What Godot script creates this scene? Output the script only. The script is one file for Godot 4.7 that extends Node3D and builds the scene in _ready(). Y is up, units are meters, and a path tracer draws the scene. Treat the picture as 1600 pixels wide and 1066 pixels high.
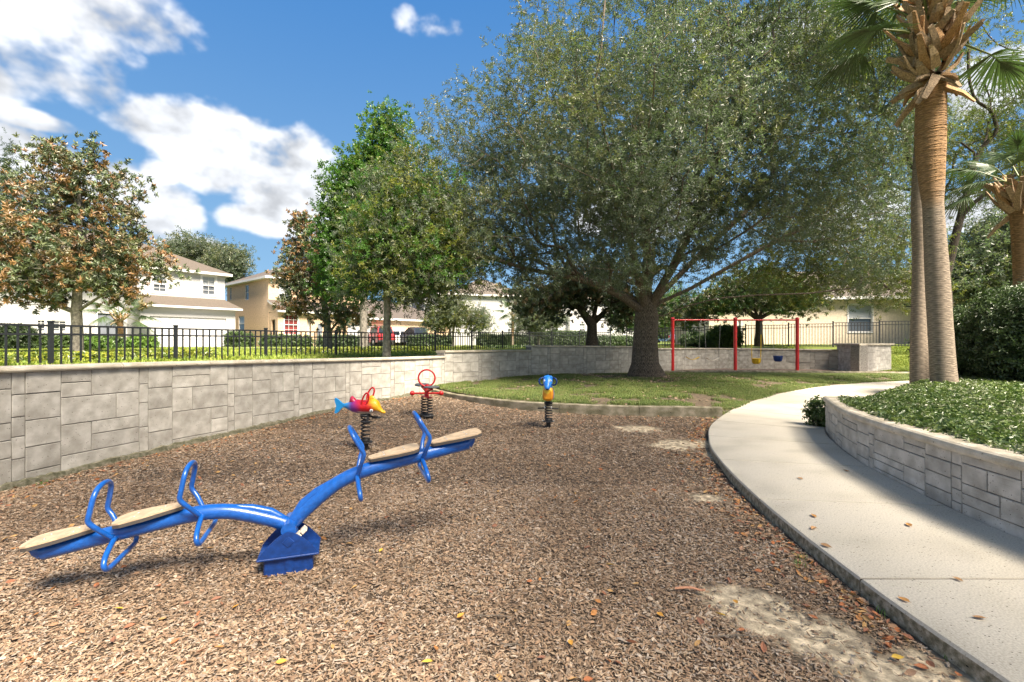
extends Node3D
# A small neighbourhood playground: seesaw and spring riders on wood mulch, curved block walls, oak, palms and houses.

const F := 750.0      # focal length in photo pixels
const EYE := 1.5
var rng := RandomNumberGenerator.new()
var names := {}
var noise_a := FastNoiseLite.new()
var noise_b := FastNoiseLite.new()
var mat := {}
var wall_path: Array = []      # the low block wall round the play area, as points (x, depth)
var wall_len: Array = []

class MB:
	var v := PackedVector3Array()
	var n := PackedVector3Array()
	var c := PackedColorArray()
	var ix := PackedInt32Array()
	var col := Color(1, 1, 1)
	var xf := Transform3D.IDENTITY
	func vert(p: Vector3, nn: Vector3) -> int:
		v.append(xf * p)
		n.append((xf.basis * nn).normalized())
		c.append(col)
		return v.size() - 1
	func face(a: int, b: int, d: int) -> void:      # counter-clockwise from outside
		ix.append(a); ix.append(d); ix.append(b)
	func tri(a: Vector3, b: Vector3, d: Vector3) -> void:
		var nn := (b - a).cross(d - a).normalized()
		var i := vert(a, nn)
		vert(b, nn); vert(d, nn)
		face(i, i + 1, i + 2)
	func quad(a: Vector3, b: Vector3, d: Vector3, e: Vector3) -> void:
		var nn := (d - a).cross(e - b).normalized()
		var i := vert(a, nn)
		vert(b, nn); vert(d, nn); vert(e, nn)
		face(i, i + 1, i + 2); face(i, i + 2, i + 3)
	func box(lo: Vector3, hi: Vector3, bev := 0.0) -> void:
		var ctr := (lo + hi) * 0.5
		var h := (hi - lo) * 0.5
		var b: float = minf(bev, minf(h.x, minf(h.y, h.z)) * 0.9)
		for ax in 3:
			var ay := (ax + 1) % 3
			var az := (ax + 2) % 3
			for s in [-1.0, 1.0]:
				var q: Array = []
				for k in [[-1, -1], [1, -1], [1, 1], [-1, 1]]:
					var p := Vector3.ZERO
					p[ax] = s * h[ax]
					p[ay] = k[0] * (h[ay] - b)
					p[az] = k[1] * (h[az] - b)
					q.append(ctr + p)
				if s > 0: quad(q[0], q[1], q[2], q[3])
				else: quad(q[3], q[2], q[1], q[0])
		if b <= 0.0: return
		for ax in 3:
			var ay := (ax + 1) % 3
			var az := (ax + 2) % 3
			for sy in [-1.0, 1.0]:
				for sz in [-1.0, 1.0]:
					var p0 := Vector3.ZERO
					var p1 := Vector3.ZERO
					p0[ay] = sy * h[ay]; p0[az] = sz * (h[az] - b)
					p1[ay] = sy * (h[ay] - b); p1[az] = sz * h[az]
					var a0 := p0; var a1 := p0; var b0 := p1; var b1 := p1
					a0[ax] = -(h[ax] - b); a1[ax] = h[ax] - b; b0[ax] = a0[ax]; b1[ax] = a1[ax]
					if sy * sz < 0: quad(ctr + a0, ctr + a1, ctr + b1, ctr + b0)
					else: quad(ctr + b0, ctr + b1, ctr + a1, ctr + a0)
		for sx in [-1.0, 1.0]:
			for sy in [-1.0, 1.0]:
				for sz in [-1.0, 1.0]:
					var px := ctr + Vector3(sx * h.x, sy * (h.y - b), sz * (h.z - b))
					var py := ctr + Vector3(sx * (h.x - b), sy * h.y, sz * (h.z - b))
					var pz := ctr + Vector3(sx * (h.x - b), sy * (h.y - b), sz * h.z)
					if sx * sy * sz > 0: tri(px, py, pz)
					else: tri(px, pz, py)
	func tube(pts: Array, rad, sides := 8, caps := true, closed := false, flat := 1.0) -> void:
		var m := pts.size()
		if m < 2: return
		var base := v.size()
		var t0: Vector3 = (pts[1] - pts[0]).normalized()
		var u: Vector3 = t0.cross(Vector3.UP)
		if u.length() < 0.05: u = t0.cross(Vector3.RIGHT)
		u = u.normalized()
		var rings := m + (1 if closed else 0)
		for i in rings:
			var k := i % m
			var t: Vector3
			if closed: t = pts[(k + 1) % m] - pts[(k - 1 + m) % m]
			elif k == 0: t = pts[1] - pts[0]
			elif k == m - 1: t = pts[m - 1] - pts[m - 2]
			else: t = (pts[k + 1] - pts[k]).normalized() + (pts[k] - pts[k - 1]).normalized()
			t = t.normalized()
			u = (u - t * u.dot(t)).normalized()
			var w := t.cross(u)
			var r: float = rad[k] if rad is Array else rad
			for j in sides:
				var a := TAU * j / sides
				var d := u * cos(a) + w * sin(a) * flat
				vert(pts[k] + d * r, u * cos(a) + w * sin(a))
		for i in rings - 1:
			for j in sides:
				var a := base + i * sides + j
				var b := base + i * sides + (j + 1) % sides
				face(a, b, b + sides); face(a, b + sides, a + sides)
		if caps and not closed:
			for e in 2:
				var k := 0 if e == 0 else m - 1
				var nn: Vector3 = (pts[0] - pts[1]).normalized() if e == 0 else (pts[m - 1] - pts[m - 2]).normalized()
				var inv := xf.affine_inverse()
				var ci := vert(pts[k], nn)
				var first := v.size()
				for j in sides: vert(inv * v[base + k * sides + j], nn)
				for j in sides:
					if e == 0: face(ci, first + (j + 1) % sides, first + j)
					else: face(ci, first + j, first + (j + 1) % sides)
	func lathe(prof: Array, sides := 16) -> void:      # Vector2(radius, height), upwards
		var base := v.size()
		var m := prof.size()
		for i in m:
			var t: Vector2 = prof[mini(i + 1, m - 1)] - prof[maxi(i - 1, 0)]
			var nr := Vector2(t.y, -t.x).normalized()
			for j in sides:
				var a := TAU * j / sides
				vert(Vector3(cos(a) * prof[i].x, prof[i].y, -sin(a) * prof[i].x), Vector3(cos(a) * nr.x, nr.y, -sin(a) * nr.x))
		for i in m - 1:
			for j in sides:
				var a := base + i * sides + j
				var b := base + i * sides + (j + 1) % sides
				face(a, b, b + sides); face(a, b + sides, a + sides)
	func ball(ctr: Vector3, r: Vector3, sides := 16, rings := 10) -> void:
		var base := v.size()
		for i in rings + 1:
			var p := PI * i / rings - PI / 2
			for j in sides:
				var a := TAU * j / sides
				var d := Vector3(cos(p) * cos(a), sin(p), -cos(p) * sin(a))
				vert(ctr + d * r, (d / r).normalized())
		for i in rings:
			for j in sides:
				var a := base + i * sides + j
				var b := base + i * sides + (j + 1) % sides
				face(a, b, b + sides); face(a, b + sides, a + sides)
	func slab(poly: PackedVector2Array, y0: float, y1: float) -> void:      # polygon (x, z) pulled up from y0 to y1
		var p := poly
		if not Geometry2D.is_polygon_clockwise(p):
			p = p.duplicate(); p.reverse()
		var t := Geometry2D.triangulate_polygon(p)
		for i in range(0, t.size(), 3):
			var a := p[t[i]]; var b := p[t[i + 1]]; var d := p[t[i + 2]]
			if (b - a).cross(d - a) > 0:
				var s := b; b = d; d = s
			tri(Vector3(a.x, y1, a.y), Vector3(b.x, y1, b.y), Vector3(d.x, y1, d.y))
			tri(Vector3(a.x, y0, a.y), Vector3(d.x, y0, d.y), Vector3(b.x, y0, b.y))
		for i in p.size():
			var a := p[i]; var b := p[(i + 1) % p.size()]
			quad(Vector3(a.x, y1, a.y), Vector3(a.x, y0, a.y), Vector3(b.x, y0, b.y), Vector3(b.x, y1, b.y))
	func loft(rings: Array, cols: Array, closed_ends := true) -> void:      # rings of equal size, smooth
		var m: int = rings[0].size()
		var k := rings.size()
		var base := v.size()
		for i in k:
			for j in m:
				var du: Vector3 = rings[i][(j + 1) % m] - rings[i][(j - 1 + m) % m]
				var dv: Vector3 = rings[mini(i + 1, k - 1)][j] - rings[maxi(i - 1, 0)][j]
				if cols.size() > 0: col = cols[i] if not (cols[i] is Array) else cols[i][j]
				var nn := dv.cross(du)
				if nn.length() < 1e-9: nn = Vector3.UP
				vert(rings[i][j], -nn.normalized())
		for i in k - 1:
			for j in m:
				var a := base + i * m + j
				var b := base + i * m + (j + 1) % m
				face(a, b, b + m); face(a, b + m, a + m)
		if closed_ends:
			for e in [0, k - 1]:
				var s := Vector3.ZERO
				for p in rings[e]: s += p
				s /= m
				for j in m:
					if cols.size() > 0: col = cols[e] if not (cols[e] is Array) else cols[e][j]
					if e == 0: tri(s, rings[e][(j + 1) % m], rings[e][j])
					else: tri(s, rings[e][j], rings[e][(j + 1) % m])
	func mesh(shift := Vector3.ZERO, coloured := false) -> ArrayMesh:
		var a := []
		a.resize(Mesh.ARRAY_MAX)
		if shift != Vector3.ZERO:
			for i in v.size(): v[i] += shift
		a[Mesh.ARRAY_VERTEX] = v
		a[Mesh.ARRAY_NORMAL] = n
		if coloured: a[Mesh.ARRAY_COLOR] = c
		a[Mesh.ARRAY_INDEX] = ix
		var m := ArrayMesh.new()
		m.add_surface_from_arrays(Mesh.PRIMITIVE_TRIANGLES, a)
		return m

# ---------------------------------------------------------------- scene helpers
func numbered(called: String) -> String:
	if not names.has(called):
		names[called] = 0
		return called
	names[called] += 1
	return "%s_%03d" % [called, names[called]]

func tag(o: Node, label: String, category: String, group := "") -> void:
	o.set_meta("label", label)
	o.set_meta("category", category)
	if group != "": o.set_meta("group", group)

func thing(called: String, label: String, category: String, where := Vector3.ZERO, group := "") -> Node3D:
	var o := Node3D.new()
	o.name = numbered(called)
	add_child(o)
	o.position = where
	tag(o, label, category, group)
	return o

func root_of(o: Node3D) -> Vector3:
	var p := Vector3.ZERO
	var k: Node = o
	while k != self and k is Node3D:
		p += (k as Node3D).position
		k = k.get_parent()
	return p

func part(parent: Node, called: String, what, m: Material, world := false) -> MeshInstance3D:
	var o := MeshInstance3D.new()
	o.name = called
	if what is MB: o.mesh = what.mesh(-root_of(parent) if world else Vector3.ZERO, m is StandardMaterial3D and m.vertex_color_use_as_albedo)
	else: o.mesh = what
	o.material_override = m
	parent.add_child(o, true)
	return o

func single(called: String, what, m: Material, label: String, category: String, where := Vector3.ZERO, group := "") -> MeshInstance3D:
	var o := part(self, numbered(called), what, m)
	o.position = where
	tag(o, label, category, group)
	return o

func ground_piece(called: String, what, m: Material) -> MeshInstance3D:
	var o := part(self, numbered(called), what, m)
	o.set_meta("kind", "structure")
	return o

func scatter(parent: Node, called: String, mesh: Mesh, m: Material, places: Array, tints: Array, stuff := true) -> MultiMeshInstance3D:
	var mm := MultiMesh.new()
	mm.transform_format = MultiMesh.TRANSFORM_3D
	mm.use_colors = tints.size() > 0
	mm.mesh = mesh
	mm.instance_count = places.size()
	for i in places.size():
		mm.set_instance_transform(i, places[i])
		if tints.size() > 0: mm.set_instance_color(i, tints[i])
	var o := MultiMeshInstance3D.new()
	o.name = called
	o.multimesh = mm
	o.material_override = m
	parent.add_child(o, true)
	if stuff: o.set_meta("kind", "stuff")
	return o

func at(px: float, py: float, depth: float) -> Vector3:      # where a spot of the photograph lies at a known depth
	return Vector3((px - 800.0) / F * depth, EYE - (py - 532.0) / F * depth, -depth)

func P(x: float, y: float, depth: float) -> Vector3:
	return Vector3(x, y, -depth)

func smooth_path(pts: Array, step := 0.1) -> Array:      # Catmull-Rom through Vector2s
	var out: Array = []
	for i in pts.size() - 1:
		var p0: Vector2 = pts[maxi(i - 1, 0)]
		var p1: Vector2 = pts[i]
		var p2: Vector2 = pts[i + 1]
		var p3: Vector2 = pts[mini(i + 2, pts.size() - 1)]
		var k := maxi(1, int(p1.distance_to(p2) / step))
		for j in k:
			out.append(p1.cubic_interpolate(p2, p0, p3, float(j) / k))
	out.append(pts[-1])
	return out

func lengths(path: Array) -> Array:
	var l := [0.0]
	for i in range(1, path.size()): l.append(l[-1] + path[i].distance_to(path[i - 1]))
	return l

func along(path: Array, l: Array, s: float) -> Array:      # [point, direction]
	var lo := 0
	var hi: int = l.size() - 1
	while hi - lo > 1:
		var mid := (lo + hi) / 2
		if l[mid] <= s: lo = mid
		else: hi = mid
	var t: float = (s - l[lo]) / maxf(l[hi] - l[lo], 1e-6)
	return [path[lo].lerp(path[hi], t), (path[hi] - path[lo]).normalized()]

func bend(pts: Array, step := 0.03) -> Array:      # Catmull-Rom through Vector3s
	var out: Array = []
	for i in pts.size() - 1:
		var p0: Vector3 = pts[maxi(i - 1, 0)]
		var p1: Vector3 = pts[i]
		var p2: Vector3 = pts[i + 1]
		var p3: Vector3 = pts[mini(i + 2, pts.size() - 1)]
		var k := maxi(1, int(p1.distance_to(p2) / step))
		for j in k:
			out.append(p1.cubic_interpolate(p2, p0, p3, float(j) / k))
	out.append(pts[-1])
	return out

func sheet(poly: PackedVector2Array, cell: float, height: Callable, tint: Callable) -> MB:      # poly in (x, depth)
	var mb := MB.new()
	var lo := poly[0]
	var hi := poly[0]
	for p in poly:
		lo = lo.min(p); hi = hi.max(p)
	var nx := int(ceil((hi.x - lo.x) / cell))
	var ny := int(ceil((hi.y - lo.y) / cell))
	var seen := {}
	for i in nx:
		for j in ny:
			var a := lo + Vector2(i, j) * cell
			var sq := PackedVector2Array([a, a + Vector2(cell, 0), a + Vector2(cell, cell), a + Vector2(0, cell)])
			var whole := true
			for q in sq:
				if not Geometry2D.is_point_in_polygon(q, poly): whole = false
			var pieces: Array = [sq] if whole else Geometry2D.intersect_polygons(sq, poly)
			for piece in pieces:
				if Geometry2D.is_polygon_clockwise(piece): piece.reverse()
				var t := Geometry2D.triangulate_polygon(piece)
				for k in range(0, t.size(), 3):
					var id := [0, 0, 0]
					for e in 3:
						var p: Vector2 = piece[t[k + e]]
						var key := Vector2i(roundi(p.x * 2000), roundi(p.y * 2000))
						if not seen.has(key):
							mb.col = tint.call(p.x, p.y)
							var h: float = height.call(p.x, p.y)
							var gx: float = (height.call(p.x + 0.05, p.y) - h) / 0.05
							var gy: float = (height.call(p.x, p.y + 0.05) - h) / 0.05
							seen[key] = mb.vert(Vector3(p.x, h, -p.y), Vector3(-gx, 1, gy).normalized())
						id[e] = seen[key]
					var pa: Vector3 = mb.v[id[0]]
					var pb: Vector3 = mb.v[id[1]]
					var pc: Vector3 = mb.v[id[2]]
					if (pb - pa).cross(pc - pa).y > 0: mb.face(id[0], id[1], id[2])
					else: mb.face(id[0], id[2], id[1])
	return mb

func white(_x, _y) -> Color: return Color(1, 1, 1)

func gauss() -> float: return rng.randfn(0.0, 1.0)

func rand_dir() -> Vector3:
	return Vector3(gauss(), gauss(), gauss()).normalized()

func pick(list: Array): return list[rng.randi() % list.size()]

# ---------------------------------------------------------------- materials
func lin(r: float, g: float, b: float) -> Color: return Color(r, g, b).linear_to_srgb()

func plain(r: float, g: float, b: float, rough := 0.8, metal := 0.0) -> StandardMaterial3D:
	var m := StandardMaterial3D.new()
	m.albedo_color = lin(r, g, b)
	m.roughness = rough
	m.metallic = metal
	return m

func seamless(sd: int, freq: float, size: int, octaves := 4) -> Image:
	var f := FastNoiseLite.new()
	f.seed = sd
	f.noise_type = FastNoiseLite.TYPE_SIMPLEX_SMOOTH
	f.frequency = freq
	f.fractal_octaves = octaves
	var im := f.get_seamless_image(size, size)
	im.convert(Image.FORMAT_L8)
	return im

func grain(m: StandardMaterial3D, sd: int, metres: float, dark: float, freq := 0.02, octaves := 5, relief := 0.0, stretch := Vector3.ONE, pits := 0, tint := Color(1, 1, 1), size := 256) -> StandardMaterial3D:
	# colour grain between dark and 1 (times the albedo), the same pattern as relief in centimetres
	var im := seamless(sd, freq, size, octaves)
	var fine := seamless(sd + 7, 0.25, size, 2)
	var out := Image.create(size, size, false, Image.FORMAT_RGB8)
	var hm := Image.create(size, size, false, Image.FORMAT_L8)
	for y in size:
		for x in size:
			var t := clampf(im.get_pixel(x, y).r * 0.75 + fine.get_pixel(x, y).r * 0.25, 0.0, 1.0)
			t = clampf((t - 0.5) * 1.7 + 0.5, 0.0, 1.0)
			var g := lerpf(dark, 1.0, t)
			var cc := tint.lerp(Color(1, 1, 1), t)
			out.set_pixel(x, y, Color(g * cc.r, g * cc.g, g * cc.b))
			hm.set_pixel(x, y, Color(t * 0.6 + 0.4, 0, 0))
	var r := RandomNumberGenerator.new()
	r.seed = sd
	for k in pits:
		var cx := r.randi_range(0, size - 1)
		var cy := r.randi_range(0, size - 1)
		var rx := r.randf_range(0.8, 3.2)
		var ry := r.randf_range(0.7, 1.8)
		for dy in range(-4, 5):
			for dx in range(-4, 5):
				if (dx / rx) ** 2 + (dy / ry) ** 2 < 1.0:
					var x := (cx + dx + size) % size
					var y := (cy + dy + size) % size
					var o := out.get_pixel(x, y)
					out.set_pixel(x, y, Color(o.r * 0.34, o.g * 0.32, o.b * 0.31))
					hm.set_pixel(x, y, Color(0.05, 0, 0))
	out.generate_mipmaps()
	m.albedo_texture = ImageTexture.create_from_image(out)
	m.uv1_triplanar = true
	m.uv1_world_triplanar = true
	m.uv1_scale = Vector3.ONE / metres * stretch
	if relief > 0.0:
		m.heightmap_enabled = true
		m.heightmap_texture = ImageTexture.create_from_image(hm)
		m.heightmap_scale = relief
	return m

func leafy(r: float, g: float, b: float, rough := 0.45, back := 0.5) -> StandardMaterial3D:
	var m := plain(r, g, b, rough)
	m.vertex_color_use_as_albedo = true
	m.cull_mode = BaseMaterial3D.CULL_DISABLED
	m.metallic_specular = 0.6
	m.backlight_enabled = true
	m.backlight = Color(back * 0.9, back, back * 0.75)
	return m

func tinted(m: StandardMaterial3D) -> StandardMaterial3D:
	m.vertex_color_use_as_albedo = true
	return m

func offset_copy(m: StandardMaterial3D, k: float, off: Vector3) -> StandardMaterial3D:
	var o: StandardMaterial3D = m.duplicate()
	var c := m.albedo_color.srgb_to_linear()
	o.albedo_color = Color(c.r * k, c.g * k, c.b * k).linear_to_srgb()
	o.uv1_offset = off
	return o

func make_materials() -> void:
	mat.soil = tinted(grain(plain(1, 1, 1, 0.95), 11, 0.8, 0.55, 0.03, 5, 0.6))
	mat.lawn = tinted(grain(plain(1, 1, 1, 0.95), 12, 1.3, 0.6, 0.05, 5, 0.8))
	mat.block = grain(plain(0.575, 0.545, 0.50, 0.9), 21, 0.95, 0.78, 0.008, 5, 0.18, Vector3.ONE, 170, Color(0.99, 0.98, 0.96), 512)
	mat.blocks = []
	for k in 4: mat.blocks.append(offset_copy(mat.block, [1.0, 0.9, 1.06, 0.95][k], Vector3(k * 0.37, k * 0.61, k * 0.23)))
	mat.core = grain(plain(0.27, 0.255, 0.235, 0.95), 22, 0.5, 0.7, 0.03, 4, 0.3)
	mat.coping = grain(plain(0.58, 0.525, 0.44, 0.85), 23, 1.1, 0.80, 0.015, 5, 0.1, Vector3.ONE, 30, Color(0.97, 0.95, 0.9))
	mat.footing = grain(plain(0.30, 0.265, 0.21, 0.95), 24, 0.6, 0.55, 0.03, 5, 0.6, Vector3.ONE, 30, Color(0.9, 0.95, 0.8))
	mat.path = tinted(grain(plain(0.58, 0.53, 0.45, 0.85), 25, 0.45, 0.84, 0.12, 3, 0.08, Vector3.ONE, 60))
	mat.path_side = grain(plain(0.46, 0.405, 0.32, 0.95), 26, 0.6, 0.6, 0.04, 5, 0.5, Vector3.ONE, 60, Color(0.95, 0.95, 0.85))
	mat.joint = grain(plain(0.10, 0.08, 0.06, 0.95), 28, 0.3, 0.6, 0.05, 4)
	mat.kerb = grain(plain(0.36, 0.31, 0.24, 0.95), 27, 1.3, 0.6, 0.02, 5, 0.15, Vector3.ONE, 25, Color(0.95, 0.97, 0.85))
	mat.bark = grain(plain(0.32, 0.25, 0.19, 0.95), 31, 0.5, 0.35, 0.03, 5, 2.0, Vector3(2.2, 0.6, 2.2))
	mat.smooth_bark = grain(plain(0.36, 0.32, 0.27, 0.9), 32, 0.6, 0.55, 0.02, 5, 0.5, Vector3(1, 0.8, 1), 40)
	mat.dark_bark = grain(plain(0.15, 0.12, 0.09, 0.95), 33, 0.5, 0.4, 0.03, 5, 1.0, Vector3(2, 0.6, 2))
	mat.palm_old = tinted(grain(plain(1, 1, 1, 0.95), 34, 0.45, 0.5, 0.03, 5, 1.0, Vector3(0.45, 2.6, 0.45), 40))
	mat.palm_new = grain(plain(0.52, 0.30, 0.14, 0.95), 35, 0.4, 0.42, 0.03, 5, 1.6, Vector3(0.3, 4.0, 0.3))
	mat.boot = grain(plain(0.60, 0.42, 0.26, 0.9), 36, 0.3, 0.5, 0.03, 5, 0.5, Vector3(1, 1, 1))
	mat.boots = [mat.boot, offset_copy(mat.boot, 1.2, Vector3(0.3, 0.1, 0.2)), offset_copy(mat.boot, 0.75, Vector3(0.1, 0.5, 0.2)), grain(plain(0.62, 0.36, 0.17, 0.9), 38, 0.3, 0.55, 0.03, 5, 0.5)]
	mat.blue = grain(plain(0.007, 0.115, 0.50, 0.34), 58, 0.3, 0.82, 0.03, 5)
	mat.blue.clearcoat_enabled = true
	mat.blue.clearcoat = 0.5
	mat.blue.clearcoat_roughness = 0.2
	mat.deep_blue = grain(plain(0.006, 0.05, 0.25, 0.45), 39, 0.25, 0.75, 0.02, 4)
	mat.board = grain(plain(0.62, 0.46, 0.30, 0.7), 37, 0.35, 0.85, 0.02, 4, 0.05, Vector3(1, 1, 1), 14)
	mat.board_edge = plain(0.07, 0.06, 0.055, 0.8)
	mat.metal = plain(0.6, 0.6, 0.58, 0.4, 0.8)
	mat.red = plain(0.60, 0.012, 0.014, 0.35)
	mat.red.clearcoat_enabled = true
	mat.red.clearcoat = 0.4
	mat.black = plain(0.018, 0.018, 0.02, 0.55)
	mat.seat_grey = plain(0.10, 0.11, 0.115, 0.6)
	mat.fence = plain(0.012, 0.013, 0.018, 0.45)
	mat.toy = tinted(plain(1, 1, 1, 0.35))
	mat.toy.clearcoat_enabled = true
	mat.toy.clearcoat = 0.4
	mat.yellow = plain(0.75, 0.48, 0.02, 0.45)
	mat.sling_pale = plain(0.7, 0.62, 0.5, 0.6)
	mat.chain = plain(0.35, 0.34, 0.32, 0.5, 0.6)
	mat.oak_leaf = leafy(1, 1, 1, 0.42, 1.0)
	mat.hedge_leaf = leafy(1, 1, 1, 0.4, 0.7)
	mat.magnolia_leaf = leafy(1, 1, 1, 0.45, 0.5)
	mat.frond = leafy(1, 1, 1, 0.42, 0.75)
	mat.chip = tinted(plain(1, 1, 1, 0.9))
	mat.dry_leaf = tinted(plain(1, 1, 1, 0.75))
	mat.grass = leafy(1, 1, 1, 0.6, 0.6)
	mat.stucco_white = grain(plain(0.48, 0.472, 0.468, 0.9), 41, 0.6, 0.9, 0.05, 4, 0.15)
	mat.stucco_beige = grain(plain(0.70, 0.50, 0.335, 0.9), 42, 0.9, 0.86, 0.02, 5, 0.15)
	mat.stucco_cream = grain(plain(0.74, 0.66, 0.54, 0.9), 43, 0.9, 0.88, 0.02, 5, 0.15)
	mat.stucco_tan = grain(plain(0.66, 0.56, 0.43, 0.9), 44, 0.9, 0.88, 0.02, 5, 0.15)
	mat.trim = plain(0.62, 0.61, 0.60, 0.6)
	mat.roof = []
	for k in 3: mat.roof.append(grain(plain([0.15, 0.13, 0.17][k], [0.12, 0.105, 0.14][k], [0.095, 0.09, 0.115][k], 0.95), 45 + k, 1.0, 0.6, 0.05, 4, 0.2))
	mat.garage = plain(0.52, 0.515, 0.51, 0.6)
	mat.glass = plain(0.05, 0.06, 0.07, 0.05)
	mat.glass.transparency = BaseMaterial3D.TRANSPARENCY_ALPHA
	mat.glass.albedo_color.a = 0.25
	mat.blind = plain(0.62, 0.64, 0.66, 0.8)
	mat.screen = plain(0.13, 0.145, 0.17, 0.8)
	mat.curtain_red = plain(0.33, 0.03, 0.025, 0.8)
	mat.door_grey = plain(0.16, 0.175, 0.21, 0.5)
	mat.room = plain(0.5, 0.48, 0.45, 0.9)
	mat.drive = grain(plain(0.50, 0.47, 0.44, 0.9), 51, 0.8, 0.8, 0.05, 4)
	mat.tyre = plain(0.015, 0.015, 0.016, 0.85)
	mat.rim = plain(0.45, 0.46, 0.48, 0.35, 0.7)
	mat.car_glass = plain(0.02, 0.025, 0.03, 0.06)
	mat.lamp_red = plain(0.45, 0.02, 0.02, 0.2)
	mat.lamp_clear = plain(0.75, 0.76, 0.78, 0.15)
	mat.twig = grain(plain(0.32, 0.26, 0.20, 0.9), 53, 0.1, 0.6, 0.03, 4)
# ---------------------------------------------------------------- sky: air and clouds all round
func make_sky() -> ImageTexture:
	var w := 3072
	var h := 1536
	var im := Image.create(w, h, false, Image.FORMAT_RGBF)
	var puffs: Array = []
	# clouds seen in the photograph: centre and half size in photo pixels
	for p in [[70, 60, 150, 130], [-60, 120, 120, 90], [130, 120, 80, 70], [60, 190, 110, 20], [300, 205, 150, 48], [400, 250, 150, 75], [455, 300, 110, 65], [330, 265, 80, 50], [430, 345, 95, 34], [250, 275, 36, 26], [250, 330, 75, 60], [60, 250, 90, 50], [20, 320, 110, 60], [300, 388, 70, 22], [170, 300, 80, 60], [636, 38, 30, 26, 0.3], [686, 42, 42, 22, 0.34], [590, 116, 16, 10, 0.2], [675, 88, 20, 12, 0.2], [1545, 140, 95, 55], [1350, 350, 90, 60], [1520, 330, 80, 40], [1160, 60, 120, 40], [1290, 30, 90, 40], [1000, 330, 120, 60]]:
		puffs.append(_puff(p[0], p[1], p[2], p[3]) + [p[4] if p.size() > 4 else 1.0])
	var r := RandomNumberGenerator.new()
	r.seed = 91
	for k in 46:      # more of the same clouds over the rest of the sky
		var az := r.randf_range(0.9, TAU - 0.9)
		var el := deg_to_rad(r.randf_range(2.0, 38.0))
		var s := r.randf_range(0.07, 0.17)
		for j in 4:
			puffs.append([az + r.randf_range(-1.4, 1.4) * s, el + r.randf_range(-0.5, 0.5) * s, s * r.randf_range(0.6, 1.2), s * r.randf_range(0.3, 0.6), 1.0])
	for k in 10:
		puffs.append([r.randf_range(0, TAU), deg_to_rad(r.randf_range(48.0, 80.0)), r.randf_range(0.12, 0.3), r.randf_range(0.08, 0.16), 0.6])
	var n1 := FastNoiseLite.new()
	n1.seed = 5
	n1.noise_type = FastNoiseLite.TYPE_SIMPLEX_SMOOTH
	n1.frequency = 7.0
	n1.fractal_octaves = 7
	n1.fractal_gain = 0.55
	var grid := {}      # puffs by 10-degree column, to look up only the near ones
	for p in puffs:
		var reach: float = p[2] * 1.5 / maxf(cos(p[1]), 0.2)
		for g in range(int(floor((p[0] - reach) / TAU * 36.0)), int(ceil((p[0] + reach) / TAU * 36.0)) + 1):
			var key := ((g % 36) + 36) % 36
			if not grid.has(key): grid[key] = []
			grid[key].append(p)
	for i in h:
		var el := PI / 2 - PI * (i + 0.5) / h
		var se := sin(el)
		var ce := cos(el)
		var up := clampf(se, 0.0, 1.0)
		var t := pow(1.0 - up, 2.2)
		var base := Color(0.028, 0.185, 0.54).lerp(Color(0.35, 0.60, 0.83), t)
		if el < 0.0:
			base = Color(0.35, 0.60, 0.83).lerp(Color(0.20, 0.21, 0.19), clampf(-se * 6.0, 0.0, 1.0))
			for j in w: im.set_pixel(j, i, base)
			continue
		for j in w:
			var az := TAU * (j + 0.5) / w
			var c := base
			var best := -1.0
			for p in grid.get(int(az / TAU * 36.0) % 36, []):
				var da: float = wrapf(az - p[0], -PI, PI) * ce / p[2]
				var de: float = (el - p[1]) / p[3]
				if de < 0: de *= 1.25
				var q: float = (1.0 - da * da - de * de)
				if q > 0: q *= p[4]
				if q > best: best = q
			if best > -0.9:
				var d := Vector3(sin(az) * ce, se * 1.5, -cos(az) * ce)
				var nz := n1.get_noise_3dv(d)
				var dens := minf(best, 0.7) * 0.85 + nz * 0.85 + 0.0
				var a := smoothstep(0.0, 0.55, dens)
				if a > 0.0:
					var n2 := n1.get_noise_3dv(d + Vector3(0.02, -0.05, 0.0))
					var lit := clampf(0.87 + (nz - n2) * 0.6 + nz * 0.12, 0.6, 1.05)
					c = base.lerp(Color(lit * 0.95, lit * 0.975, lit * 1.02), a * 0.96)
			im.set_pixel(j, i, c)
	return ImageTexture.create_from_image(im)

func _puff(px: float, py: float, rx: float, ry: float) -> Array:
	var az := atan2(px - 800.0, F)
	var flat := sqrt(F * F + (px - 800.0) ** 2)
	var el := atan2(532.0 - py, flat)
	var dist := sqrt(flat * flat + (532.0 - py) ** 2)
	return [wrapf(az, 0.0, TAU), el, rx / dist * (F / flat), ry / dist]
# ---------------------------------------------------------------- ground
func rise(d: float) -> float: return 0.15 * smoothstep(6.5, 12.5, d)

func bumps(x: float, d: float) -> float: return noise_a.get_noise_2d(x * 60.0, d * 60.0) * 0.02 + noise_b.get_noise_2d(x * 22.0, d * 22.0) * 0.03

func mulch_height(x: float, d: float) -> float:
	return rise(d) + bumps(x, d) * (1.0 - 0.5 * sand(x, d))

func lawn_height(x: float, d: float) -> float:
	var k := 0.24 + 0.11 * smoothstep(9.0, 15.5, d) * (1.0 - smoothstep(16.0, 19.0, d)) + bumps(x, d) * 0.5
	k -= 0.02 * smoothstep(5.0, 9.0, x)
	var e := 9.0
	for i in range(0, path_left.size(), 3):
		if path_left[i].y > 8.0 and path_left[i].x < 20.0: e = minf(e, path_left[i].distance_squared_to(Vector2(x, d)))
	return lerpf(path_height(d) - 0.01, k, smoothstep(0.3, 1.3, sqrt(e)))

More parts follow.
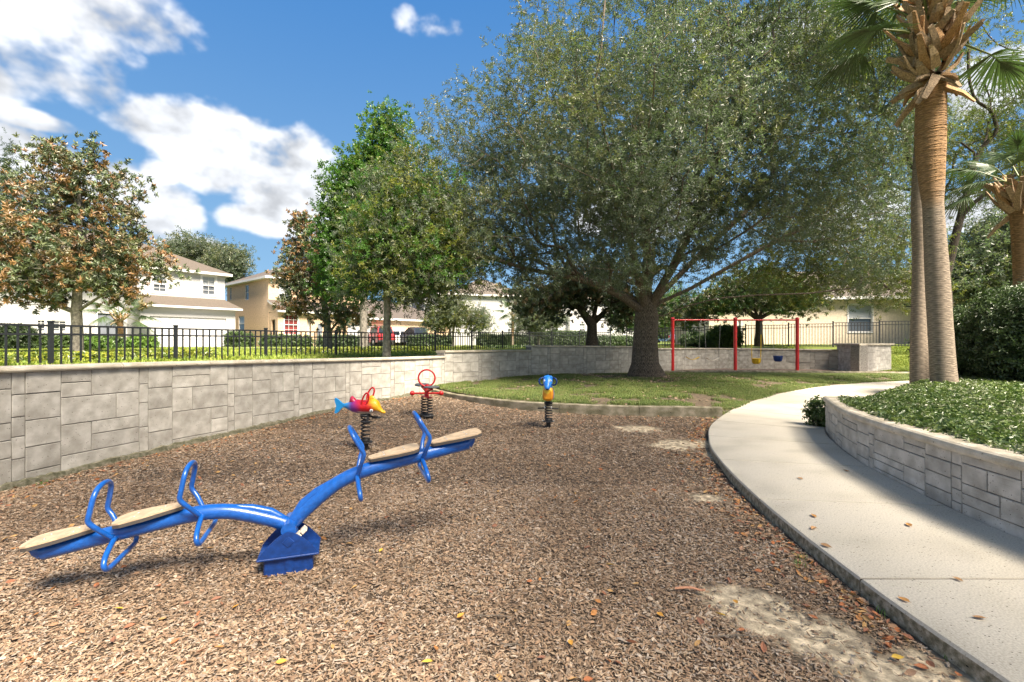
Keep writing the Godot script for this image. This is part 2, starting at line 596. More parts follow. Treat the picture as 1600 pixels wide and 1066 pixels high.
func bed_height(x: float, d: float) -> float:      # planted bed behind the right-hand wall
	return 0.56 + 0.05 * smoothstep(5.0, 9.0, x) + bumps(x, d) * 0.8

func sand(x: float, d: float) -> float:
	var k := -1.2
	for s in [[1.30, 2.74, 0.28, 0.2, 0.35], [1.52, 2.45, 0.42, 0.24, -0.7], [1.75, 2.12, 0.4, 0.26, -0.7], [1.9, 4.6, 0.2, 0.12, -0.3], [2.25, 3.95, 0.2, 0.1, 0.9], [2.45, 6.9, 0.5, 0.35, 0.2], [2.1, 8.0, 0.4, 0.3, 0.0], [2.7, 6.1, 0.2, 0.4, 0.2]]:
		var p := Vector2(x - s[0], d - s[1]).rotated(-s[4])
		k = maxf(k, 1.0 - (p.x / s[2]) ** 2 - (p.y / s[3]) ** 2)
	return clampf(smoothstep(-0.25, 0.45, k + noise_a.get_noise_2d(x * 300.0, d * 300.0) * 0.8 + noise_b.get_noise_2d(x * 900.0, d * 900.0) * 0.7), 0.0, 1.0)

func mulch_colour(x: float, d: float) -> Color:
	var k := noise_b.get_noise_2d(x * 90.0, d * 90.0) * 0.5 + 0.5
	var c := Color(0.115, 0.08, 0.052).lerp(Color(0.175, 0.12, 0.08), k)
	return c.lerp(Color(0.82, 0.67, 0.46), sand(x, d))

func lawn_colour(x: float, d: float) -> Color:
	var k := noise_b.get_noise_2d(x * 70.0, d * 70.0) * 1.4 + 0.45
	return Color(0.17, 0.125, 0.08).lerp(Color(0.12, 0.15, 0.04), clampf(k, 0, 1))

func field_colour(x: float, d: float) -> Color:
	var k := noise_b.get_noise_2d(x * 30.0, d * 30.0) * 0.8 + 0.5
	return Color(0.21, 0.24, 0.03).lerp(Color(0.15, 0.22, 0.025), clampf(k, 0, 1))

var path_left: Array
var path_right: Array
var kerb_line: Array
var lawn_poly: PackedVector2Array
var swing_poly: PackedVector2Array
var bed_poly: PackedVector2Array
var planter_line: Array

func lay_out() -> void:
	noise_a.seed = 3; noise_a.frequency = 0.01; noise_a.fractal_octaves = 3
	noise_b.seed = 8; noise_b.frequency = 0.01; noise_b.fractal_octaves = 3
	wall_path = smooth_path([Vector2(-5.0, -1.5), Vector2(-5.35, 1.5), Vector2(-5.34, 3.2), Vector2(-5.15, 4.83), Vector2(-4.8, 6.5), Vector2(-4.29, 8.1), Vector2(-3.5, 10.1), Vector2(-2.56, 11.8), Vector2(-1.75, 13.0), Vector2(-0.6, 14.4), Vector2(0.62, 15.5), Vector2(2.3, 16.6), Vector2(4.24, 17.7), Vector2(6.0, 19.3), Vector2(7.4, 20.6), Vector2(9.0, 21.4), Vector2(11.0, 21.6), Vector2(12.6, 21.1), Vector2(13.75, 20.2)])
	wall_len = lengths(wall_path)
	path_left = smooth_path([Vector2(2.35, -1.0), Vector2(2.08, 1.0), Vector2(2.05, 2.0), Vector2(2.06, 2.81), Vector2(2.2, 4.23), Vector2(2.46, 5.65), Vector2(2.8, 6.8), Vector2(3.5, 8.3), Vector2(5.0, 10.3), Vector2(7.3, 12.4), Vector2(10.0, 14.1), Vector2(14.0, 15.6), Vector2(20.0, 16.8), Vector2(28, 17.2)])
	path_right = smooth_path([Vector2(3.85, -1.0), Vector2(3.62, 1.0), Vector2(3.57, 2.2), Vector2(3.6, 3.4), Vector2(3.69, 4.1), Vector2(3.97, 5.35), Vector2(4.35, 6.4), Vector2(4.95, 7.6), Vector2(6.1, 9.1), Vector2(8.4, 11.0), Vector2(11.0, 12.5), Vector2(14.8, 13.9), Vector2(20.5, 15.1), Vector2(28, 15.5)])
	kerb_line = smooth_path([Vector2(-2.15, 12.75), Vector2(-1.5, 11.6), Vector2(-0.56, 10.5), Vector2(0.73, 9.68), Vector2(1.88, 9.35), Vector2(3.06, 9.15), Vector2(3.95, 9.06)])
	planter_line = smooth_path([Vector2(3.86, -1.2), Vector2(3.66, 1.0), Vector2(3.6, 2.2), Vector2(3.62, 3.4), Vector2(3.72, 4.1), Vector2(4.0, 5.35), Vector2(4.36, 6.35), Vector2(4.98, 7.6)])

func make_ground() -> void:
	# the play area's floor of soil under the mulch
	var poly := PackedVector2Array()
	for p in wall_path:
		if p.y < 13.0: poly.append(p + Vector2(-0.1, 0.05))
	poly.append(Vector2(0.5, 12.6)); poly.append(Vector2(4.6, 10.2)); poly.append(Vector2(3.2, 7.0)); poly.append(Vector2(2.8, 4.0)); poly.append(Vector2(2.7, 1.0)); poly.append(Vector2(3.0, -1.4))
	ground_piece("mulch_ground", sheet(poly, 0.13, mulch_height, mulch_colour), mat.soil)
	# open ground round about, far to the horizon, as bands that run outwards from the wall
	var line: Array = []
	for i in range(0, wall_path.size(), 4): line.append(wall_path[i])
	line.append_array([Vector2(14.3, 19.4), Vector2(16.5, 20.4), Vector2(18.5, 20.8), Vector2(24, 20.5), Vector2(30, 18.0), Vector2(33, 12.0), Vector2(34, 4.0), Vector2(33, -6.0), Vector2(24, -16.0), Vector2(8, -19.0), Vector2(-3.2, -12.0)])
	var mb := MB.new()
	var offs := [0.0, 0.15, 0.8, 2.0, 4.0, 7.0, 12.0, 25.0, 70.0, 320.0]
	var k := line.size()
	for i in k:
		var t: Vector2 = (line[(i + 1) % k] - line[(i - 1 + k) % k]).normalized()
		var out := Vector2(-t.y, t.x)
		for o in offs:
			var p: Vector2 = line[i] + out * o
			mb.col = field_colour(p.x, p.y)
			mb.vert(Vector3(p.x, outer_height(p.x, p.y, o), -p.y), Vector3.UP)
	var m := offs.size()
	for i in k:
		for j in m - 1:
			var a := i * m + j
			var b := ((i + 1) % k) * m + j
			mb.face(a, b, b + 1); mb.face(a, b + 1, a + 1)
	_relax_normals(mb)
	ground_piece("ground", mb, mat.lawn)
	# the level floor inside the wall, under everything else
	var inner := PackedVector2Array()
	for p in line: inner.append(p)
	ground_piece("park_soil", sheet(inner, 1.0, func(x, d): return -0.16 + 0.3 * smoothstep(9.0, 16.0, d), func(_x, _d): return Color(0.2, 0.15, 0.1)), mat.soil)
	# lawn round the oak
	lawn_poly = PackedVector2Array()
	for p in kerb_line: lawn_poly.append(p + Vector2(0.02, 0.05))
	for p in path_left:
		if p.y > 9.2 and p.x < 19.0: lawn_poly.append(p + Vector2(0.01, -0.01))
	lawn_poly.append_array([Vector2(18.5, 19.5), Vector2(15.0, 18.0), Vector2(12.5, 18.3), Vector2(9.0, 18.8), Vector2(6.0, 18.6), Vector2(4.9, 18.6)])
	var back: Array = []
	for p in wall_path:
		if p.y > 12.75 and p.x < 4.7: back.append(p)
	back.reverse()
	for p in back: lawn_poly.append(p + Vector2(-0.05, 0.08))
	ground_piece("lawn", sheet(lawn_poly, 0.3, lawn_height, lawn_colour), mat.lawn)
	# mulch round the swings
	swing_poly = PackedVector2Array([Vector2(4.9, 18.5), Vector2(6.0, 18.5), Vector2(9.0, 18.7), Vector2(12.5, 18.2), Vector2(15.5, 17.4), Vector2(16.5, 18.6), Vector2(13.9, 20.4)])
	back = []
	for p in wall_path:
		if p.x > 4.8 and p.y > 17.9: back.append(p)
	back.reverse()
	for p in back: swing_poly.append(p)
	ground_piece("swing_mulch", sheet(swing_poly, 0.3, func(x, d): return 0.27 + bumps(x, d), func(x, d): return Color(0.33, 0.22, 0.16).lerp(Color(0.45, 0.33, 0.26), noise_a.get_noise_2d(x * 200, d * 200) + 0.5)), mat.soil)
	# planted bed
	bed_poly = PackedVector2Array()
	for p in planter_line: bed_poly.append(p + Vector2(0.12, -0.02))
	bed_poly.append_array([Vector2(5.15, 7.75), Vector2(6.1, 9.0), Vector2(8.5, 10.9), Vector2(11.1, 12.4), Vector2(14.8, 13.7), Vector2(20.0, 15.0), Vector2(26.0, 15.0), Vector2(26.0, -1.2)])
	ground_piece("planted_bed", sheet(bed_poly, 0.4, bed_drop, func(_x, _d): return Color(0.09, 0.075, 0.045)), mat.soil)

func bed_drop(x: float, d: float) -> float:      # the bed slopes down to the path where the wall has ended
	var e := 9.0
	for i in range(0, path_right.size(), 6):
		if path_right[i].y > 7.9: e = minf(e, path_right[i].distance_to(Vector2(x, d)))
	return lerpf(0.14, bed_height(x, d), smoothstep(0.0, 1.3, e))

func outer_height(x: float, d: float, o: float) -> float:
	if x < 13.9 and d > -8.0 and x < 12.0 + d * 0.1 and (d > 3.0 or x < 0.0):
		return lerpf(0.78, 1.05, smoothstep(0.15, 4.5, o)) + (0.12 * smoothstep(0.0, 12.0, x - 4.0))
	if d > 14.0: return lerpf(0.2, 1.25, smoothstep(0.5, 6.5, o))
	return lerpf(0.1, 0.8, smoothstep(0.5, 8.0, o))

func _relax_normals(mb: MB) -> void:
	for i in mb.n.size(): mb.n[i] = Vector3.ZERO
	for i in range(0, mb.ix.size(), 3):
		var a := mb.ix[i]; var b := mb.ix[i + 1]; var d := mb.ix[i + 2]
		var nn := (mb.v[d] - mb.v[a]).cross(mb.v[b] - mb.v[a])
		mb.n[a] += nn; mb.n[b] += nn; mb.n[d] += nn
	for i in mb.n.size(): mb.n[i] = mb.n[i].normalized() if mb.n[i].length() > 1e-9 else Vector3.UP

func path_height(d: float) -> float: return 0.10 + 0.15 * smoothstep(8.0, 14.0, d)

func make_path() -> void:
	var o := Node3D.new()
	o.name = "sidewalk"
	add_child(o)
	o.set_meta("kind", "structure")
	var ll := lengths(path_left)
	var lr := lengths(path_right)
	# a joint about every metre and a half; each joint is a pair of places on both edges
	var joints: Array = []
	var n := 17
	# joints through the spots seen in the photograph, then onwards at even steps
	var dl := [-0.9, 0.2, 1.35, 2.83, 4.26, 5.68, 7.1, 8.45, 9.75, 11.0, 12.1, 13.1, 13.95, 14.7, 15.35, 15.9, 16.4, 16.8, 17.15]
	var dr := [-0.9, 0.2, 1.35, 2.83, 4.08, 5.35, 6.5, 7.55, 8.6, 9.6, 10.55, 11.45, 12.25, 12.95, 13.6, 14.15, 14.6, 15.05, 15.45]
	for k in dl.size(): joints.append([_at_depth(path_left, ll, dl[k]), _at_depth(path_right, lr, dr[k])])
	for k in joints.size() - 1:
		var mb := MB.new()
		var side := MB.new()
		var dirt := MB.new()
		var gap := 0.011
		var rows := 8
		var cols := 8
		var grid: Array = []
		for i in rows + 1:
			var t := float(i) / rows
			var sl: float = lerpf(joints[k][0] + gap, joints[k + 1][0] - gap, t)
			var sr: float = lerpf(joints[k][1] + gap, joints[k + 1][1] - gap, t)
			var a: Vector2 = along(path_left, ll, sl)[0]
			var b: Vector2 = along(path_right, lr, sr)[0]
			var row: Array = []
			for j in cols + 1:
				var p := a.lerp(b, float(j) / cols)
				row.append(P(p.x, path_height(p.y), p.y))
			grid.append(row)
		for i in rows:
			for j in cols:
				var q := [grid[i][j], grid[i][j + 1], grid[i + 1][j + 1], grid[i + 1][j]]
				var id: Array = []
				for p in q:
					var s := noise_b.get_noise_2d(p.x * 110.0, p.z * 110.0)
					var s2 := noise_a.get_noise_2d(p.x * 420.0 + 50.0, p.z * 420.0)
					var g := 1.0 - clampf(s * 0.35 + s2 * 0.12, -0.05, 0.22)
					mb.col = Color(g, g * 0.995, g * 0.98)
					id.append(mb.vert(p, Vector3.UP))
				mb.face(id[0], id[1], id[2]); mb.face(id[0], id[2], id[3])
		var ring: Array = []
		for i in rows + 1: ring.append(grid[i][0])
		for j in range(1, cols + 1): ring.append(grid[rows][j])
		for i in range(rows - 1, -1, -1): ring.append(grid[i][cols])
		for j in range(cols - 1, 0, -1): ring.append(grid[0][j])
		var ctr := Vector3.ZERO
		for p in ring: ctr += p
		ctr /= ring.size()
		for i in ring.size():
			var a: Vector3 = ring[i]
			var b: Vector3 = ring[(i + 1) % ring.size()]
			var at_joint := (i >= rows and i < rows + cols) or i >= 2 * rows + cols
			var out := 0.004 if at_joint else 0.012
			var a1 := a + (a - ctr).normalized() * out - Vector3(0, out + 0.002, 0)
			var b1 := b + (b - ctr).normalized() * out - Vector3(0, out + 0.002, 0)
			var dn := Vector3(0, -0.17, 0)
			mb.col = Color(0.9, 0.89, 0.86)
			mb.quad(a, b, b1, a1)
			(dirt if at_joint else side).quad(a1, b1, b1 + dn, a1 + dn)
		var s := part(o, "paving_slab", mb, mat.path)
		part(s, "slab_side", side, mat.path_side)
		part(s, "joint_dirt", dirt, mat.joint)

func _at_depth(path: Array, l: Array, d: float) -> float:
	for i in path.size() - 1:
		if path[i].y <= d and path[i + 1].y > d: return lerpf(l[i], l[i + 1], (d - path[i].y) / (path[i + 1].y - path[i].y))
	return l[-1]

func make_kerb() -> void:
	var o := thing("concrete_kerb", "low curved concrete kerb between the brown mulch and the lawn", "kerb", P(0.73, 0.0, 9.68))
	var l := lengths(kerb_line)
	var total: float = l[-1]
	var n := 5
	for k in n:
		var mb := MB.new()
		var rings: Array = []
		for i in 9:
			var s := lerpf(total * k / n + 0.004, total * (k + 1) / n - 0.004, i / 8.0)
			var r := along(kerb_line, l, s)
			var p: Vector2 = r[0]
			var out := Vector2(r[1].y, -r[1].x)      # towards the camera
			var top := 0.255 + 0.004 * sin(s * 3.0)
			var f := p + out * 0.075
			var b := p - out * 0.075
			rings.append([P(b.x, -0.1, b.y), P(b.x, top - 0.015, b.y), P(b.x + out.x * 0.015, top, b.y + out.y * 0.015), P(f.x - out.x * 0.015, top, f.y - out.y * 0.015), P(f.x, top - 0.015, f.y), P(f.x, -0.1, f.y)])
		for i in 8:
			for j in 5: mb.quad(rings[i][j], rings[i][j + 1], rings[i + 1][j + 1], rings[i + 1][j])
		for e in [0, 8]:
			var q: Array = rings[e]
			for j in range(1, 5):
				if e == 0: mb.tri(q[0], q[j + 1], q[j])
				else: mb.tri(q[0], q[j], q[j + 1])
		var pc := part(o, "kerb_section", mb, mat.kerb, true)
	var e := thing("swing_edging", "thin pale edging strip along the mulch under the swings", "edging", P(9.0, 0.25, 18.7))
	var pts := smooth_path([Vector2(4.9, 18.5), Vector2(6.0, 18.5), Vector2(9.0, 18.7), Vector2(12.5, 18.2), Vector2(15.5, 17.4)], 0.5)
	for k in 4:
		var mb := MB.new()
		var seg: Array = []
		for i in range(k * (pts.size() - 1) / 4, (k + 1) * (pts.size() - 1) / 4 + 1): seg.append(P(pts[i].x, 0.29, pts[i].y))
		mb.tube(seg, 0.07, 4)
		part(e, "edging_board", mb, mat.kerb, true)

# ---------------------------------------------------------------- block walls
func block(mb: MB, path: Array, l: Array, s0: float, s1: float, y0a: float, y1a: float, y0b: float, y1b: float, side: float, proud: float, gap := 0.0045, bev := 0.004) -> void:
	# one block between two places on the path; a: at s0, b: at s1; side +1 = faces the right of the path's direction
	var n := maxi(1, int((s1 - s0) / 0.45))
	var front: Array = []
	var back: Array = []
	for i in n + 1:
		var t := float(i) / n
		var r := along(path, l, lerpf(s0 + gap, s1 - gap, t))
		var nn := Vector2(r[1].y, -r[1].x) * side
		var yb := lerpf(y0a, y0b, t) + gap
		var yt := lerpf(y1a, y1b, t) - gap
		var p: Vector2 = r[0] - nn * 0.03
		back.append([P(p.x, yb, p.y), P(p.x, yt, p.y)])
		p = r[0] + nn * proud
		var tt := 0.0
		if i == 0: tt = bev
		elif i == n: tt = -bev
		p += r[1] * tt
		front.append([P(p.x, yb + bev, p.y), P(p.x, yt - bev, p.y)])
		p = r[0] + nn * (proud - bev * 0.8)
		back[-1].append(P(p.x, yb, p.y)); back[-1].append(P(p.x, yt, p.y))
	var q := func(a, b, c, d):
		if side > 0: mb.quad(a, b, c, d)
		else: mb.quad(d, c, b, a)
	for i in n:
		q.call(front[i][0], front[i + 1][0], front[i + 1][1], front[i][1])
		q.call(back[i][2], back[i + 1][2], front[i + 1][0], front[i][0])
		q.call(front[i][1], front[i + 1][1], back[i + 1][3], back[i][3])
		q.call(back[i][3], back[i + 1][3], back[i + 1][1], back[i][1])
		q.call(back[i][0], back[i + 1][0], back[i + 1][2], back[i][2])
	q.call(back[0][2], front[0][0], front[0][1], back[0][3])
	q.call(back[0][0], back[0][2], back[0][3], back[0][1])
	q.call(front[n][0], back[n][2], back[n][3], front[n][1])
	q.call(back[n][2], back[n][0], back[n][1], back[n][3])

const ASHLAR := [
	[[0.0, 0.00, 0.36, 0.11], [0.0, 0.11, 0.36, 0.24], [0.36, 0.0, 1.0, 0.24], [0.0, 0.24, 0.68, 0.48], [0.68, 0.24, 1.0, 0.48], [0.0, 0.48, 0.36, 0.75], [0.36, 0.48, 1.0, 0.60], [0.36, 0.60, 1.0, 0.75], [0.0, 0.75, 1.0, 1.0]],
	[[0.0, 0.00, 0.66, 0.11], [0.0, 0.11, 0.66, 0.24], [0.66, 0.0, 1.0, 0.24], [0.0, 0.24, 0.34, 0.50], [0.34, 0.24, 1.0, 0.50], [0.0, 0.50, 0.68, 0.80], [0.68, 0.50, 1.0, 0.64], [0.68, 0.64, 1.0, 0.80], [0.0, 0.80, 1.0, 1.0]],
	[[0.0, 0.00, 0.42, 0.22], [0.42, 0.0, 1.0, 0.13], [0.42, 0.13, 0.72, 0.40], [0.72, 0.13, 1.0, 0.40], [0.0, 0.22, 0.42, 0.40], [0.0, 0.40, 0.6, 0.68], [0.6, 0.40, 1.0, 0.54], [0.6, 0.54, 1.0, 0.68], [0.0, 0.68, 0.36, 1.0], [0.36, 0.68, 1.0, 1.0]],
]
const NARROW := [[0.0, 0.17, 0.36, 0.61, 0.86, 1.0], [0.0, 0.18, 0.36, 0.52, 0.70, 0.88, 1.0]]
const MEDIUM := [[0.0, 0.22, 0.44, 0.68, 1.0], [0.0, 0.18, 0.40, 0.62, 0.82, 1.0]]

func run_blocks(o: Node3D, path: Array, l: Array, s_from: float, s_to: float, top: Callable, high: float, side: float, phase: float, scale_w := 1.0) -> void:
	# narrow, medium and wide columns of blocks in turn, as cast into the wall
	var s := s_from - phase
	var turn := 0
	while s < s_to:
		for kind in 3:
			var w: float = [0.12, 0.34, 0.90][kind] * scale_w
			var cells: Array = []
			if kind == 2:
				cells = ASHLAR[turn % 3]
			else:
				var ys: Array = (NARROW if kind == 0 else MEDIUM)[turn % 2]
				for i in ys.size() - 1: cells.append([0.0, ys[i], 1.0, ys[i + 1]])
			for c in cells:
				var a: float = maxf(s + w * c[0], s_from)
				var b: float = minf(s + w * c[2], s_to)
				if b - a < 0.03: continue
				var ta: float = top.call(a + 1e-4)
				var tb: float = top.call(b - 1e-4)
				if absf(ta - tb) > 0.06: tb = ta if ta < tb else tb; ta = minf(ta, tb)
				var mb := MB.new()
				block(mb, path, l, a, b, ta - high * c[3], ta - high * c[1], tb - high * c[3], tb - high * c[1], side, rng.randf_range(0.012, 0.018))
				part(o, "wall_block", mb, mat.blocks[rng.randi() % 4], true)
			s += w
		turn += 1

func wall_core(o: Node3D, path: Array, l: Array, s_from: float, s_to: float, top: Callable, low: float, side: float, thick: float, proud := 0.0) -> void:
	var mb := MB.new()
	var n := maxi(2, int((s_to - s_from) / 0.25))
	var rings: Array = []
	for i in n + 1:
		var s := lerpf(s_from, s_to, float(i) / n)
		var r := along(path, l, s)
		var nn := Vector2(r[1].y, -r[1].x) * side
		var a: Vector2 = r[0] + nn * proud
		var b: Vector2 = r[0] - nn * thick
		var t: float = top.call(clampf(s, s_from + 1e-3, s_to - 1e-3))
		rings.append([P(a.x, low, a.y), P(a.x, t, a.y), P(b.x, t, b.y), P(b.x, low, b.y)])
	for i in n:
		for j in 3:
			if side > 0: mb.quad(rings[i][j], rings[i + 1][j], rings[i + 1][j + 1], rings[i][j + 1])
			else: mb.quad(rings[i][j + 1], rings[i + 1][j + 1], rings[i + 1][j], rings[i][j])
	for e in [0, n]:
		if (e == 0) == (side > 0): mb.quad(rings[e][3], rings[e][0], rings[e][1], rings[e][2])
		else: mb.quad(rings[e][2], rings[e][1], rings[e][0], rings[e][3])
	part(o, "wall_core", mb, mat.core, true)

func coping(o: Node3D, path: Array, l: Array, s_from: float, s_to: float, top: Callable, side: float, wide: float, over: float, thick: float, stone := 1.25) -> void:
	# rounded cap stones; top() gives their upper side
	var n := maxi(1, roundi((s_to - s_from) / stone))
	for k in n:
		var mb := MB.new()
		var rings: Array = []
		var m := 7
		for i in m:
			var s := lerpf(s_from + (s_to - s_from) * k / n + 0.003, s_from + (s_to - s_from) * (k + 1) / n - 0.003, i / (m - 1.0))
			var r := along(path, l, s)
			var nn := Vector2(r[1].y, -r[1].x) * side
			var t: float = top.call(clampf(s, s_from + 1e-3, s_to - 1e-3))
			var ring: Array = []
			for q in [[over, -thick], [over + 0.008, -thick * 0.7], [over + 0.006, -0.03], [over - 0.006, -0.012], [over - 0.03, 0.0], [over - wide + 0.02, 0.0], [over - wide, -0.02], [over - wide, -thick]]:
				var p: Vector2 = r[0] + nn * q[0]
				ring.append(P(p.x, t + q[1], p.y))
			rings.append(ring)
		for i in m - 1:
			for j in 8:
				var j2 := (j + 1) % 8
				if side > 0: mb.quad(rings[i][j], rings[i + 1][j], rings[i + 1][j2], rings[i][j2])
				else: mb.quad(rings[i][j2], rings[i + 1][j2], rings[i + 1][j], rings[i][j])
		for e in [0, m - 1]:
			for j in range(1, 7):
				if (e == 0) == (side > 0): mb.tri(rings[e][0], rings[e][j], rings[e][j + 1])
				else: mb.tri(rings[e][0], rings[e][j + 1], rings[e][j])
		part(o, "coping_stone", mb, mat.coping, true)

func make_walls() -> void:
	var s_a := _at_depth(wall_path, wall_len, 12.9)      # first step up
	var s_b := _at_depth(wall_path, wall_len, 15.5)      # second step up
	var s_c := _at_depth(wall_path, wall_len, 17.9)      # behind the oak the back wall begins
	var total: float = wall_len[-1]
	var s_0 := _at_depth(wall_path, wall_len, 3.0)
	var top := func(s: float) -> float:
		if s < s_a: return lerpf(1.25, 1.10, smoothstep(s_0, s_a, s))
		if s < s_b: return lerpf(1.245, 1.215, (s - s_a) / (s_b - s_a))
		if s < s_c: return lerpf(1.365, 1.31, (s - s_b) / (s_c - s_b))
		return lerpf(1.23, 1.14, (s - s_c) / (total - s_c))
	var o := thing("retaining_wall", "long curved pale grey block retaining wall with stepped beige coping", "wall", P(-4.29, 0.0, 8.1))
	var under := func(s: float) -> float: return top.call(s) - 0.062
	for sec in [[0.0, s_a], [s_a, s_b], [s_b, s_c]]:
		coping(o, wall_path, wall_len, sec[0], sec[1], top, 1.0, 0.36, 0.045, 0.062)
		wall_core(o, wall_path, wall_len, sec[0], sec[1], func(s): return top.call(clampf(s, sec[0] + 0.01, sec[1] - 0.01)) - 0.061, -0.2, 1.0, 0.27)
	run_blocks(o, wall_path, wall_len, 2.6, s_a, under, 1.28, 1.0, 0.23)
	run_blocks(o, wall_path, wall_len, s_a, s_b, under, 1.15, 1.0, 0.2, 1.15)
	run_blocks(o, wall_path, wall_len, s_b, s_c, under, 1.15, 1.0, 0.9, 1.15)
	# rough footing that shows along the bottom of the near part
	var mb := MB.new()
	var prev: Array = []
	var s := 0.2
	while s < s_a - 0.4:
		var r := along(wall_path, wall_len, s)
		var nn := Vector2(r[1].y, -r[1].x)
		var p: Vector2 = r[0]
		var h: float = rise(p.y) + 0.055 + 0.028 * noise_a.get_noise_1d(s * 900.0) + 0.03 * noise_b.get_noise_1d(s * 150.0)
		var a := p + nn * (0.05 + 0.012 * noise_a.get_noise_1d(s * 700.0 + 90.0))
		var b := p + nn * 0.02
		var f := p + nn * 0.075
		var ring := [P(f.x, rise(p.y) - 0.1, f.y), P(a.x, h, a.y), P(b.x, h + 0.008, b.y)]
		if prev.size() > 0:
			for j in 2: mb.quad(prev[j], ring[j], ring[j + 1], prev[j + 1])
		prev = ring
		s += 0.05
	part(o, "footing", mb, mat.footing, true)
	# the back wall behind the swings and its end block
	var w := thing("back_wall", "pale grey block wall behind the red swing frame", "wall", P(9.0, 0.0, 21.4))
	coping(w, wall_path, wall_len, s_c, total, top, 1.0, 0.36, 0.045, 0.062, 2.0)
	wall_core(w, wall_path, wall_len, s_c, total, func(ss): return top.call(ss) - 0.061, 0.0, 1.0, 0.27)
	run_blocks(w, wall_path, wall_len, s_c, total, under, 1.05, 1.0, 0.3, 1.5)
	var e := thing("wall_pier", "square pale block pier with flat cap at the end of the back wall", "pier", P(13.75, 0.2, 19.0))
	var rim := [Vector2(13.75, 20.3), Vector2(13.62, 18.8), Vector2(16.5, 20.9), Vector2(16.0, 21.9)]
	var edge: Array = [rim[0], rim[1]]
	edge = smooth_path([rim[0], rim[1]], 0.3)
	var face2 := smooth_path([rim[1], rim[2]], 0.3)
	var cap := func(_s): return 1.39
	for fc in [edge, face2]:
		var fl := lengths(fc)
		wall_core(e, fc, fl, 0.0, fl[-1], func(_s): return 1.33, 0.0, 1.0, 0.3)
		run_blocks(e, fc, fl, 0.0, fl[-1], func(_s): return 1.33, 1.25, 1.0, 0.1, 1.3)
	var cp := MB.new()
	cp.slab(PackedVector2Array([Vector2(13.66, -20.5), Vector2(13.53, -18.68), Vector2(16.62, -20.85), Vector2(16.1, -22.0)]), 1.33, 1.40)
	part(e, "pier_cap", cp, mat.coping, true)
	# planter wall on the right
	var pl := lengths(planter_line)
	var q := thing("planter_wall", "low curved pale block planter wall with beige coping beside the sidewalk", "wall", P(4.0, 0.1, 5.35))
	var ptop := func(ss: float) -> float: return lerpf(0.70, 0.63, clampf(ss / pl[-1], 0, 1))
	coping(q, planter_line, pl, 0.0, pl[-1], ptop, -1.0, 0.36, 0.045, 0.075, 1.6)
	wall_core(q, planter_line, pl, 0.0, pl[-1], func(ss): return ptop.call(ss) - 0.074, -0.1, -1.0, 0.28)
	run_blocks(q, planter_line, pl, 1.6, pl[-1], func(ss): return ptop.call(ss) - 0.075, 0.60, -1.0, 0.55)
# ---------------------------------------------------------------- play equipment
func spring(mb: MB, x: float, z: float, y0: float, y1: float, r: float, turns: float, wire: float) -> void:
	var pts: Array = []
	var n := int(turns * 18)
	for i in n + 1:
		var a := TAU * turns * i / n
		pts.append(Vector3(x + cos(a) * r, lerpf(y0, y1, float(i) / n), z + sin(a) * r))
	mb.tube(pts, wire, 7)

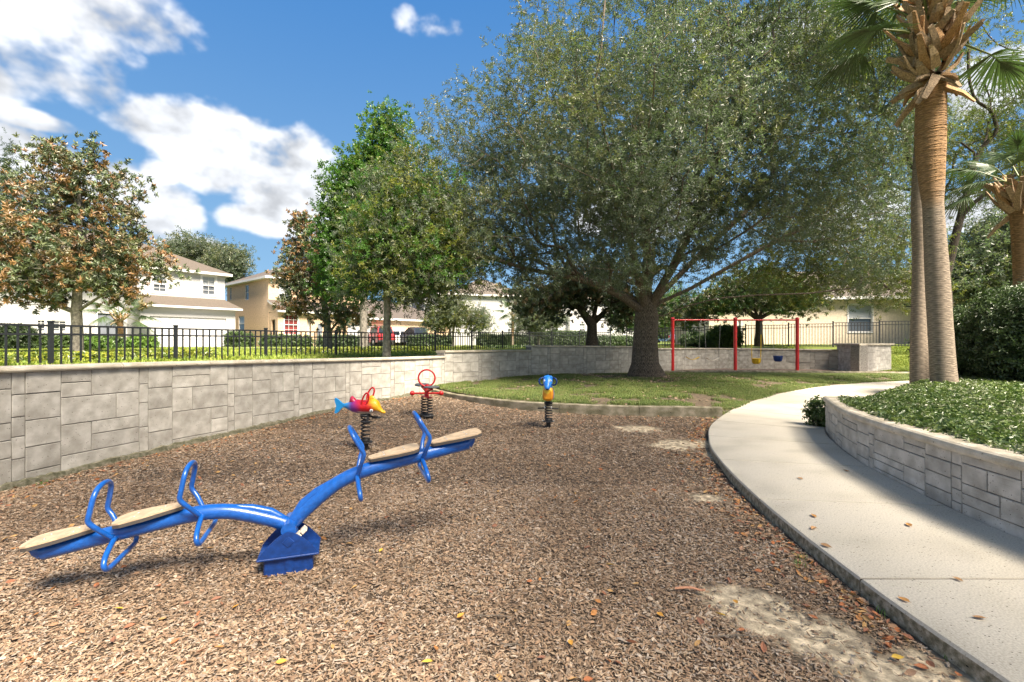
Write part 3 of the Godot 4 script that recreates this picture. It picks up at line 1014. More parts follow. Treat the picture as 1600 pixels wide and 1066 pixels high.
func make_seesaw() -> void:
	var o := thing("seesaw", "blue four-seat tube seesaw with its left end tipped down", "seesaw", P(-1.47, 0.0, 3.18))
	o.rotation.y = atan2(0.333, 0.943)      # local +x runs up the raised arm, local +z faces the camera
	var tilt := Transform3D(Basis(Vector3(0, 0, 1), 0.176), Vector3(0, 0.285, 0))
	var prof := func(s: float) -> float:      # height of the arm over the pivot
		var a := absf(s)
		var pts := [[0.0, 0.0], [0.08, 0.055], [0.2, 0.125], [0.32, 0.185], [0.45, 0.22], [0.6, 0.232], [1.4, 0.235]]
		for i in pts.size() - 1:
			if a <= pts[i + 1][0]:
				var p0: Vector2 = Vector2(pts[maxi(i - 1, 0)][0], pts[maxi(i - 1, 0)][1])
				var p1 := Vector2(pts[i][0], pts[i][1])
				var p2 := Vector2(pts[i + 1][0], pts[i + 1][1])
				var p3 := Vector2(pts[mini(i + 2, 6)][0], pts[mini(i + 2, 6)][1])
				return p1.cubic_interpolate(p2, p0, p3, (a - p1.x) / (p2.x - p1.x)).y
		return 0.235
	for side in [-1.0, 1.0]:
		var pts: Array = []
		for i in 40:
			var s: float = side * lerpf(0.0, 1.27, i / 39.0)
			pts.append(Vector3(s, prof.call(s), 0))
		var mb := MB.new()
		mb.xf = tilt
		var rr: Array = []
		for i in 40: rr.append(0.047)
		mb.tube(pts, rr, 20)
		# slanting cut end under the outer seat
		mb.tube([Vector3(side * 1.265, 0.235, 0), Vector3(side * 1.30, 0.255, 0), Vector3(side * 1.325, 0.272, 0)], [0.047, 0.034, 0.012], 20)
		var arm := part(o, "arm", mb, mat.blue)
		# web that stiffens the bend next to the pivot
		var web := MB.new()
		web.xf = tilt
		web.tube([Vector3(side * 0.02, 0.04, 0), Vector3(side * 0.1, 0.115, 0), Vector3(side * 0.2, 0.172, 0), Vector3(side * 0.3, 0.215, 0)], [0.02, 0.03, 0.026, 0.012], 10)
		part(arm, "web", web, mat.blue)
		for k in 2:
			var s_in: float = [0.56, 1.0][k]
			var s_out: float = [0.91, 1.375 if side > 0 else 1.335][k]
			# seat board, narrow towards the handle
			var poly := PackedVector2Array()
			var wi := 0.045
			var wo := 0.105
			for q in [[s_in, wi * 0.7], [s_in + 0.012, wi], [lerpf(s_in, s_out, 0.55), wo * 0.92], [s_out - 0.05, wo], [s_out - 0.012, wo * 0.82], [s_out, wo * 0.5]]: poly.append(Vector2(side * q[0], q[1]))
			for q in [[s_out, wo * 0.5], [s_out - 0.012, wo * 0.82], [s_out - 0.05, wo], [lerpf(s_in, s_out, 0.55), wo * 0.92], [s_in + 0.012, wi], [s_in, wi * 0.7]]: poly.append(Vector2(side * q[0], -q[1]))
			var bd := MB.new()
			bd.xf = tilt
			bd.slab(poly, 0.303, 0.312)
			var seat := part(o, "seat", bd, mat.board)
			var rim := MB.new()
			rim.xf = tilt
			rim.slab(poly, 0.283, 0.302)
			part(seat, "seat_underside", rim, mat.board_edge)
			for f in [0.3, 0.7]:
				for zz in [-0.035, 0.035]:
					var bolt := MB.new()
					bolt.xf = tilt
					bolt.ball(Vector3(side * lerpf(s_in, s_out, f), 0.312, zz), Vector3(0.008, 0.004, 0.008), 8, 4)
					part(seat, "bolt", bolt, mat.metal)
			# handle: two uprights that lean out, then back, joined by a rounded top
			var hs: float = side * [0.475, 0.925][k]
			var hp: Array = []
			var by := 0.235
			for zz in [-1.0, 1.0]:
				var leg := [Vector3(hs, by - 0.005, zz * 0.055), Vector3(hs + side * 0.035, by + 0.075, zz * 0.105), Vector3(hs + side * 0.06, by + 0.13, zz * 0.12), Vector3(hs + side * 0.045, by + 0.18, zz * 0.12), Vector3(hs + side * 0.018, by + 0.255, zz * 0.112), Vector3(hs + side * 0.006, by + 0.292, zz * 0.08), Vector3(hs + side * 0.0, by + 0.308, zz * 0.03)]
				if zz > 0: leg.reverse()
				hp.append_array(leg)
			var hm := MB.new()
			hm.xf = tilt
			hm.tube(bend(hp, 0.015), 0.0145, 12)
			part(o, "handle", hm, mat.blue)
			# foot rest: a long rounded loop hung under the arm
			var fp: Array = []
			for zz in [[0.0, 0.0], [0.06, -0.02], [0.14, -0.055], [0.2, -0.095], [0.222, -0.135], [0.2, -0.172], [0.14, -0.18], [0.0, -0.18], [-0.14, -0.18], [-0.2, -0.172], [-0.222, -0.135], [-0.2, -0.095], [-0.14, -0.055], [-0.06, -0.02]]:
				fp.append(Vector3(hs - side * 0.01, by + zz[1] * 0.74 - 0.01, zz[0]))
			var cl := fp.duplicate()
			cl.append(fp[0])
			var fm := MB.new()
			fm.xf = tilt
			fm.tube(bend(cl, 0.015), 0.0145, 12)
			part(o, "foot_rest", fm, mat.blue)
	# base: two fender plates, floor between them, and a foot of three ribs
	var base := MB.new()
	for zz in [-1.0, 1.0]:
		var poly: Array = []
		for i in 15:
			var q := 1.0 - i / 7.0
			poly.append(Vector2(q * 0.185, 0.122 + 0.158 * (1.0 - pow(absf(q), 1.55))))
		var z0: float = zz * 0.115
		var z1: float = zz * 0.123
		for i in 14:
			var a: Vector2 = poly[i]
			var b: Vector2 = poly[i + 1]
			var hi: float = maxf(z0, z1)
			var lo: float = minf(z0, z1)
			base.quad(Vector3(a.x, a.y, lo), Vector3(a.x, a.y, hi), Vector3(b.x, b.y, hi), Vector3(b.x, b.y, lo))
			base.tri(Vector3(0, 0.125, hi), Vector3(a.x, a.y, hi), Vector3(b.x, b.y, hi))
			base.tri(Vector3(0, 0.125, lo), Vector3(b.x, b.y, lo), Vector3(a.x, a.y, lo))
		var d := MB.new()
		d.xf = Transform3D(Basis(Vector3(0, 0, 1), PI / 4), Vector3(0, 0.215, 0))
		d.box(Vector3(-0.026, -0.026, minf(zz * 0.119, zz * 0.127)), Vector3(0.026, 0.026, maxf(zz * 0.119, zz * 0.127)), 0.002)
		part(o, "badge", d, mat.deep_blue)
	base.box(Vector3(-0.182, 0.112, -0.128), Vector3(0.182, 0.124, 0.128), 0.003)
	var bp := part(o, "base", base, mat.deep_blue)
	var foot := MB.new()
	for q in [[-0.145, 0.09], [0.055, 0.145]]: 
		foot.box(Vector3(q[0], -0.08, -0.1), Vector3(q[1], 0.111, 0.1), 0.008)
	part(o, "foot", foot, mat.deep_blue)
	var col := MB.new()
	col.lathe([Vector2(0.066, -0.08), Vector2(0.062, 0.03), Vector2(0.06, 0.11)], 20)
	col.xf = Transform3D(Basis.IDENTITY, Vector3(0, 0, 0.06))
	col.lathe([Vector2(0.05, -0.08), Vector2(0.05, 0.11)], 18)
	part(o, "column", col, mat.deep_blue)
	var hub := MB.new()
	hub.tube([Vector3(0, 0.285, -0.112), Vector3(0, 0.285, 0.112)], 0.045, 18)
	hub.tube([Vector3(0, 0.13, 0), Vector3(0, 0.285, 0)], 0.05, 14)
	part(o, "hub", hub, mat.blue)
	var pads := MB.new()
	pads.xf = Transform3D(Basis(Vector3(0, 0, 1), 0.75), Vector3(0.06, 0.235, 0.0))
	pads.box(Vector3(-0.03, -0.014, 0.03), Vector3(0.012, 0.014, 0.09), 0.003)
	pads.box(Vector3(0.018, -0.014, 0.03), Vector3(0.055, 0.014, 0.09), 0.003)
	part(o, "rubber_stop", pads, mat.sling_pale)

func rider_base(o: Node3D, top: float, wide := 0.056, turns := 6.0) -> void:
	var sp := MB.new()
	spring(sp, 0, 0, 0.155, top, wide, turns, 0.0105)
	part(o, "spring", sp, mat.black)
	var b := MB.new()
	b.lathe([Vector2(0.0, -0.06), Vector2(0.038, -0.06), Vector2(0.038, 0.11), Vector2(0.06, 0.112), Vector2(0.06, 0.16), Vector2(0.0, 0.162)], 16)
	b.lathe([Vector2(0.0, 0.10), Vector2(0.095, 0.10), Vector2(0.1, 0.104), Vector2(0.095, 0.112), Vector2(0.0, 0.113)], 20)
	part(o, "base_post", b, mat.black)
	var t := MB.new()
	t.lathe([Vector2(0.0, top - 0.02), Vector2(0.07, top - 0.02), Vector2(0.072, top + 0.015), Vector2(0.0, top + 0.02)], 16)
	part(o, "spring_clamp", t, mat.black)

func oval(x: float, yc: float, ry: float, rz: float, n := 18) -> Array:
	var r: Array = []
	for j in n:
		var a := TAU * j / n
		r.append(Vector3(x, yc + cos(a) * ry, sin(a) * rz))
	return r

func make_dolphin() -> void:
	var g := mulch_height(-2.0, 6.55)
	var o := thing("dolphin_spring_rider", "spring rider shaped like a dolphin with blue tail, red body and yellow head", "spring rider", P(-2.0, g, 6.55))
	o.rotation.y = -0.12
	rider_base(o, 0.47)
	# x forward (to the right), y up, z towards the camera
	var st := [[-0.315, 0.600, 0.020, 0.018], [-0.28, 0.598, 0.034, 0.026], [-0.23, 0.592, 0.056, 0.044], [-0.17, 0.594, 0.085, 0.066], [-0.10, 0.590, 0.093, 0.085], [-0.03, 0.588, 0.088, 0.096], [0.05, 0.592, 0.096, 0.096], [0.11, 0.598, 0.1, 0.088], [0.155, 0.600, 0.088, 0.076], [0.185, 0.588, 0.074, 0.062], [0.203, 0.565, 0.055, 0.048], [0.222, 0.540, 0.036, 0.038], [0.25, 0.522, 0.026, 0.03], [0.275, 0.513, 0.02, 0.022], [0.283, 0.512, 0.008, 0.01]]
	var rings: Array = []
	var cols: Array = []
	for s in st:
		rings.append(oval(s[0], s[1], s[2], s[3], 20))
		var row: Array = []
		for j in 20:
			var a := TAU * j / 20.0
			var x: float = s[0]
			var c := Color(0.01, 0.30, 0.72)
			c = c.lerp(Color(0.20, 0.02, 0.28), smoothstep(-0.27, -0.16, x))
			c = c.lerp(Color(0.62, 0.008, 0.012), smoothstep(-0.15, -0.03, x + 0.05 * cos(a)))
			c = c.lerp(Color(0.80, 0.42, 0.01), smoothstep(0.095, 0.16, x + 0.06 * cos(a)))
			if cos(a) < -0.72 and x > -0.05: c = Color(0.72, 0.62, 0.56)
			row.append(c)
		cols.append(row)
	var body := MB.new()
	body.loft(rings, cols)
	# raised seat back and the hump under the handles
	var hump: Array = []
	var hc: Array = []
	for s in [[-0.235, 0.625, 0.01, 0.012], [-0.215, 0.665, 0.05, 0.03], [-0.19, 0.675, 0.06, 0.045], [-0.155, 0.65, 0.055, 0.05], [-0.12, 0.625, 0.04, 0.045]]:
		hump.append(oval(s[0], s[1], s[2], s[3], 12))
		hc.append(Color(0.5, 0.012, 0.06))
	body.loft(hump, hc)
	hump = []; hc = []
	for s in [[0.01, 0.66, 0.02, 0.03], [0.05, 0.69, 0.035, 0.035], [0.085, 0.70, 0.05, 0.03], [0.12, 0.68, 0.05, 0.025], [0.16, 0.65, 0.03, 0.015]]:
		hump.append(oval(s[0], s[1], s[2], s[3], 12))
		hc.append(Color(0.80, 0.42, 0.01).lerp(Color(0.6, 0.02, 0.01), clampf((0.08 - s[0]) * 12.0, 0, 1)))
	body.loft(hump, hc)
	part(o, "body", body, mat.toy)
	var tail := MB.new()
	tail.col = Color(0.01, 0.30, 0.72)
	tail.xf = Transform3D(Basis(Vector3(1, 0, 0), PI / 2), Vector3.ZERO)      # slab in the upright plane
	var poly := PackedVector2Array()
	for q in [[-0.29, 0.617], [-0.335, 0.632], [-0.385, 0.675], [-0.425, 0.702], [-0.44, 0.69], [-0.432, 0.64], [-0.415, 0.595], [-0.428, 0.54], [-0.44, 0.497], [-0.425, 0.486], [-0.385, 0.508], [-0.335, 0.565], [-0.29, 0.58]]: poly.append(Vector2(q[0], -q[1]))
	tail.slab(poly, -0.014, 0.014)
	part(o, "tail", tail, mat.toy)
	for zz in [-1.0, 1.0]:
		var eye := MB.new()
		eye.col = Color(0.85, 0.85, 0.83)
		eye.ball(Vector3(0.115, 0.545, zz * 0.078), Vector3(0.024, 0.024, 0.012), 12, 8)
		var e := part(o, "eye", eye, mat.toy)
		var pu := MB.new()
		pu.col = Color(0.01, 0.01, 0.012)
		pu.ball(Vector3(0.12, 0.543, zz * 0.087), Vector3(0.011, 0.012, 0.006), 10, 6)
		part(e, "pupil", pu, mat.toy)
		var h := MB.new()
		var ring: Array = []
		for i in 18:
			var a := TAU * i / 18.0
			ring.append(Vector3(0.035 + sin(a) * 0.042 + 0.03 * cos(a), 0.745 + cos(a) * 0.095 + (0.0 if zz < 0 else -0.055), zz * (0.085 + 0.01 * cos(a))))
		h.tube(ring, 0.012, 9, false, true)
		part(o, "handle", h, mat.red)
		var fl := MB.new()
		fl.tube([Vector3(0.03, 0.47, 0), Vector3(0.08, 0.43, zz * 0.1), Vector3(0.09, 0.42, zz * 0.19)], 0.015, 8)
		fl.box(Vector3(0.03, 0.405, zz * 0.17 - 0.04), Vector3(0.15, 0.42, zz * 0.17 + 0.04), 0.005)
		part(o, "foot_rest", fl, mat.black)

func make_two_seat_rider() -> void:
	var g := mulch_height(-1.6, 9.0)
	var o := thing("two_seat_spring_rider", "red two-seat spring rider with a hoop handle and black seats", "spring rider", P(-1.6, g, 9.0))
	o.rotation.y = 0.5
	for zz in [-0.11, 0.11]:
		var sp := MB.new()
		spring(sp, 0.02 * signf(zz), zz, 0.07, 0.375, 0.05, 6.0, 0.011)
		part(o, "spring", sp, mat.black)
		var b := MB.new()
		b.xf = Transform3D(Basis.IDENTITY, Vector3(0.02 * signf(zz), 0, zz))
		b.lathe([Vector2(0.0, -0.04), Vector2(0.07, -0.04), Vector2(0.07, 0.05), Vector2(0.05, 0.075), Vector2(0.0, 0.08)], 14)
		part(o, "base_clamp", b, mat.black)
	var plate := MB.new()
	plate.box(Vector3(-0.09, 0.035, -0.19), Vector3(0.09, 0.05, 0.19), 0.006)
	part(o, "base_plate", plate, mat.black)
	var fr := MB.new()
	fr.box(Vector3(-0.05, 0.375, -0.2), Vector3(0.05, 0.395, 0.2), 0.006)
	fr.tube([Vector3(0, 0.39, 0), Vector3(0, 0.62, 0)], [0.045, 0.03], 12)
	fr.tube([Vector3(0, 0.5, -0.05), Vector3(0, 0.56, -0.28)], 0.03, 10)
	fr.tube([Vector3(0, 0.5, 0.05), Vector3(0, 0.56, 0.28)], 0.03, 10)
	part(o, "frame", fr, mat.red)
	for zz in [-0.3, 0.3]:
		var s := MB.new()
		s.xf = Transform3D(Basis(Vector3(1, 0, 0), -0.05 * signf(zz)), Vector3(0, 0, zz))
		s.lathe([Vector2(0.0, 0.57), Vector2(0.135, 0.57), Vector2(0.145, 0.585), Vector2(0.135, 0.605), Vector2(0.08, 0.612), Vector2(0.0, 0.608)], 20)
		part(o, "seat", s, mat.seat_grey)
	var ring := MB.new()
	var pts: Array = []
	for i in 28:
		var a := TAU * i / 28.0
		pts.append(Vector3(sin(a) * 0.155 * 0.88, 0.735 + cos(a) * 0.155, sin(a) * 0.155 * 0.48))
	ring.tube(pts, 0.0165, 10, false, true)
	part(o, "hoop_handle", ring, mat.red)
	var bar := MB.new()
	var dx := Vector3(0.88, 0, 0.48)
	bar.tube([Vector3(0, 0.45, 0) - dx * 0.27, Vector3(0, 0.45, 0) + dx * 0.27], 0.017, 10)
	var bo := part(o, "foot_bar", bar, mat.red)
	for e in [-1.0, 1.0]:
		var bl := MB.new()
		bl.ball(Vector3(0, 0.45, 0) + dx * 0.27 * e, Vector3.ONE * 0.047, 16, 10)
		part(bo, "ball_end", bl, mat.red)

func make_small_rider() -> void:
	var g := mulch_height(0.615, 8.1)
	var o := thing("animal_spring_rider", "blue and orange animal spring rider facing the camera with round ear handles", "spring rider", P(0.615, g, 8.1))
	o.rotation.y = -0.16
	rider_base(o, 0.42)
	var st := [[0.165, 0.575, 0.075, 0.062], [0.155, 0.575, 0.105, 0.08], [0.11, 0.578, 0.118, 0.09], [0.03, 0.57, 0.112, 0.096], [-0.06, 0.555, 0.095, 0.095], [-0.15, 0.57, 0.085, 0.082], [-0.22, 0.60, 0.06, 0.055], [-0.27, 0.64, 0.02, 0.02]]
	var rings: Array = []
	var cols: Array = []
	st.reverse()
	for s in st:
		var ring: Array = []
		var row: Array = []
		for j in 20:
			var a := TAU * j / 20.0
			ring.append(Vector3(signf(cos(a)) * pow(absf(cos(a)), 0.62) * s[3], s[1] + signf(sin(a)) * pow(absf(sin(a)), 0.62) * s[2], s[0]))
			var c := Color(0.78, 0.30, 0.01) if s[0] > 0.06 else Color(0.012, 0.16, 0.60)
			if s[0] > 0.06 and sin(a) < -0.3 and s[0] < 0.15: c = Color(0.62, 0.06, 0.01)
			if sin(a) > 0.55 and s[0] > 0.12: c = Color(0.8, 0.5, 0.03)
			row.append(c)
		rings.append(ring); cols.append(row)
	var b := MB.new()
	b.loft(rings, cols)
	part(o, "body", b, mat.toy)
	var hd := MB.new()
	hd.col = Color(0.012, 0.20, 0.70)
	hd.xf = Transform3D(Basis(Vector3(1, 0, 0), 0.75), Vector3(0, 0.77, 0.13))
	var hr: Array = []
	for s in [[-0.13, 0.045, 0.05], [-0.1, 0.07, 0.068], [-0.04, 0.082, 0.075], [0.03, 0.07, 0.066], [0.09, 0.05, 0.05], [0.13, 0.042, 0.042], [0.15, 0.025, 0.026]]:
		var ring: Array = []
		for j in 18: ring.append(Vector3(cos(TAU * j / 18.0) * s[1], sin(TAU * j / 18.0) * s[2], s[0]))
		hr.append(ring)
	hd.loft(hr, [])
	hd.xf = Transform3D(Basis.IDENTITY, Vector3(0, 0.845, 0.08))
	hd.box(Vector3(-0.075, -0.03, -0.05), Vector3(0.075, 0.035, 0.05), 0.02)
	hd.xf = Transform3D(Basis(Vector3(1, 0, 0), -0.3), Vector3(0, 0.68, 0.03))
	hd.ball(Vector3.ZERO, Vector3(0.07, 0.12, 0.08))
	part(o, "head", hd, mat.toy)
	var nose := MB.new()
	nose.col = Color(0.012, 0.012, 0.014)
	nose.ball(Vector3(0, 0.668, 0.235), Vector3(0.026, 0.016, 0.016), 12, 6)
	part(o, "nose", nose, mat.toy)
	for e in [-1.0, 1.0]:
		var h := MB.new()
		var pts: Array = []
		for i in 20:
			var a := TAU * i / 20.0
			pts.append(Vector3(e * (0.095 + cos(a) * 0.052), 0.785 + sin(a) * 0.06, 0.08 + cos(a) * 0.02))
		h.tube(pts, 0.0135, 9, false, true)
		part(o, "ear_handle", h, mat.deep_blue)
		var eye := MB.new()
		eye.col = Color(0.8, 0.8, 0.78)
		eye.ball(Vector3(e * 0.052, 0.805, 0.175), Vector3(0.014, 0.018, 0.01), 10, 6)
		part(o, "eye", eye, mat.toy)
		var f := MB.new()
		f.tube([Vector3(0, 0.34, 0.05), Vector3(e * 0.06, 0.335, 0.06), Vector3(e * 0.175, 0.33, 0.06)], 0.012, 8)
		part(o, "foot_rest", f, mat.black)
		for q in [[Vector3(e * 0.055, 0.345, 0.075), Vector3(0.012, 0.022, 0.012)], [Vector3(e * 0.09, 0.117, 0.02), Vector3(0.014, 0.009, 0.014)]]:
			var bt := MB.new()
			bt.ball(q[0], q[1], 8, 6)
			part(o, "bolt", bt, mat.metal)

func make_swings() -> void:
	var D := 19.9
	var xs := [6.66, 9.26, 11.83]
	var g := 0.27
	var o := thing("swing_set", "bright red swing frame with three posts and a thin top rail", "swing frame", P(9.26, g, D))
	for x in xs:
		var mb := MB.new()
		mb.xf = Transform3D(Basis.IDENTITY, P(x, 0, D))
		mb.lathe([Vector2(0.068, g - 0.2), Vector2(0.07, g + 2.12), Vector2(0.082, g + 2.122), Vector2(0.082, g + 2.17), Vector2(0.06, g + 2.2), Vector2(0.0, g + 2.215)], 16)
		part(o, "post", mb, mat.red, true)
	for k in 2:
		var mb := MB.new()
		mb.tube([P(xs[k] + 0.05, g + 2.1, D), P(xs[k + 1] - 0.05, g + 2.1, D)], 0.034, 10)
		var r := part(o, "top_rail", mb, mat.red, true)
		for f in [0.2, 0.45, 0.58, 0.83]:
			var hg := MB.new()
			var x := lerpf(xs[k], xs[k + 1], f)
			hg.box(P(x - 0.02, g + 2.03, D + 0.03), P(x + 0.02, g + 2.075, D - 0.03), 0.004)
			part(r, "hanger", hg, mat.metal, true)
	var hang := g + 2.03
	var belts := [[7.16, 7.81, mat.yellow, "belt swing with a yellow and pale seat next to the oak", 0.50], [7.99, 8.64, mat.sling_pale, "belt swing with a pale pinkish seat left of the middle red post", 0.47]]
	for b in belts:
		var t := thing("belt_swing", b[3], "swing", P((b[0] + b[1]) / 2, g + b[4], D), "swings hanging from the red frame")
		var sag: Array = []
		for i in 13:
			var a := i / 12.0 - 0.5
			sag.append(P(lerpf(b[0] + 0.06, b[1] - 0.06, i / 12.0), g + b[4] - 0.03 + a * a * 0.42, D))
		var mb := MB.new()
		for i in 12:
			var w := Vector3(0, 0, 0.075)
			mb.quad(sag[i] + w, sag[i + 1] + w, sag[i + 1] - w, sag[i] - w)
			mb.quad(sag[i] - w - Vector3(0, 0.012, 0), sag[i + 1] - w - Vector3(0, 0.012, 0), sag[i + 1] + w - Vector3(0, 0.012, 0), sag[i] + w - Vector3(0, 0.012, 0))
			mb.quad(sag[i] + w - Vector3(0, 0.012, 0), sag[i + 1] + w - Vector3(0, 0.012, 0), sag[i + 1] + w, sag[i] + w)
		part(t, "seat", mb, b[2], true)
		for x in [[b[0], sag[0]], [b[1], sag[12]]]:
			var ch := MB.new()
			_chain(ch, P(x[0], hang, D), x[1])
			part(t, "chain", ch, mat.chain, true)
	var buckets := [[9.93, 10.33, mat.yellow, "yellow bucket swing with yellow sleeved chains in front of the small tree", 0.42, true], [10.82, 11.24, mat.deep_blue, "blue bucket swing nearest the right red post", 0.52, false]]
	for b in buckets:
		var cx: float = (b[0] + b[1]) / 2
		var y: float = g + b[4]
		var t := thing("bucket_swing", b[3], "swing", P(cx, y, D), "swings hanging from the red frame")
		var mb := MB.new()
		var rings: Array = []
		for s in [[0.0, 0.10, 0.09], [0.03, 0.15, 0.13], [0.10, 0.175, 0.15], [0.17, 0.18, 0.155], [0.22, 0.185, 0.16]]:
			var ring: Array = []
			for j in 16: ring.append(Vector3(sin(TAU * j / 16.0) * s[1], y - 0.14 + s[0], -D + cos(TAU * j / 16.0) * s[2]))
			rings.append(ring)
		mb.loft(rings, [], false)
		for j in 16:
			mb.tri(Vector3(0, y - 0.145, -D), rings[0][(j + 1) % 16], rings[0][j])
		for i in mb.v.size(): mb.v[i].x += cx
		part(t, "bucket", mb, b[2], true)
		var rim := MB.new()
		var rp: Array = []
		for j in 20: rp.append(Vector3(cx + sin(TAU * j / 20.0) * 0.185, y + 0.08, -D + cos(TAU * j / 20.0) * 0.16))
		rim.tube(rp, 0.014, 8, false, true)
		rim.tube([Vector3(cx, y + 0.08, -D + 0.16), Vector3(cx, y - 0.03, -D + 0.165), Vector3(cx, y - 0.13, -D + 0.1)], 0.02, 8)
		part(t, "rim", rim, b[2], true)
		for e in [-1.0, 1.0]:
			var ch := MB.new()
			var a := P(cx + e * 0.2, hang, D)
			var z := Vector3(cx + e * 0.185, y + 0.08, -D)
			_chain(ch, a, z)
			var cn := part(t, "chain", ch, mat.chain, true)
			if b[5]:
				var sl := MB.new()
				sl.tube([a.lerp(z, 0.35), a.lerp(z, 0.97)], 0.016, 8)
				part(cn, "sleeve", sl, mat.yellow, true)

func _chain(mb: MB, a: Vector3, b: Vector3) -> void:
	var n := int(a.distance_to(b) / 0.055)
	for i in n:
		var p := a.lerp(b, float(i) / n)
		var q := a.lerp(b, (i + 0.95) / n)
		var w := Vector3(0.012, 0, 0) if i % 2 == 0 else Vector3(0, 0, 0.012)
		mb.tube([p - w, q - w], 0.0045, 4, false)
		mb.tube([p + w, q + w], 0.0045, 4, false)

# ---------------------------------------------------------------- fences
func fence(o: Node3D, posts: Array, per: int, base: Callable, top: Array, thick: float) -> void:
	var pm := BoxMesh.new()
	pm.size = Vector3(thick * 2.4, 1.0, thick * 2.4)
	var cap := BoxMesh.new()
	cap.size = Vector3(thick * 2.9, 0.03, thick * 2.9)
	var km := BoxMesh.new()
	km.size = Vector3(thick, 1.0, thick)
	var org := o.position
	for i in posts.size():
		var p: Vector2 = posts[i]
		var yb: float = base.call(p.x, p.y)
		var m := part(o, "post", pm, mat.fence)
		m.position = P(p.x, (yb + top[i] + 0.06) / 2, p.y) - org
		m.scale = Vector3(1, top[i] + 0.06 - yb, 1)
		var dir: Vector2 = posts[mini(i + 1, posts.size() - 1)] - posts[maxi(i - 1, 0)]
		m.rotation.y = atan2(dir.y, dir.x)
		var c := part(o, "post_cap", cap, mat.fence)
		c.position = P(p.x, top[i] + 0.07, p.y) - org
		c.rotation.y = m.rotation.y
		if i == posts.size() - 1: break
		var q: Vector2 = posts[i + 1]
		var yq: float = base.call(q.x, q.y)
		var ang := atan2(q.y - p.y, q.x - p.x)
		for r in [0.0, -0.16, -10.0]:
			var ra: float = top[i] + r if r > -5 else yb + 0.1
			var rb: float = top[i] + r if r > -5 else yq + 0.1
			var mb := MB.new()
			var a := P(p.x, ra, p.y)
			var b := P(q.x, rb, q.y)
			mb.xf = Transform3D(Basis(Vector3.UP, ang), (a + b) / 2)
			var hl := p.distance_to(q) / 2 - thick * 1.0
			mb.box(Vector3(-hl, -thick * 0.7, -thick * 0.7), Vector3(hl, thick * 0.7, thick * 0.7))
			part(o, "rail", mb, mat.fence, true)
		for k in range(1, per):
			var f := p.lerp(q, float(k) / per)
			var y0: float = base.call(f.x, f.y) + 0.04
			var y1: float = top[i]
			var kk := part(o, "picket", km, mat.fence)
			kk.position = P(f.x, (y0 + y1) / 2, f.y) - org
			kk.scale = Vector3(1, y1 - y0, 1)
			kk.rotation.y = ang

func make_fences() -> void:
	var o := thing("iron_fence", "black metal picket fence along the long retaining wall", "fence", P(-5.69, 0.9, 15.5))
	var posts := [Vector2(-8.95, 6.35), Vector2(-8.41, 8.75), Vector2(-7.78, 11.1), Vector2(-6.85, 13.35), Vector2(-5.69, 15.5), Vector2(-4.6, 17.7), Vector2(-3.14, 19.65), Vector2(-1.82, 21.7), Vector2(-0.47, 23.7), Vector2(0.93, 25.7), Vector2(2.3, 27.75), Vector2(4.1, 29.2), Vector2(6.2, 30.3)]
	var tops := [1.78, 1.785, 1.785, 1.78, 1.79, 1.80, 1.86, 1.90, 1.93, 1.96, 2.0, 2.05, 2.1]
	fence(o, posts, 15, func(_x, _d): return 0.82, tops, 0.026)
	var r := thing("rear_iron_fence", "black metal picket fence in front of the tan house at the right", "fence", P(12.5, 1.15, 25.0))
	posts = []
	tops = []
	for k in 13:
		var t := k / 12.0
		posts.append(Vector2(lerpf(6.6, 31.0, t), lerpf(27.6, 21.5, t)))
		tops.append(lerpf(2.2, 2.5, clampf(t * 2.0, 0, 1)))
	fence(r, posts, 15, func(x, _d): return 1.08 + 0.1 * smoothstep(8.0, 14.0, x), tops, 0.024)
# ---------------------------------------------------------------- houses
class Frame:      # a house's own axes: u along the front, v inwards
	var o: Vector2
	var a: Vector2
	var b: Vector2
	func _init(oo: Vector2, aa: Vector2, bb: Vector2) -> void:
		o = oo; a = aa.normalized(); b = bb.normalized()
	func p(u: float, y: float, v: float) -> Vector3:
		var q := o + a * u + b * v
		return Vector3(q.x, y, -q.y)
	func u_at(px: float, v: float) -> float:      # where on the plane v a column of the photograph falls
		var q := (px - 800.0) / 750.0
		var s := o + b * v
		return (q * s.y - s.x) / (a.x - q * a.y)
	func y_at(py: float, u: float, v: float) -> float:
		var s := o + b * v + a * u
		return 1.5 - (py - 532.0) / 750.0 * s.y
	func opening(r: Array, v: float) -> Array:      # [u0, y0, u1, y1] from a photo box [x0, y0, x1, y1]
		var u0 := u_at(r[0], v)
		var u1 := u_at(r[2], v)
		var um := (u0 + u1) / 2
		return [minf(u0, u1), y_at(r[3], um, v), maxf(u0, u1), y_at(r[1], um, v)]

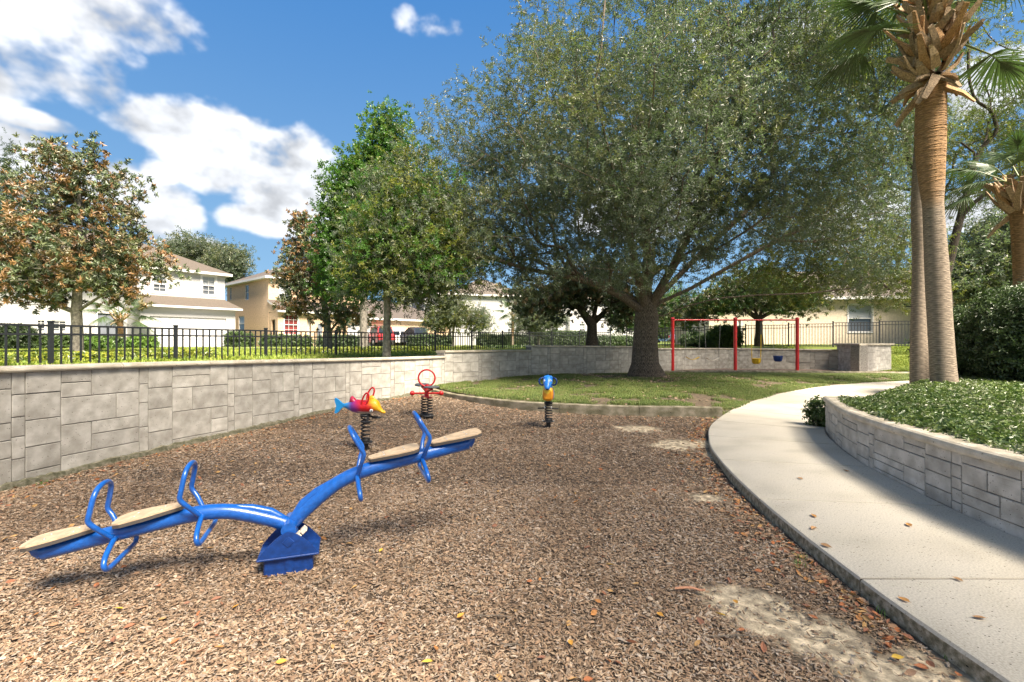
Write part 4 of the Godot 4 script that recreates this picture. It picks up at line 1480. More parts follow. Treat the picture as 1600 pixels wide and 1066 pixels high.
func holed(mb: MB, fn: Callable, u0: float, y0: float, u1: float, y1: float, holes: Array, deep := 0.12) -> void:
	var us := [u0, u1]
	var ys := [y0, y1]
	for h in holes:
		us.append(clampf(h[0], u0, u1)); us.append(clampf(h[2], u0, u1)); ys.append(clampf(h[1], y0, y1)); ys.append(clampf(h[3], y0, y1))
	us.sort(); ys.sort()
	for i in us.size() - 1:
		for j in ys.size() - 1:
			if us[i + 1] - us[i] < 1e-4 or ys[j + 1] - ys[j] < 1e-4: continue
			var cu: float = (us[i] + us[i + 1]) / 2
			var cy: float = (ys[j] + ys[j + 1]) / 2
			var inside := false
			for h in holes:
				if cu > h[0] and cu < h[2] and cy > h[1] and cy < h[3]: inside = true
			if not inside: mb.quad(fn.call(us[i], ys[j], 0.0), fn.call(us[i + 1], ys[j], 0.0), fn.call(us[i + 1], ys[j + 1], 0.0), fn.call(us[i], ys[j + 1], 0.0))
	for h in holes:
		var c := [[h[0], h[1]], [h[2], h[1]], [h[2], h[3]], [h[0], h[3]]]
		for k in 4:
			var a: Array = c[k]
			var b: Array = c[(k + 1) % 4]
			mb.quad(fn.call(a[0], a[1], 0.0), fn.call(b[0], b[1], 0.0), fn.call(b[0], b[1], deep), fn.call(a[0], a[1], deep))

func fbox(mb: MB, fn: Callable, u0: float, y0: float, u1: float, y1: float, i0: float, i1: float) -> void:
	var q: Array = []
	for i in [i0, i1]:
		for c in [[u0, y0], [u1, y0], [u1, y1], [u0, y1]]: q.append(fn.call(c[0], c[1], i))
	mb.quad(q[0], q[1], q[2], q[3]); mb.quad(q[7], q[6], q[5], q[4])
	for k in 4: mb.quad(q[(k + 1) % 4], q[k], q[k + 4], q[(k + 1) % 4 + 4])

func window(house: Node3D, fn: Callable, h: Array, behind: Material, lower: Material, bars := true, surround := 0.0) -> void:
	var f := MB.new()
	var w := 0.05
	fbox(f, fn, h[0], h[1], h[2], h[1] + w, 0.02, 0.10)
	fbox(f, fn, h[0], h[3] - w, h[2], h[3], 0.02, 0.10)
	fbox(f, fn, h[0], h[1] + w, h[0] + w, h[3] - w, 0.02, 0.10)
	fbox(f, fn, h[2] - w, h[1] + w, h[2], h[3] - w, 0.02, 0.10)
	var mid: float = (h[1] + h[3]) / 2
	fbox(f, fn, h[0] + w, mid - 0.025, h[2] - w, mid + 0.025, 0.03, 0.09)
	if bars:
		var n := 2 if h[2] - h[0] < 1.0 else 3
		for k in range(1, n):
			var u: float = lerpf(h[0], h[2], float(k) / n)
			fbox(f, fn, u - 0.011, h[1] + w, u + 0.011, mid - 0.025, 0.04, 0.06)
			fbox(f, fn, u - 0.011, mid + 0.025, u + 0.011, h[3] - w, 0.04, 0.06)
		for k in [0.25, 0.75]:
			var y: float = lerpf(h[1], h[3], k)
			fbox(f, fn, h[0] + w, y - 0.011, h[2] - w, y + 0.011, 0.041, 0.059)
	if surround > 0.0:
		fbox(f, fn, h[0] - surround, h[1] - surround, h[0] - 0.003, h[3] + surround, -0.03, 0.0)
		fbox(f, fn, h[2] + 0.003, h[1] - surround, h[2] + surround, h[3] + surround, -0.03, 0.0)
		fbox(f, fn, h[0] - 0.003, h[3] + 0.003, h[2] + 0.003, h[3] + surround, -0.03, 0.0)
		fbox(f, fn, h[0] - 0.003, h[1] - surround, h[2] + 0.003, h[1] - 0.003, -0.03, 0.0)
	var o := part(house, "window", f, mat.trim, true)
	var g := MB.new()
	g.quad(fn.call(h[0], h[1], 0.07), fn.call(h[2], h[1], 0.07), fn.call(h[2], h[3], 0.07), fn.call(h[0], h[3], 0.07))
	part(o, "pane", g, mat.glass, true)
	var b := MB.new()
	b.quad(fn.call(h[0], mid, 0.13), fn.call(h[2], mid, 0.13), fn.call(h[2], h[3], 0.13), fn.call(h[0], h[3], 0.13))
	part(o, "blind", b, behind, true)
	var s := MB.new()
	s.quad(fn.call(h[0], h[1], 0.128), fn.call(h[2], h[1], 0.128), fn.call(h[2], mid, 0.128), fn.call(h[0], mid, 0.128))
	part(o, "screen", s, lower, true)

func hip_roof(house: Node3D, f: Frame, u0: float, u1: float, v0: float, v1: float, eave: float, pitch: float, m: Material, over := 0.4, gable := false) -> void:
	var a := u0 - over; var b := u1 + over; var c := v0 - over; var d := v1 + over
	var mb := MB.new()
	var th := 0.06
	var e := [f.p(a, eave + th, c), f.p(b, eave + th, c), f.p(b, eave + th, d), f.p(a, eave + th, d)]
	if b - a > d - c:
		var r := (d - c) / 2
		var s := 0.0 if gable else r
		var p := f.p(a + s, eave + th + r * pitch, (c + d) / 2)
		var q := f.p(b - s, eave + th + r * pitch, (c + d) / 2)
		mb.quad(e[0], e[1], q, p); mb.quad(e[2], e[3], p, q); mb.tri(e[1], e[2], q); mb.tri(e[3], e[0], p)
	else:
		var r := (b - a) / 2
		var s := 0.0 if gable else r
		var p := f.p((a + b) / 2, eave + th + r * pitch, c + s)
		var q := f.p((a + b) / 2, eave + th + r * pitch, d - s)
		mb.tri(e[0], e[1], p); mb.quad(e[1], e[2], q, p); mb.tri(e[2], e[3], q); mb.quad(e[3], e[0], p, q)
	var roof := part(house, "roof", mb, m, true)
	var fa := MB.new()
	var g := [f.p(a, eave - 0.12, c), f.p(b, eave - 0.12, c), f.p(b, eave - 0.12, d), f.p(a, eave - 0.12, d)]
	for k in 4:
		fa.quad(g[k], g[(k + 1) % 4], e[(k + 1) % 4], e[k])
	fa.quad(g[3], g[2], g[1], g[0])
	part(roof, "fascia", fa, mat.trim, true)

func shell(house: Node3D, f: Frame, u0: float, u1: float, v0: float, v1: float, y0: float, y1: float, m: Material, front: Array, left: Array, right: Array) -> void:
	# four walls; holes as [u0, y0, u1, y1], on the side walls along v
	var mb := MB.new()
	holed(mb, func(u, y, i): return f.p(u, y, v0 + i), u0, y0, u1, y1, front)
	holed(mb, func(u, y, i): return f.p(u0 + i, y, u), v0, y0, v1, y1, left)
	holed(mb, func(u, y, i): return f.p(u1 - i, y, u), v0, y0, v1, y1, right)
	holed(mb, func(u, y, _i): return f.p(u, y, v1), u0, y0, u1, y1, [])
	part(house, "wall", mb, m, true)
	var inn := MB.new()      # the room behind the openings
	inn.quad(f.p(u0 + 0.3, y0, v0 + 0.3), f.p(u1 - 0.3, y0, v0 + 0.3), f.p(u1 - 0.3, y1, v0 + 0.3), f.p(u0 + 0.3, y1, v0 + 0.3))
	inn.quad(f.p(u0 + 0.3, y0, v0 + 0.3), f.p(u0 + 0.3, y0, v1 - 0.3), f.p(u0 + 0.3, y1, v1 - 0.3), f.p(u0 + 0.3, y1, v0 + 0.3))
	inn.quad(f.p(u1 - 0.3, y0, v0 + 0.3), f.p(u1 - 0.3, y0, v1 - 0.3), f.p(u1 - 0.3, y1, v1 - 0.3), f.p(u1 - 0.3, y1, v0 + 0.3))
	part(house, "inner_wall", inn, mat.room, true)

func garage_door(house: Node3D, f: Frame, h: Array, v: float, m: Material) -> void:
	var mb := MB.new()
	var fn := func(u, y, i): return f.p(u, y, v + i)
	var rows := 4
	var door := MB.new()
	fbox(door, fn, h[0], h[1], h[2], h[3], 0.10, 0.13)
	var o := part(house, "garage_door", door, m, true)
	for r in rows:
		for c in 8:
			var p := MB.new()
			var ua: float = lerpf(h[0], h[2], c / 8.0) + 0.05
			var ub: float = lerpf(h[0], h[2], (c + 1) / 8.0) - 0.05
			var ya: float = lerpf(h[1], h[3], r / 4.0) + 0.06
			var yb: float = lerpf(h[1], h[3], (r + 1) / 4.0) - 0.06
			fbox(p, fn, ua, ya, ub, yb, 0.085, 0.0995)
			part(o, "door_panel", p, m, true)

func front_window(house: Node3D, f: Frame, v: float, h: Array, behind: Material, lower: Material, bars := true, surround := 0.0) -> void:
	window(house, func(u, y, i): return f.p(u, y, v + i), h, behind, lower, bars, surround)

func make_houses() -> void:
	var gy := 1.0
	# white two-storey house with the double garage
	var f := Frame.new(Vector2(-21.5, 37.3), Vector2(-0.587, -0.81), Vector2(-0.81, 0.587))
	var o := thing("white_house", "white two-storey house with double garage and brown shingle roof behind the left magnolia", "house", f.p(0, gy, 0))
	var gd := f.opening([234, 495, 353, 545], 0.0)
	gd[1] = gy
	shell(o, f, 0.0, 6.1, 0.0, 1.19, gy, 4.0, mat.stucco_white, [gd], [], [])
	garage_door(o, f, gd, 0.0, mat.garage)
	var w1 := f.opening([239, 431, 260, 455], 1.2)
	var w2 := f.opening([316, 431, 336, 460], 1.2)
	shell(o, f, 0.25, 6.1, 1.2, 12.0, gy, 6.65, mat.stucco_white, [w1, w2], [], [])
	front_window(o, f, 1.2, w1, mat.blind, mat.screen, true, 0.14)
	front_window(o, f, 1.2, w2, mat.blind, mat.screen, true, 0.14)
	hip_roof(o, f, 0.25, 17.0, 1.2, 12.0, 6.7, 0.5, mat.roof[0])
	# pent roof over the garage
	var pr := MB.new()
	var e0 := f.p(-0.35, 4.0, -0.45); var e1 := f.p(6.2, 4.0, -0.45); var r0 := f.p(0.3, 4.75, 1.19); var r1 := f.p(6.2, 4.75, 1.19)
	pr.quad(e0, e1, r1, r0)
	pr.tri(e0, r0, f.p(-0.35, 4.0, 1.19))
	part(o, "garage_roof", pr, mat.roof[0], true)
	var fa := MB.new()
	fbox(fa, func(u, y, i): return f.p(u, y, -0.45 + i), -0.35, 3.86, 6.2, 3.995, 0.0, 1.64)
	part(o, "fascia", fa, mat.trim, true)
	var d := f.opening([152, 489, 181, 545], 2.5)
	d[1] = gy
	var wa := f.opening([57, 499, 71, 517], 2.5)
	var wb := f.opening([81, 500, 104, 517], 2.5)
	var wc := f.opening([240 - 98, 432, 240 - 78, 456], 2.5)
	shell(o, f, 6.11, 17.0, 2.5, 12.0, gy, 6.65, mat.stucco_white, [d, wa, wb, wc], [], [])
	for w in [wa, wb]: front_window(o, f, 2.5, w, mat.screen, mat.screen, true, 0.0)
	front_window(o, f, 2.5, wc, mat.blind, mat.screen, true, 0.14)
	var dm := MB.new()
	var fn := func(u, y, i): return f.p(u, y, 2.5 + i)
	var um: float = (d[0] + d[2]) / 2
	fbox(dm, fn, d[0], d[1], um - 0.01, d[3], 0.06, 0.1)
	fbox(dm, fn, um + 0.01, d[1], d[2], d[3], 0.06, 0.1)
	part(o, "front_door", dm, mat.door_grey, true)
	var dt := MB.new()
	fbox(dt, fn, d[0] - 0.14, d[1], d[0] - 0.003, d[3] + 0.14, -0.04, 0.0)
	fbox(dt, fn, d[2] + 0.003, d[1], d[2] + 0.14, d[3] + 0.14, -0.04, 0.0)
	fbox(dt, fn, d[0] - 0.003, d[3] + 0.003, d[2] + 0.003, d[3] + 0.14, -0.04, 0.0)
	part(o, "door_trim", dt, mat.trim, true)
	# house number plate beside the garage
	var np := MB.new()
	fbox(np, func(u, y, i): return f.p(u, y, i), 0.25, 2.35, 0.5, 2.6, -0.02, 0.0)
	part(o, "number_plate", np, mat.blind, true)

	# beige two-storey house
	f = Frame.new(Vector2(-19.6, 38.6), Vector2(0.653, 0.757), Vector2(-0.757, 0.653))
	o = thing("beige_house", "warm beige two-storey house with porch and dark red curtains between two magnolias", "house", f.p(0, gy, 0))
	var side := Frame.new(f.o, f.b, f.a)      # along the left side wall, inwards to the right
	var s1 := side.opening([382.5, 444, 388.5, 468], 0.0)
	var s2 := side.opening([372.5, 493, 381.5, 517], 0.0)
	var s3 := side.opening([358.5, 448, 361.5, 468], 0.0)
	var u2 := f.opening([437, 446, 452, 470], 0.0)
	shell(o, f, 0.0, 9.0, 0.0, 9.0, gy, 6.6, mat.stucco_beige, [u2], [s1, s2, s3], [])
	for s in [s1, s2, s3]: window(o, func(u, y, i): return f.p(i, y, u), s, mat.blind if s == s2 else mat.screen, mat.screen, false)
	front_window(o, f, 0.0, u2, mat.blind, mat.screen, true, 0.1)
	hip_roof(o, f, 0.0, 9.0, 0.0, 9.0, 6.65, 0.45, mat.roof[1])
	var pw := f.opening([444, 491, 466, 522], -1.7)
	var pdo := f.opening([480, 493, 486, 545], -1.7)
	pdo[1] = gy
	var lo := [-1.25, gy, -0.5, 3.2]
	shell(o, f, 0.02, 5.6, -1.7, -0.01, gy, 3.85, mat.stucco_beige, [pw, pdo], [lo], [])
	front_window(o, f, -1.7, pw, mat.curtain_red, mat.curtain_red, true, 0.05)
	var po := MB.new()
	var p0 := f.p(-0.1, 3.9, -2.1); var p1 := f.p(5.8, 3.9, -2.1); var p2 := f.p(5.8, 4.85, 0.0); var p3 := f.p(-0.1, 4.85, 0.0)
	po.quad(p0, p1, p2, p3)
	part(o, "porch_roof", po, mat.roof[1], true)
	var pf := MB.new()
	fbox(pf, func(u, y, i): return f.p(u, y, -2.1 + i), -0.1, 3.76, 5.8, 3.895, 0.0, 0.3)
	pf.quad(f.p(-0.1, 3.76, -2.1), f.p(-0.1, 3.9, -2.1), f.p(-0.1, 4.85, -0.01), f.p(-0.1, 4.68, -0.01))
	part(o, "porch_fascia", pf, mat.trim, true)
	var gb := MB.new()
	gb.tri(f.p(0.0, 3.8, -1.72), f.p(0.0, 3.8, -0.01), f.p(0.0, 4.72, -0.01))
	part(o, "porch_gable", gb, mat.stucco_beige, true)
	var g2 := f.opening([543, 507, 601, 545], -2.0)
	g2[1] = gy
	shell(o, f, 5.7, 17.5, -2.0, 6.0, gy, 3.5, mat.stucco_beige, [g2], [], [])
	garage_door(o, f, g2, -2.0, mat.garage)
	hip_roof(o, f, 5.7, 17.5, -2.0, 6.0, 3.55, 0.45, mat.roof[1])
	var bd := MB.new()
	var bh := f.opening([496, 505, 503, 545], -2.0)
	fbox(bd, func(u, y, i): return f.p(u, y, -2.0 + i), bh[0], gy, bh[2], bh[3], -0.03, -0.003)
	part(o, "front_door", bd, mat.door_grey, true)

	# cream bungalow wing with the pale tower
	f = Frame.new(Vector2(-12.6, 49.0), Vector2(0.86, 0.51), Vector2(-0.51, 0.86))
	o = thing("cream_house", "cream house with two small windows and a pale blue-white tower behind the parked cars", "house", f.p(0, gy, 0))
	var c1 := f.opening([628, 500, 642, 517], 0.0)
	var c2 := f.opening([648, 501, 658, 519], 0.0)
	shell(o, f, -0.6, 4.0, 0.0, 7.0, gy, 3.75, mat.stucco_cream, [c1, c2], [], [])
	front_window(o, f, 0.0, c1, mat.blind, mat.blind, true, 0.12)
	front_window(o, f, 0.0, c2, mat.blind, mat.screen, true, 0.12)
	hip_roof(o, f, -0.6, 4.0, 0.0, 7.0, 3.8, 0.55, mat.roof[2], 0.45)
	var c3 := f.opening([662, 474, 674, 497], 0.6)
	shell(o, f, 4.01, 7.6, 0.6, 8.0, gy, 6.6, mat.stucco_white, [c3], [], [])
	var ar := MB.new()
	var ac: float = (c3[0] + c3[2]) / 2
	for i in 10:
		var a0 := PI * i / 10.0
		var a1 := PI * (i + 1) / 10.0
		var rr: float = (c3[2] - c3[0]) / 2
		ar.quad(f.p(ac + cos(a0) * rr, c3[3] + sin(a0) * rr, 0.57), f.p(ac + cos(a1) * rr, c3[3] + sin(a1) * rr, 0.57), f.p(ac + cos(a1) * (rr + 0.15), c3[3] + sin(a1) * (rr + 0.15), 0.57), f.p(ac + cos(a0) * (rr + 0.15), c3[3] + sin(a0) * (rr + 0.15), 0.57))
	part(o, "arch_trim", ar, mat.trim, true)
	front_window(o, f, 0.75, c3, mat.blind, mat.screen, false)
	hip_roof(o, f, 4.0, 7.6, 0.6, 8.0, 6.65, 0.5, mat.roof[2], 0.4)

	# white houses in the middle distance
	f = Frame.new(Vector2(-5.4, 53.0), Vector2(0.93, 0.37), Vector2(-0.37, 0.93))
	o = thing("tall_white_house", "tall plain white house wall with a small gabled entry behind the fence", "house", f.p(0, gy, 0))
	var t1 := f.opening([793, 505, 803, 521], 0.0)
	var t2 := f.opening([746, 512, 752, 524], -1.6)
	shell(o, f, -1.0, 7.8, 0.0, 9.0, gy, 6.6, mat.stucco_white, [t1], [], [])
	front_window(o, f, 0.0, t1, mat.blind, mat.screen, true, 0.12)
	hip_roof(o, f, -1.0, 7.8, 0.0, 9.0, 6.65, 0.5, mat.roof[2])
	shell(o, f, -1.8, 2.1, -1.6, -0.01, gy, 3.7, mat.stucco_white, [t2], [], [])
	front_window(o, f, -1.6, t2, mat.blind, mat.screen, false, 0.1)
	hip_roof(o, f, -1.8, 2.1, -1.6, 1.4, 3.75, 0.6, mat.roof[2], 0.3, true)
	f = Frame.new(Vector2(3.4, 57.0), Vector2(0.96, 0.28), Vector2(-0.28, 0.96))
	o = thing("far_white_house", "white house with tall narrow windows seen under the oak's left limbs", "house", f.p(0, gy, 0))
	var fw: Array = []
	for r in [[862, 504, 872, 522], [905, 505, 914, 521], [948, 506, 956, 521]]: fw.append(f.opening(r, 0.0))
	shell(o, f, 0.0, 14.0, 0.0, 9.0, gy, 6.4, mat.stucco_white, fw, [], [])
	for h in fw: front_window(o, f, 0.0, h, mat.blind, mat.screen, true, 0.12)
	for uu in [3.6, 6.7]:
		var cm := MB.new()
		cm.tube([f.p(uu, gy, -0.5), f.p(uu, 5.2, -0.5)], 0.2, 10)
		part(o, "column", cm, mat.trim, true)
	hip_roof(o, f, 0.0, 14.0, 0.0, 9.0, 6.45, 0.5, mat.roof[2])
	# tan house on the right
	f = Frame.new(Vector2(11.9, 34.0), Vector2(0.995, -0.10), Vector2(0.10, 0.995))
	o = thing("tan_house", "long low tan house with one big screened window behind the rear fence", "house", f.p(0, 1.2, 0))
	var h1 := f.opening([1325.5, 475, 1363, 518], 0.0)
	var h2 := f.opening([1409, 473, 1433, 480], 0.0)
	var h3 := f.opening([1153, 500, 1158, 528], 0.0)
	shell(o, f, 2.0, 34.0, 0.0, 10.0, 1.1, 4.4, mat.stucco_tan, [h1, h2, h3], [], [])
	front_window(o, f, 0.0, h1, mat.blind, mat.screen, false, 0.07)
	front_window(o, f, 0.0, h2, mat.screen, mat.screen, false, 0.0)
	front_window(o, f, 0.0, h3, mat.blind, mat.screen, false, 0.06)
	hip_roof(o, f, 2.0, 34.0, 0.0, 10.0, 4.45, 0.45, mat.roof[2], 0.5)
	# driveways
	var dv := MB.new()
	var ff := Frame.new(Vector2(-21.5, 37.3), Vector2(-0.587, -0.81), Vector2(-0.81, 0.587))
	dv.quad(ff.p(5.4, gy + 0.07, -0.02), ff.p(0.5, gy + 0.07, -0.02), ff.p(-1.5, gy + 0.08, -14.0), ff.p(3.4, gy + 0.08, -14.0))
	ground_piece("driveway", dv, mat.drive)
	var d2 := MB.new()
	d2.quad(at(545, 541.5, 40.5), at(700, 541.0, 42.0), at(720, 539.0, 50.0), at(575, 539.5, 50.0))
	ground_piece("car_court", d2, mat.drive)

# ---------------------------------------------------------------- cars
func car(label: String, where: Vector3, turn: float, paint: Material, kind: String) -> void:
	var o := thing("parked_car", label, "car", where, "cars parked by the far houses")
	o.rotation.y = turn
	var L := 4.6
	var H := 1.72 if kind != "sedan" else 1.46
	var W := 0.92
	var belt := 1.05 if kind != "sedan" else 0.92
	var sill := 0.32
	var pts: Array = []
	pts.append_array([Vector2(-L / 2, sill), Vector2(-L / 2 - 0.04, 0.6), Vector2(-L / 2 + 0.03, belt - 0.06), Vector2(-L / 2 + 0.12, belt)])
	pts.append_array([Vector2(0.9, belt), Vector2(1.9, belt - 0.10), Vector2(L / 2 - 0.05, belt - 0.28), Vector2(L / 2 + 0.03, 0.6), Vector2(L / 2, sill)])
	for wx in [1.4, -1.4]:
		for i in 9:
			var a := PI * i / 8.0
			pts.append(Vector2(wx + cos(a) * 0.40, sill + sin(a) * 0.40))
	var poly := PackedVector2Array()
	for p in pts: poly.append(Vector2(p.x, -p.y))
	var mb := MB.new()
	mb.xf = Transform3D(Basis(Vector3(1, 0, 0), PI / 2), Vector3.ZERO)
	mb.slab(poly, -W + 0.04, W - 0.04)
	mb.xf = Transform3D.IDENTITY
	mb.box(Vector3(-L / 2 + 0.1, belt - 0.35, -W), Vector3(L / 2 - 0.35, belt - 0.08, W), 0.05)
	part(o, "body", mb, paint)
	var x0 := -L / 2 + 0.1
	var x1 := 1.15
	if kind == "pickup": x0 = -0.75
	if kind == "sedan": x0 = -1.9
	var t0 := x0 + (0.22 if kind != "sedan" else 0.75)
	var t1 := x1 - 0.85
	var lo := [Vector3(x0, belt - 0.01, W - 0.08), Vector3(x1, belt - 0.01, W - 0.08), Vector3(x1, belt - 0.01, -W + 0.08), Vector3(x0, belt - 0.01, -W + 0.08)]
	var hi := [Vector3(t0, H - 0.04, W - 0.24), Vector3(t1, H - 0.04, W - 0.24), Vector3(t1, H - 0.04, -W + 0.24), Vector3(t0, H - 0.04, -W + 0.24)]
	var cab := MB.new()
	for k in 4: cab.quad(lo[k], lo[(k + 1) % 4], hi[(k + 1) % 4], hi[k])
	cab.box(Vector3(t0 - 0.03, H - 0.05, -W + 0.21), Vector3(t1 + 0.03, H, W - 0.21), 0.03)
	part(o, "cabin", cab, paint)
	for k in 4:
		var a: Vector3 = lo[k]; var b: Vector3 = lo[(k + 1) % 4]; var c: Vector3 = hi[(k + 1) % 4]; var d: Vector3 = hi[k]
		var ctr := (a + b + c + d) / 4
		var nn := (c - a).cross(d - b).normalized()
		var parts2 := [[0.05, 0.47], [0.53, 0.95]] if k % 2 == 0 else [[0.06, 0.94]]
		for s in parts2:
			var g := MB.new()
			var q := func(u, v): return (a.lerp(b, u)).lerp(d.lerp(c, u), v) + nn * 0.006
			g.quad(q.call(s[0], 0.12), q.call(s[1], 0.12), q.call(s[1], 0.9), q.call(s[0], 0.9))
			part(o, "window", g, mat.car_glass)
	for wx in [1.4, -1.4]:
		for s in [-1.0, 1.0]:
			var ty := MB.new()
			ty.xf = Transform3D(Basis(Vector3(1, 0, 0), PI / 2), Vector3(wx, 0.34, s * (W - 0.14)))
			ty.lathe([Vector2(0.2, -0.11), Vector2(0.32, -0.11), Vector2(0.345, -0.08), Vector2(0.345, 0.08), Vector2(0.32, 0.11), Vector2(0.2, 0.11)], 20)
			var wn := part(o, "wheel", ty, mat.tyre)
			var rm := MB.new()
			rm.xf = ty.xf
			rm.lathe([Vector2(0.0, -0.07), Vector2(0.205, -0.085), Vector2(0.205, 0.085), Vector2(0.0, 0.07)], 14)
			part(wn, "rim", rm, mat.rim)
	for s in [-1.0, 1.0]:
		var hl := MB.new()
		hl.box(Vector3(L / 2 - 0.14, 0.62, s * 0.68 - 0.16), Vector3(L / 2 + 0.035, 0.76, s * 0.68 + 0.16), 0.03)
		part(o, "headlight", hl, mat.lamp_clear)
		var tl := MB.new()
		tl.box(Vector3(-L / 2 - 0.045, 0.66, s * 0.76 - 0.09), Vector3(-L / 2 + 0.1, 0.98, s * 0.76 + 0.09), 0.03)
		part(o, "tail_light", tl, mat.lamp_red)
	var bp := MB.new()
	bp.box(Vector3(-L / 2 - 0.08, 0.33, -W + 0.05), Vector3(-L / 2 + 0.1, 0.52, W - 0.05), 0.03)
	bp.box(Vector3(L / 2 - 0.1, 0.33, -W + 0.05), Vector3(L / 2 + 0.08, 0.52, W - 0.05), 0.03)
	part(o, "bumpers", bp, mat.black)

func make_cars() -> void:
	var red := plain(0.25, 0.012, 0.015, 0.25)
	var pale := plain(0.7, 0.7, 0.72, 0.25)
	var navy := plain(0.02, 0.025, 0.045, 0.25)
	var sky := plain(0.12, 0.2, 0.35, 0.25)
	for m in [red, pale, navy, sky]:
		m.clearcoat_enabled = true
		m.clearcoat = 0.8
	car("dark red sport utility car in front of the beige garage", P(-12.8, 1.06, 44.5), 2.35, red, "suv")
	car("white sedan between the dark red car and the navy truck", P(-10.6, 1.06, 46.0), 0.6, pale, "sedan")
	car("dark navy pickup truck in front of the cream house", P(-9.0, 1.06, 45.0), 2.5, navy, "pickup")
	car("blue-grey car far off behind the swings", P(20.5, 1.15, 55.0), 0.2, sky, "suv")
# ---------------------------------------------------------------- trees
var leaf_meshes := {}

func leaf(mb: MB, base: Vector3, dir: Vector3, up: Vector3, L: float, W: float, fold := 0.25) -> void:
	# a pointed leaf of four faces, folded along the midrib
	var s := dir.cross(up).normalized()
	var n := s.cross(dir).normalized()
	var m := base + dir * L * 0.5 - n * W * fold * 0.6
	var a := base + dir * L * 0.45 + s * W * 0.5 + n * W * fold
	var b := base + dir * L * 0.45 - s * W * 0.5 + n * W * fold
	var t := base + dir * L - n * L * 0.08
	mb.tri(base, a, m); mb.tri(a, t, m); mb.tri(base, m, b); mb.tri(m, t, b)

func sprig(kind: String) -> ArrayMesh:
	if leaf_meshes.has(kind): return leaf_meshes[kind]
	var r := RandomNumberGenerator.new()
	r.seed = hash(kind) % 100000
	var mb := MB.new()
	var n := 12; var L := 0.075; var W := 0.028; var tw := 0.2
	match kind:
		"oak": n = 13; L = 0.082; W = 0.030; tw = 0.24
		"broad": n = 9; L = 0.10; W = 0.075; tw = 0.22
		"far": n = 9; L = 0.2; W = 0.1; tw = 0.5
		"hedge": n = 12; L = 0.05; W = 0.026; tw = 0.11
		"bush": n = 13; L = 0.075; W = 0.036; tw = 0.2
		"cover": n = 9; L = 0.042; W = 0.024; tw = 0.07
		"magnolia": n = 9; L = 0.17; W = 0.068; tw = 0.12
	mb.col = Color(0.5, 0.38, 0.25) if kind == "oak" else Color(1, 1, 1)
	if kind != "magnolia" and kind != "cover":
		mb.col = Color(1.6, 1.1, 0.9)
		mb.tube([Vector3.ZERO, Vector3(0.01, tw * 0.5, 0), Vector3(0, tw, 0.01)], [0.004, 0.003, 0.0015], 3, false)
	for i in n:
		var t := float(i) / (n - 1)
		var a := i * 2.4 + r.randf_range(-0.4, 0.4)
		var out := Vector3(cos(a), 0, sin(a))
		var d := (out * r.randf_range(0.6, 1.1) + Vector3.UP * r.randf_range(0.1, 0.9)).normalized()
		if kind == "magnolia": d = (out + Vector3.UP * r.randf_range(-0.1, 1.3)).normalized()
		var up := (Vector3.UP + Vector3(r.randf_range(-0.6, 0.6), 0, r.randf_range(-0.6, 0.6))).normalized()
		var g := r.randf_range(0.72, 1.25)
		var base := Vector3(0, tw * t, 0)
		var s := r.randf_range(0.7, 1.15)
		mb.col = Color(g, g * r.randf_range(0.95, 1.05), g * 0.95)
		leaf(mb, base, d, up, L * s, W * s)
		if kind == "magnolia":      # brown felt under each leaf
			mb.col = Color(3.8 * g, 1.6 * g, 1.0 * g)
			var nn := d.cross(up).normalized().cross(d).normalized()
			leaf(mb, base - nn * 0.003, d, up, L * s, W * s)
	leaf_meshes[kind] = mb.mesh(Vector3.ZERO, true)
	return leaf_meshes[kind]

func grow(seeds: Array, targets: Array, low: float, bias := 0.4, step := 0.55) -> Dictionary:
	# seeds: polylines, the first is the trunk; every target gets joined to the nearest wood
	var pos: Array = []
	var par: Array = []
	var run: Array = []
	for k in seeds.size():
		var prev := -1
		if k > 0:
			var best := 1e9
			for i in pos.size():
				var d: float = pos[i].distance_to(seeds[k][0])
				if d < best:
					best = d; prev = i
		for i in seeds[k].size():
			if k > 0 and i == 0: continue
			var p: Vector3 = seeds[k][i]
			pos.append(p); par.append(prev)
			run.append(0.0 if prev < 0 else run[prev] + p.distance_to(pos[prev]))
			prev = pos.size() - 1
	var root: Vector3 = seeds[0][-1]
	targets.sort_custom(func(a, b): return a.distance_squared_to(root) < b.distance_squared_to(root))
	var tips: Array = []
	for t in targets:
		var best := 1e9
		var at_i := 0
		for i in pos.size():
			if pos[i].y < low: continue
			var c: float = pos[i].distance_to(t) + bias * run[i]
			if c < best:
				best = c; at_i = i
		var p0: Vector3 = pos[at_i]
		var d := p0.distance_to(t)
		var dir: Vector3 = (p0 - pos[par[at_i]]).normalized() if par[at_i] >= 0 else Vector3.UP
		var c1 := p0 + dir * d * 0.35 + Vector3(rng.randf_range(-1, 1), rng.randf_range(-0.5, 0.8), rng.randf_range(-1, 1)) * d * 0.10
		var n := maxi(1, int(ceil(d / step)))
		var prev := at_i
		for i in n:
			var u := float(i + 1) / n
			var p: Vector3 = p0.lerp(c1, u).lerp(c1.lerp(t, u), u)
			pos.append(p); par.append(prev); run.append(run[prev] + p.distance_to(pos[prev]))
			prev = pos.size() - 1
		tips.append(prev)
	var count: Array = []
	count.resize(pos.size())
	count.fill(0)
	for t in tips:
		var k: int = t
		while k >= 0:
			count[k] += 1
			k = par[k]
	return {"pos": pos, "par": par, "count": count, "tips": tips}

